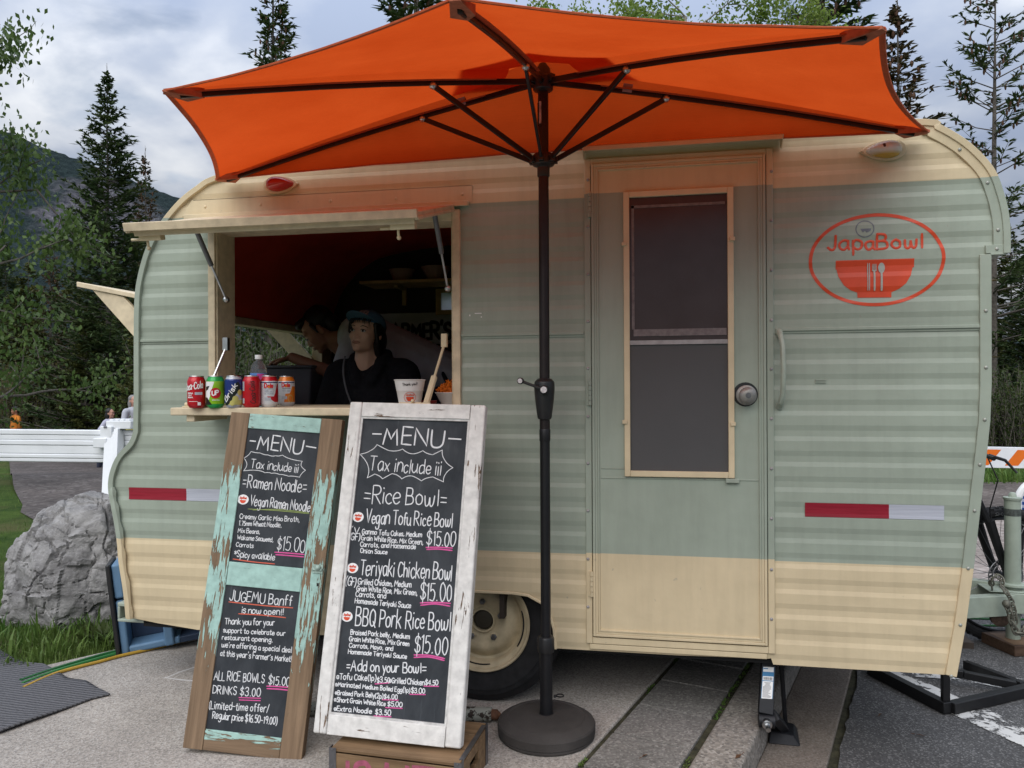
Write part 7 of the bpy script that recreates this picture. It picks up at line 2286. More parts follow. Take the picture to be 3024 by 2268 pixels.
def crv3(P, k=14):
    P = [Vector(p) for p in P]; o = []
    for i in range(len(P) - 1):
        a, b, c, d = P[max(0, i - 1)], P[i], P[i + 1], P[min(len(P) - 1, i + 2)]
        for j in range(k):
            t = j / k
            o.append(.5 * ((2 * b) + (c - a) * t + (2 * a - 5 * b + 4 * c - d) * t * t + (3 * b - a - 3 * c + d) * t ** 3))
    return o + [P[-1]]
cc_ = lambda px, py, d: AT(px, py, d)
chain([cc_(2930, 1738, 3.98), cc_(2928, 1712, 3.95), cc_(2945, 1700, 3.94), cc_(2962, 1715, 3.92), cc_(2958, 1732, 3.90), cc_(2975, 1752, 3.87), cc_(2992, 1790, 3.86), cc_(3000, 1850, 3.86)])
chain([cc_(2972, 1782, 3.86), cc_(2982, 1810, 3.85), cc_(2990, 1845, 3.85), cc_(3006, 1872, 3.85), cc_(3030, 1860, 3.86), cc_(3048, 1810, 3.87)], .0052, .040)
mb.ball(cc_(2972, 1783, 3.855), .020); mb.build('safety_chain', CHN, TR)

# timber packing under the post
t = thing('timber_block', 'worn brown timber block directly under the green jockey post', 'timber block', (post_x, post_y, bl_z - .05), 'timber packing blocks')
Mb = Matrix.Translation((post_x + .05, post_y, 0)) @ Matrix.Rotation(R_(14), 4, 'Z')
bz_ = RZ + .055
mb = MB(); mb.bx((-.12, -.09, bz_ + .001), (.16, .10, bl_z - .001), 0, Mb); mb.build('upper_block', BLOCKW, t, bevel=.004)
t = thing('timber_block', 'darker brown timber block on the asphalt, lower of the two under the post', 'timber block', (post_x, post_y, RZ), 'timber packing blocks')
mb = MB(); mb.bx((-.14, -.10, RZ + .001), (.17, .13, bz_), 0, Mb @ Matrix.Rotation(R_(5), 4, 'Z')); mb.build('lower_block', wood('dark_block_wood', (.06, .034, .022), (.12, .075, .05), 0), t, bevel=.004)

# ------------------------------------------------------------------ black folding frame by the front corner
FRM = mat('black_painted_tube', (.012, .012, .013), .5, .2, .4, var=.25, vs=20)
t = thing('tube_stand', 'low black square tube frame lying on the asphalt below the trailer\'s front corner', 'metal frame', tuple(gz(2799, 2107)))
za_ = RZ + .027
def q3(px, py, z=za_):
    return G(px, py, z)
c0_, c1_, c2_ = q3(2570, 1975), q3(2799, 2092), q3(3040, 2036)
mb = MB()
mb.bar(c0_, c1_, .040, .048); mb.bar(c1_ + (c2_ - c1_).normalized() * .018, c2_, .040, .046)
mb.build('floor_tube', FRM, t, bevel=.003)
c3_ = q3(2850, 1962); mb = MB(); mb.bar(c3_, c2_ + Vector((-.01, .035, 0)), .032, .040); mb.build('rear_tube', FRM, t, bevel=.003)
c4_ = q3(2700, 1978, za_ + .05); c4b = q3(2845, 1992, za_ + .03)
mb = MB(); mb.bar(c4b + Vector((-.4, .15, .02)), c4b, .030, .034); mb.bar(c4b, c2_ + Vector((-.05, .012, .012)), .030, .034); mb.build('cross_tube', FRM, t, bevel=.003)
mb = MB(); up_ = Vector((c1_.x, c1_.y + .012, 0)); mb.bx((up_.x - .015, up_.y, RZ + .05), (up_.x + .015, up_.y + .030, .246)); mb.build('upright_tube', FRM, t, bevel=.003)

# ------------------------------------------------------------------ stabiliser jack
SZ = -.112
jb = G(2285, 2178, SZ)
t = thing('stabiliser_jack', 'black stabiliser jack with a blue and white label propping the trailer beside the kerb', 'jack', (jb.x, jb.y, SZ))
JM = mat('jack_black', (.014, .015, .018), .5, .3, .4, var=.2, vs=20)
jt0, jt1 = W(2269, 1962, .09), W(2260, 2108, .02)
jd = (jt1 - jt0).normalized()
mb = MB()
mb.bar(jt0 - jd * .08, jt1, .052, .030, up=(0, 1, 0))
arm = mb.build('upper_arm', JM, t, bevel=.002)
jn = jd.cross(Vector((1, 0, 0))).normalized()
jn = jn if jn.y < 0 else -jn
MJ = frame(jt0.lerp(jt1, .0) + jn * .0155, Vector((1, 0, 0)), jd, Vector((1, 0, 0)).cross(jd))
sgn = 1 if (Vector((1, 0, 0)).cross(jd)).dot(jn) > 0 else -1
Lj = (jt1 - jt0).length
mb = MB(); mb.bx((-.0205, Lj * .06, 0), (.0205, Lj * .70, sgn * .0006), 0, MJ)
lb = mb.build('warning_label', WHITEQ, arm)
BLP = mat('label_blue', (.02, .16, .34), .5)
mb = MB()
mb.bx((-.0205, Lj * .16, sgn * .0006), (.0205, Lj * .25, sgn * .0011), 0, MJ); mb.bx((-.0205, Lj * .06, sgn * .0006), (-.0190, Lj * .70, sgn * .0010), 0, MJ); mb.bx((.0190, Lj * .06, sgn * .0006), (.0205, Lj * .70, sgn * .0010), 0, MJ); mb.bx((-.018, Lj * .085, sgn * .0006), (-.002, Lj * .105, sgn * .0012), 0, MJ)
mb.bx((-.0205, Lj * .335, sgn * .0006), (.0205, Lj * .35, sgn * .0011), 0, MJ)
mb.build('label_band', BLP, lb)
mb = MB(); rr = random.Random(9)
x = -.016
while x < .014:
    w_ = rr.choice((.0006, .0012, .0018)); mb.bx((x, Lj * .27, sgn * .0006), (x + w_, Lj * .325, sgn * .0010), 0, MJ); x += w_ + rr.choice((.0007, .0012))
for k in range(15):
    y_ = Lj * (.375 + .021 * k); w_ = rr.uniform(.020, .031) if k > 3 else rr.uniform(.014, .024)
    x0_ = -.016 if k > 3 else -w_ / 2
    mb.bx((x0_, y_, sgn * .0006), (x0_ + w_, y_ + Lj * .0085, sgn * .0010), 0, MJ)
mb.build('label_print', mat('label_ink', (.10, .10, .11), .7), lb)
mb = MB()
e1 = jt1 + Vector((.002, .0, -.024))
mb.tube([e1 + Vector((-.026, 0, 0)), e1 + Vector((.030, 0, 0))], .026, 18)
mb.build('pivot', JM, t)
mb = MB()
mb.tube([e1 + Vector((0, -.02, 0)), e1 + Vector((0, -.036, -.002))], .018, 18); mb.tube([e1 + Vector((0, -.035, -.002)), e1 + Vector((0, -.040, -.002))], .015, 18); mb.tube([e1 + Vector((0, -.038, -.002)), e1 + Vector((0, -.066, -.008))], .0095, 6)
mb.build('drive_nut', STEEL, t)
mb = MB()
jb = Vector((.452, .19, SZ))
f0 = Vector((jb.x + .03, jb.y + .02, SZ))
mb.bar(e1 + Vector((.03, .02, .01)), f0 + Vector((0, 0, .035)), .030, .040, up=(0, 1, 0)); mb.bar(jt0 + Vector((.052, .05, .02)), f0 + Vector((.01, .03, .05)), .014, .030, up=(0, 1, 0))
mb.build('lower_arm', JM, t, bevel=.002)
mb = MB()
mb.add([(jb.x - .040, jb.y - .055, SZ + .001), (jb.x + .080, jb.y - .060, SZ + .001), (jb.x + .095, jb.y + .10, SZ + .001), (jb.x - .012, jb.y + .11, SZ + .001), (jb.x - .028, jb.y - .020, SZ + .040), (jb.x + .062, jb.y - .025, SZ + .030), (jb.x + .078, jb.y + .08, SZ + .030), (jb.x - .004, jb.y + .09, SZ + .040)], [(3, 2, 1, 0), (4, 5, 6, 7), (0, 1, 5, 4), (1, 2, 6, 5), (2, 3, 7, 6), (3, 0, 4, 7)])
mb.build('foot', JM, t, bevel=.006, segs=3)

# rusty pale green pipe on the ground behind the crate
RUSTP = NT('rusty_green_pipe'); v = RUSTP.obj()
mk_ = RUSTP.ramp(RUSTP.noise(v, 38, 5, .65), [(.50, 0), (.54, 1)])
PIPE = RUSTP.fin(RUSTP.mix(mk_, (.28, .29, .25), (.035, .026, .02)), .7, .1, .3)
pa, pb = G(900, 2092, .025), G(1452, 2110, .028)
t = thing('metal_pipe', 'flaking pale green metal pipe on the ground behind the menu boards', 'pipe', tuple(pa))
mb = MB(); mb.tube([pa, pa.lerp(pb, .5), pb], .026, 16); mb.build('pipe_tube', PIPE, t)
mb = MB(); mb.tube([pb, pb + (pb - pa).normalized() * .022], .019, 14); mb.tube([pb + (pb - pa).normalized() * .022, pb + (pb - pa).normalized() * .035], [.018, .006], 14); mb.build('pipe_end', mat('rust', (.12, .055, .03), .85, var=.4, vs=60), t)

# ------------------------------------------------------------------ mountain bike parked behind the draw bar
TY = RUBBER
BKM = mat('bike_black', (.012, .012, .013), .4, .2, .5, var=.2, vs=20)
bd = 4.14
wcn = AT(2958, 1710, bd)
R_W = .365
gz_b = -.124
wcn.z = gz_b + R_W
t = thing('bicycle', 'black mountain bike with knobbly tyres parked behind the trailer draw bar', 'bicycle', (wcn.x, wcn.y, gz_b))
bdir = RGT.copy()                                            # front wheel to the right, frame hidden behind the trailer
nb = Vector((-bdir.y, bdir.x, 0))
BM = frame(wcn, bdir, Vector((0, 0, 1)), nb * -1)
def wheel(c, nm='wheel'):
    M = frame(c, bdir, Vector((0, 0, 1)), nb * -1)
    b = MB(); b.torus(R_W - .028, .028, 72, 12, M)
    for k in range(72):
        a = 2 * math.pi * k / 72
        for z in (-.012, .012) if k % 2 else (-.020, .0, .020):
            b.box((0, 0, 0), (.010, .016, .010), M @ Matrix.Rotation(a, 4, 'Z') @ Matrix.Translation((R_W - .002 - abs(z) * .25, 0, z)))
    w = b.build('tyre', TY, t, smooth=30)
    b = MB(); b.torus(R_W - .062, .010, 64, 8, M); b.build('wheel_rim', BKM, w)
    b = MB()
    for k in range(28):
        a = 2 * math.pi * k / 28; a2 = a + (.42 if k % 2 else -.42); z = .022 if k % 4 < 2 else -.022
        b.tube([M @ Vector((.018 * math.cos(a2), .018 * math.sin(a2), z)), M @ Vector(((R_W - .066) * math.cos(a), (R_W - .066) * math.sin(a), 0))], .0013, 4)
    b.build('spokes', DARKST, w)
    b = MB(); b.lathe([(.012, -.05), (.016, -.03), (.016, .03), (.012, .05)], 14, M)
    b.build('wheel_hub', BKM, w)
    b = MB()
    P = [(.090 + .004 * math.sin(k * 2.6), k) for k in range(48)]
    for k in range(24):
        a = 2 * math.pi * k / 24
        b.box((0, 0, 0), (.022, .010, .002), M @ Matrix.Translation((0, 0, .034)) @ Matrix.Rotation(a, 4, 'Z') @ Matrix.Translation((.080, 0, 0)) @ Matrix.Rotation(.6, 4, 'Z'))
    b.torus(.0915, .003, 36, 6, M @ Matrix.Translation((0, 0, .034))); b.torus(.070, .003, 36, 6, M @ Matrix.Translation((0, 0, .034)))
    b.build('brake_disc', DARKST, w)
    return w
w1 = wheel(wcn); wr_ = Vector(wcn) - bdir * 1.15
w2 = wheel(wr_)
mb = MB()
L = lambda x, y, z=0: BM @ Vector((x, y, z))
hd_ = L(-.26, .60); 
for z in (-.058, .058):
    mb.tube([L(0, 0, z), L(-.055, .16, z), L(-.10, .30, z)], [.020, .022, .026], 10); mb.tube([L(-.10, .28, z), L(-.18, .46, z)], .017, 10)
mb.bar(L(-.17, .44, -.075), L(-.17, .44, .075), .035, .05); mb.tube([L(-.17, .44), L(-.235, .60)], .022, 10)
mb.build('fork', BKM, t)
mb = MB()
mb.tube([L(-.235, .60), L(-.17, .44)], .026, 12); mb.tube([L(-.215, .56), L(-.78, .42), L(-.82, .42)], .020, 10); mb.tube([L(-.19, .47), L(-.70, -.04)], .025, 10); mb.tube([L(-.86, .56), L(-.70, -.04)], .018, 10)
for z in (-.05, .05):
    mb.tube([L(-.81, .40, z * .3), L(-1.15, 0, z)], .010, 8); mb.tube([L(-.70, -.04, z * .6), L(-1.15, 0, z)], .011, 8)
mb.build('frame_tubes', BKM, t)
mb = MB()
hb = L(-.27, .68)
mb.tube([L(-.27, .66, -.37), L(-.255, .68, -.20), L(-.245, .66, 0), L(-.255, .68, .20), L(-.27, .66, .37)], .011, 10); mb.tube([L(-.235, .60), L(-.245, .66)], .016, 8)
mb.build('handlebar', BKM, t)
for z in (-.30, .30):
    MB().tube([L(-.25, .67, z), L(-.17, .645, z), L(-.13, .585, z * 1.1)], [.009, .008, .005], 6).build('brake_lever', BKM, t)
mb = MB()
mb.tube([L(-.20, .66, .2), L(-.08, .52, .1), L(-.10, .36, .06), L(-.06, .10, .07)], .0035, 6)
mb.build('brake_cable', BKM, t)
mb = MB(); mb.ball((0, 0, 0), (.13, .05, .025), 14, 8, BM @ Matrix.Translation((-.90, .62, 0)) @ Matrix.Rotation(R_(90), 4, 'X') @ Matrix.Rotation(0, 4, 'Z')); mb.tube([L(-.86, .56), L(-.875, .61)], .012, 8); mb.build('saddle', BLACKP, t)
mb = MB(); mb.tube([L(-.70, -.04, -.06), L(-.70, -.04, .06)], .02, 10); mb.lathe([(.09, .05), (.09, .054)], 24, BM @ Matrix.Translation((-.70, -.04, 0)))
for s in (-1, 1):
    mb.tube([L(-.70, -.04, s * .07), L(-.70 + s * .12, -.04 - s * .12, s * .08)], .009, 6); mb.bar(L(-.70 + s * .12, -.04 - s * .12, s * .08), L(-.70 + s * .12, -.04 - s * .12, s * .17), .05, .018)
mb.build('crankset', DARKST, t)
mb = MB(); write(mb, 'ZHX', lambda u, v_: BM @ Vector(((R_W - .026) * math.cos(u), (R_W - .026 + v_) * math.sin(u), .0285)), BM.to_3x3() @ Vector((0, 0, 1)), (1.72, 0), (1.56, 0), .016, .002, 1, hh=.0003)
mb.build('tyre_lettering', mat('grey_print', (.25, .25, .25), .7), w1, smooth=0)
# green garden stakes lying behind the wheel
for i, (ya, yb, lb) in enumerate(((1820, 1832, 'green rod passing behind the bicycle wheel, upper one'), (1843, 1850, 'green rod passing behind the bicycle wheel, lower one'))):
    pa, pb = AT(2500, ya, 4.45), AT(3160, yb, 4.30)
    mb = MB(); mb.tube([pa, pa.lerp(pb, .5), pb], .0065, 8)
    tag(mb.build('rack_rod', mat('green_coated_rod', (.02, .13, .03), .4), None), lb, 'rod', 'green rack rods')
# gingham cushion at the right edge
q = NT('blue_gingham'); v = q.obj()
x_ = q.math('GREATER_THAN', q.math('FRACT', q.math('MULTIPLY', q.n('ShaderNodeVectorMath', {0: v, 1: tuple(RGT)}, operation='DOT_PRODUCT').outputs['Value'], 26.0)), .5)
z_ = q.math('GREATER_THAN', q.math('FRACT', q.math('MULTIPLY', q.n('ShaderNodeSeparateXYZ', {0: v}).outputs[2], 26.0)), .5)
GING = q.fin(q.mix(q.math('MULTIPLY', q.math('ADD', x_, z_), .5), (.66, .70, .76), (.012, .05, .22)), .9, 0, .2)
c_ = AT(3076, 1490, 5.0)
t = thing('gingham_cushion', 'blue and white gingham cushion with a pale edge at the far right behind the bike', 'cushion', (c_.x, c_.y, gz_b))
Mc_ = frame(c_, RGT, Vector((0, 0, 1)), RGT.cross(Vector((0, 0, 1))))
mb = MB(); mb.ball((0, 0, 0), (.160, .155, .045), 28, 16, Mc_); cs = mb.build('cushion_cover', GING, t, smooth=60)
mb = MB(); mb.torus(.158, .024, 48, 10, Mc_); mb.build('cushion_edge', WHITEQ, t)
mb = MB()
for x in (-.10, .10):
    mb.tube([Mc_ @ Vector((x, -.13, -.03)), Vector((c_.x, c_.y, gz_b)) + RGT * x * 1.3 - FWD * -.03], .012, 8)
mb.bar(Mc_ @ Vector((-.16, -.165, -.03)), Mc_ @ Vector((.16, -.165, -.03)), .06, .02)
mb.build('stand_legs', BLACKM, t)

# ------------------------------------------------------------------ barricades
def plank(mb, a, b, h, th):
    d = (b - a).normalized(); n = Vector((-d.y, d.x, 0))
    mb.add([a - n * th / 2, b - n * th / 2, b + n * th / 2, a + n * th / 2] + [p + Vector((0, 0, h)) for p in (a - n * th / 2, b - n * th / 2, b + n * th / 2, a + n * th / 2)], [(3, 2, 1, 0), (4, 5, 6, 7), (0, 1, 5, 4), (1, 2, 6, 5), (2, 3, 7, 6), (3, 0, 4, 7)])
bd_ = 5.15
ra, rb_ = AT(-900, 1351, bd_ + .2), AT(480, 1367, bd_)
hgt = AT(200, 1262, bd_).z - AT(200, 1358, bd_).z
t = thing('barricade', 'white plastic A-frame barricade crossing behind the boulder on the left', 'barricade', (ra.x, ra.y, hg(ra.x, ra.y)))
mb = MB()
d_ = (rb_ - ra).normalized(); n_ = Vector((-d_.y, d_.x, 0))
for k, (z0, z1, o_) in enumerate(((0, .12, 0), (.12, .25, .004), (.25, .52, 0), (.52, .68, .005), (.68, .84, 0), (.84, 1.0, .004))):
    a, b = ra + Vector((0, 0, hgt * z0)) - n_ * o_, rb_ + Vector((0, 0, hgt * z0)) - n_ * o_
    plank(mb, a, b, hgt * (z1 - z0) - .0008, .045)
mb.build('rail', WHITEP, t, bevel=.006, segs=3)
def leg(px0):
    top, foot = AT(px0, 1270, bd_ - .03), AT(px0 - 24, 1492, bd_ - .42)
    gzl = hg(foot.x, foot.y)
    foot.z = gzl
    mb = MB()
    mb.bar(top + Vector((0, 0, -.02)), foot, .075, .045, up=n_); mb.bar(top + d_ * .05, foot + d_ * .055 - n_ * .0, .030, .075, up=n_)
    l1 = mb.build('leg', WHITEP, t, bevel=.004)
    mb = MB()
    b2 = top + n_ * .10; f2 = Vector((foot.x + .02 + d_.x * .1, foot.y + 1.0, 0)); f2.z = gzl
    mb.bar(b2 + d_ * .12, f2, .080, .045, up=n_)
    mb.build('leg', WHITEP, t, bevel=.004)
    mb = MB()
    z0 = AT(px0, 1262, bd_).z
    c = AT(px0 + 34, 1250, bd_)
    mb.box((c.x, c.y, z0 + .018), (.185, .10, .055), None); mb.box((c.x - .075, c.y - .05, z0 - .05), (.085, .05, .12)); mb.box((c.x - .11, c.y - .06, z0 - .10), (.10, .06, .065))
    for k in range(4):
        mb.box((c.x - .06 + .04 * k, c.y, z0 + .050), (.03, .08, .014))
    mb.build('top_bracket', WHITEP, t, bevel=.005)
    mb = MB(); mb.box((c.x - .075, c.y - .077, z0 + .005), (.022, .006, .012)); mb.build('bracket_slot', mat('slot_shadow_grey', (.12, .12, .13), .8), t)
leg(330)
leg(-800)
bd2 = 6.6
ra, rb_ = AT(2760, 1378, bd2), AT(3420, 1390, bd2 + .1)
hgt = (1380 - 1318) / 2271 * bd2
t = thing('barricade', 'orange and white striped barricade board to the right of the trailer', 'barricade', (ra.x, ra.y, -.12))
d_ = (rb_ - ra).normalized(); n_ = Vector((-d_.y, d_.x, 0))
mb = MB(); plank(mb, ra, rb_, hgt, .03); bo = mb.build('board', WHITEP, t, bevel=.003)
mb = MB()
L_ = (rb_ - ra).length; u0 = (AT(2905, 1378, bd2) - ra).length
ORS = mat('reflective_orange', (.70, .15, .012), .45, var=.05, vs=20)
per = .265
for k in range(-3, 8):
    x0 = u0 - .075 + per * k
    P = []
    for (x, z) in ((x0, .022), (x0 + .12, .022), (x0 + .235, hgt - .022), (x0 + .115, hgt - .022)):
        x = max(.01, min(L_ - .01, x))
        P.append(ra + d_ * x - n_ * .0165 + Vector((0, 0, z)))
    mb.add(P, [(0, 1, 2, 3)])
mb.build('orange_stripe', ORS, bo, smooth=0)
mb = MB()
for x in (.12, L_ - .12):
    p = ra + d_ * x
    mb.bx((p.x - .025, p.y + .02, -.13), (p.x + .025, p.y + .06, ra.z + hgt + .02)); mb.bx((p.x - .03, p.y - .45, -.13), (p.x + .03, p.y + .55, -.085))
mb.build('post', mat('galvanised', (.35, .36, .37), .45, .7), t, bevel=.003)

# ------------------------------------------------------------------ boulder
bc = G(178, 1852) + FWD * .38
t_ = (G(-8, 1700, .35) - bc)
bm = bmesh.new()
bmesh.ops.create_icosphere(bm, subdivisions=7, radius=1.0)
rx_, ry_, rz_ = .450, .37, .470
facets = [(Vector((random.Random(k).gauss(0, 1), random.Random(k + 50).gauss(0, 1), random.Random(k + 90).gauss(0, .8))).normalized(), random.Random(k + 7).uniform(.92, 1.12)) for k in range(26)]
for v in bm.verts:
    p = v.co.copy()
    r = (abs(p.x) ** 2.7 + abs(p.y) ** 2.7 + abs(p.z) ** 2.7) ** (-1 / 2.7)
    for n, d in facets:
        k = p.dot(n)
        if k > .05: r = min(r, d / k)
    r = min(r, 1.09)
    q = p * r
    r += .09 * noise.fractal(q * 1.3, 1, 2, 3)
    ridge = 1 - abs(noise.noise(q * 2.6 + Vector((3, 1, 2))))
    r += .05 * (ridge - .6)
    cell = noise.cell(q * 3.1)
    r += .025 * (cell - .5)
    n2_ = noise.noise(Vector((q.x * 5, q.y * 5, q.z * 9)))
    r += .018 * n2_
    r += .015 * noise.fractal(q * 8, .8, 2.1, 5)
    crack = abs(noise.noise(q * 1.5 + Vector((7, 4, 1))) + .25 * noise.noise(q * 5))
    if crack < .045: r -= .085 * (1 - crack / .045)
    crack = abs(noise.noise(Vector((q.x * 2.2, q.y * 2.2, q.z * 4.4)) + Vector((1, 9, 3))) + .3 * noise.noise(q * 7))
    if crack < .04: r -= .045 * (1 - crack / .04)
    r += .05 * (noise.cell(Vector((q.x * 2.3 + q.z, q.y * 2.3, q.z * 3.4 + q.x))) - .5) * .5
    q = p * r
    wid = 1.0 - .05 * max(0, q.z)
    v.co = Vector((q.x * rx_ * wid + .04 * q.z, q.y * ry_ * wid, q.z * rz_))
me = bpy.data.meshes.new('boulder')
bm.to_mesh(me); bm.free()
q = NT('grey_limestone'); v = q.obj()
c = q.mix(q.ramp(q.noise(v, 5, 9, .7, .8), [(.30, 0), (.70, 1)]), (.115, .11, .11), (.37, .36, .352))
vn = q.ramp(q.noise(q.map(v, (3, 3, 9)), 2.2, 9, .75, 1.6), [(.485, 0), (.50, 1), (.515, 0)])
c = q.mix(q.math('MULTIPLY', vn, .55), c, (.48, .47, .46))
lich = q.ramp(q.noise(v, 11, 8, .7), [(.60, 0), (.72, 1)])
c = q.mix(q.math('MULTIPLY', lich, .5), c, (.36, .35, .35))
dk_ = q.ramp(q.noise(v, 3.2, 8, .72, 1.2), [(.30, 1), (.42, 0)])
c = q.mix(q.math('MULTIPLY', dk_, .6), c, (.05, .045, .042))
h = q.math('ADD', q.noise(v, 5, 12, .62, .3), q.math('MULTIPLY', q.n('ShaderNodeTexVoronoi', {'Vector': q.map(v, (1, 1, 1.8)), 'Scale': 6.0}, feature='DISTANCE_TO_EDGE').outputs['Distance'], .25))
q.bump(h, .9, .05)
me.materials.append(q.fin(c, .85, 0, .25))
me.shade_smooth(); me.set_sharp_from_angle(angle=R_(38))
o = link('boulder', me)
o.location = (bc.x - .02, bc.y, .17)
o.rotation_euler = (0, 0, .6)
tag(o, 'large grey cracked limestone boulder in the grass beside the trailer\'s rear corner', 'boulder')

# ------------------------------------------------------------------ blue plastic rack behind the rear corner
BLUEP = mat('pale_blue_plastic', (.115, .215, .34), .5, var=.12, vs=8, bump=.2, bs=60)
DBLUE = mat('dark_blue_plastic', (.025, .045, .085), .6, var=.15, vs=8)
pb0 = G(362, 1930); 
t = thing('plastic_pallet', 'pale blue plastic pallet with a black back standing on edge under the trailer\'s rear', 'pallet', (pb0.x, pb0.y, 0))
ex2 = Vector((.86, .50, 0)).normalized(); n2 = Vector((ex2.y, -ex2.x, 0))      # n2 faces the viewer's side
tilt = Matrix.Rotation(R_(6), 4, n2)
PMx = Matrix.Translation(pb0) @ tilt @ frame((0, 0, 0), ex2, -n2, Vector((0, 0, 1)))
zt = .44
mb = MB(); mb.bx((-.022, -.045, .004), (-.002, .16, zt + .0), 0, PMx); mb.build('black_back', BLACKP, t, bevel=.006, segs=3)
mb = MB()
mb.bx((0, -.03, .0), (.035, .15, .26), 0, PMx); mb.bx((.0, -.03, .27), (.042, .15, zt - .006), 0, PMx)
mb.build('blue_frame', BLUEP, t, bevel=.010, segs=3)
mb = MB(); mb.bx((.032, -.026, .0), (.26, .12, .035), 0, PMx); mb.bx((.19, -.035, .0), (.235, .13, .42), 0, PMx)
mb.build('blue_rib', BLUEP, t, bevel=.010, segs=3)
mb = MB(); mb.bx((.036, .10, .036), (.188, .12, .42), 0, PMx); mb.bx((.235, .10, .02), (.70, .12, .40), 0, PMx); mb.bx((.236, -.02, .0), (.70, .10, .03), 0, PMx)
mb.build('recess_panel', DBLUE, t, bevel=.003)

# ------------------------------------------------------------------ hoses and mat
def hose(pts, r, m, label):
    mb = MB(); mb.tube(crv3(pts, 10), r, 8)
    return tag(mb.build('garden_hose', m), label, 'hose', 'hoses along the concrete edge')
HG1, HG2, HY = mat('green_hose', (.012, .095, .022), .4, var=.15, vs=20), mat('lighter_green_hose', (.03, .16, .04), .4, var=.15, vs=20), mat('yellow_hose', (.42, .26, .035), .45, var=.15, vs=20)
hose([G(60, 2010, .009), G(165, 1974, .009), G(290, 1937, .009), G(352, 1921, .010), G(470, 1890, .010), G(640, 1852, .010)], .0085, HG1, 'dark green hose along the concrete edge, nearest the grass')
hose([G(66, 2018, .009), G(170, 1980, .009), G(294, 1944, .009), G(356, 1927, .010), G(474, 1897, .010), G(640, 1860, .010)], .0085, HG2, 'brighter green hose lying between the dark green and yellow hoses')
hose([G(70, 2030, .008), G(172, 1986, .008), G(300, 1952, .008), G(362, 1935, .009), G(442, 1917, .009), G(640, 1870, .009)], .0075, HY, 'yellow hose lying along the concrete edge')
q = NT('ribbed_grey_mat'); v = q.obj()
rib_d = (G(250, 2030) - G(0, 2000)); rib_d = Vector((-rib_d.y, rib_d.x, 0)).normalized()
u_ = q.n('ShaderNodeVectorMath', {0: v, 1: tuple(rib_d)}, operation='DOT_PRODUCT').outputs['Value']
u_ = q.math('ADD', q.math('MULTIPLY', u_, 330.0), q.math('MULTIPLY', q.noise(v, 40, 4), 3.5))
s_ = q.math('SINE', u_)
c = q.mix(q.ramp(s_, [(.25, 0), (.75, 1)]), (.075, .075, .080), (.135, .135, .142))
c = q.mix(q.ramp(q.noise(v, 160, 4), [(.3, 0), (.7, .6)]), c, (.15, .15, .16))
q.bump(s_, .55, .004)
MATM = q.fin(c, .95, 0, .1)
outline = [G(-900, 1900), G(-300, 1890), G(0, 1925), (G(40, 1950)), G(75, 1961), G(130, 1966), G(165, 1985), G(200, 2008), G(255, 2016), G(290, 2038), G(325, 2055), G(268, 2069), G(160, 2111), G(80, 2140), G(0, 2170), G(-300, 2250), G(-900, 2420)]
from mathutils import geometry
tri = geometry.tessellate_polygon([[Vector((p.x, p.y, 0)) for p in outline]])
bm = bmesh.new()
vs_ = [bm.verts.new((p.x, p.y, 0)) for p in outline]
bm.faces.new(vs_)
bmesh.ops.triangulate(bm, faces=bm.faces)
bmesh.ops.subdivide_edges(bm, edges=bm.edges, cuts=14, use_grid_fill=True)
for v_ in bm.verts:
    p = v_.co
    e_ = max(0.0, 1.0 - abs(p.x + 2.55) / .6)
    lift = max(0, noise.noise(Vector((p.x * 2.4, p.y * 2.4, 2))))
    v_.co.z = .007 + .014 * lift
bmesh.ops.recalc_face_normals(bm, faces=bm.faces)
me = bpy.data.meshes.new('floor_mat'); bm.to_mesh(me); bm.free()
for p in me.polygons:
    pass
me.materials.append(MATM); me.shade_smooth()
o = link('floor_mat', me)
sdf = o.modifiers.new('thick', 'SOLIDIFY'); sdf.thickness = .007; sdf.offset = 0
tag(o, 'ribbed grey outdoor mat with wavy edges lying on the concrete at the lower left', 'mat')

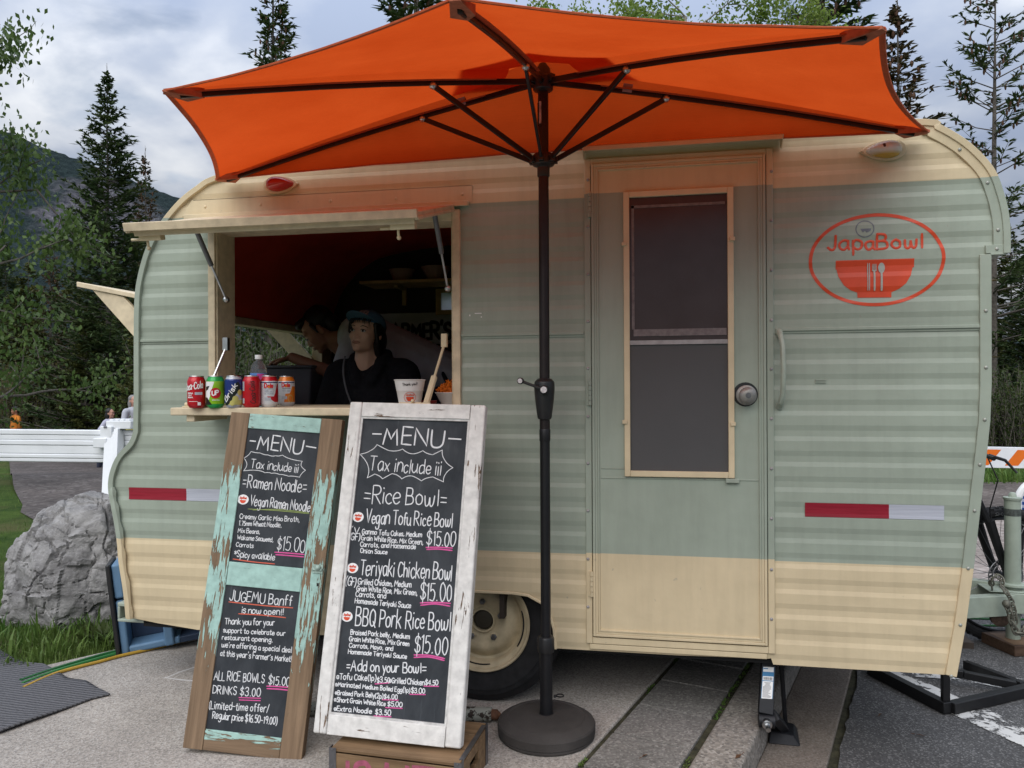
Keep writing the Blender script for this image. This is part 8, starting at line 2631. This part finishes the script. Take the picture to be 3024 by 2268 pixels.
# ------------------------------------------------------------------ small litter and weeds
mb = MB(); rr = random.Random(12)
LEAFM = mat('dry_leaf', (.10, .045, .02), .9, var=.5, vs=40)
for (px, py, z) in ((2718, 2172, -.112), (1905, 2232, .004), (2600, 2110, -.112), (2180, 2235, .004)):
    p = G(px, py, z); a = rr.uniform(0, 6.28); d = Vector((math.cos(a), math.sin(a), 0)); s2 = Vector((-d.y, d.x, 0))
    b = MB(); b.add([p - d * .018, p + s2 * .007 + Vector((0, 0, .006)), p + d * .02 + Vector((0, 0, .003)), p - s2 * .007 + Vector((0, 0, .002))], [(0, 1, 2, 3)])
    b.tube([p + d * .02 + Vector((0, 0, .003)), p + d * .034 + Vector((0, 0, .004))], .0012, 4)
    lab = {2718: 'curled brown leaf on the asphalt below the trailer\'s front corner', 1905: 'tiny dry leaf on the paving slabs by the parasol base', 2600: 'dry leaf on the asphalt beside the black frame', 2180: 'dry leaf on the kerb below the jack'}[px]
    tag(b.build('fallen_leaf', LEAFM, smooth=0), lab, 'leaf', 'fallen leaves')
vs, fs = [], []
for k in range(420):
    a0 = rr.choice((-.134, .176)); b0 = rr.uniform(-.75, .9)
    if noise.noise(Vector((b0 * 3.2, a0 * 9, 1))) < .05: continue
    p = SK(a0 + rr.gauss(0, .006), b0, -.008)
    for j in range(3):
        d = Vector((rr.uniform(-1, 1), rr.uniform(-1, 1), rr.uniform(.2, 1))).normalized()
        leafq(vs, fs, p, d, Vector((rr.uniform(-1, 1), rr.uniform(-1, 1), 1)).normalized(), rr.uniform(.006, .016), .006)
b = MB(); b.v = [tuple(q) for q in vs]; b.f = fs; b.m = [0] * len(fs)
tag(b.build('joint_weeds', GRASSM, smooth=0), 'tiny moss and weeds growing in the paving joints', 'weeds', kind='stuff')
# broad leaves by the rack
vs, fs = [], []
for k in range(46):
    p = G(rr.uniform(250, 330), rr.uniform(1868, 1900), 0); p.z = .0
    d = Vector((rr.uniform(-1, 1), rr.uniform(-1, .4), rr.uniform(.2, 1.1))).normalized()
    leafq(vs, fs, p, d, Vector((rr.uniform(-.5, .5), -.4, 1)).normalized(), rr.uniform(.06, .11), rr.uniform(.022, .034))
b = MB(); b.v = [tuple(q) for q in vs]; b.f = fs; b.m = [0] * len(fs)
tag(b.build('broadleaf_weed', SHRUBG, smooth=0), 'broad leaved green weed at the grass edge beside the blue pallet', 'weed')
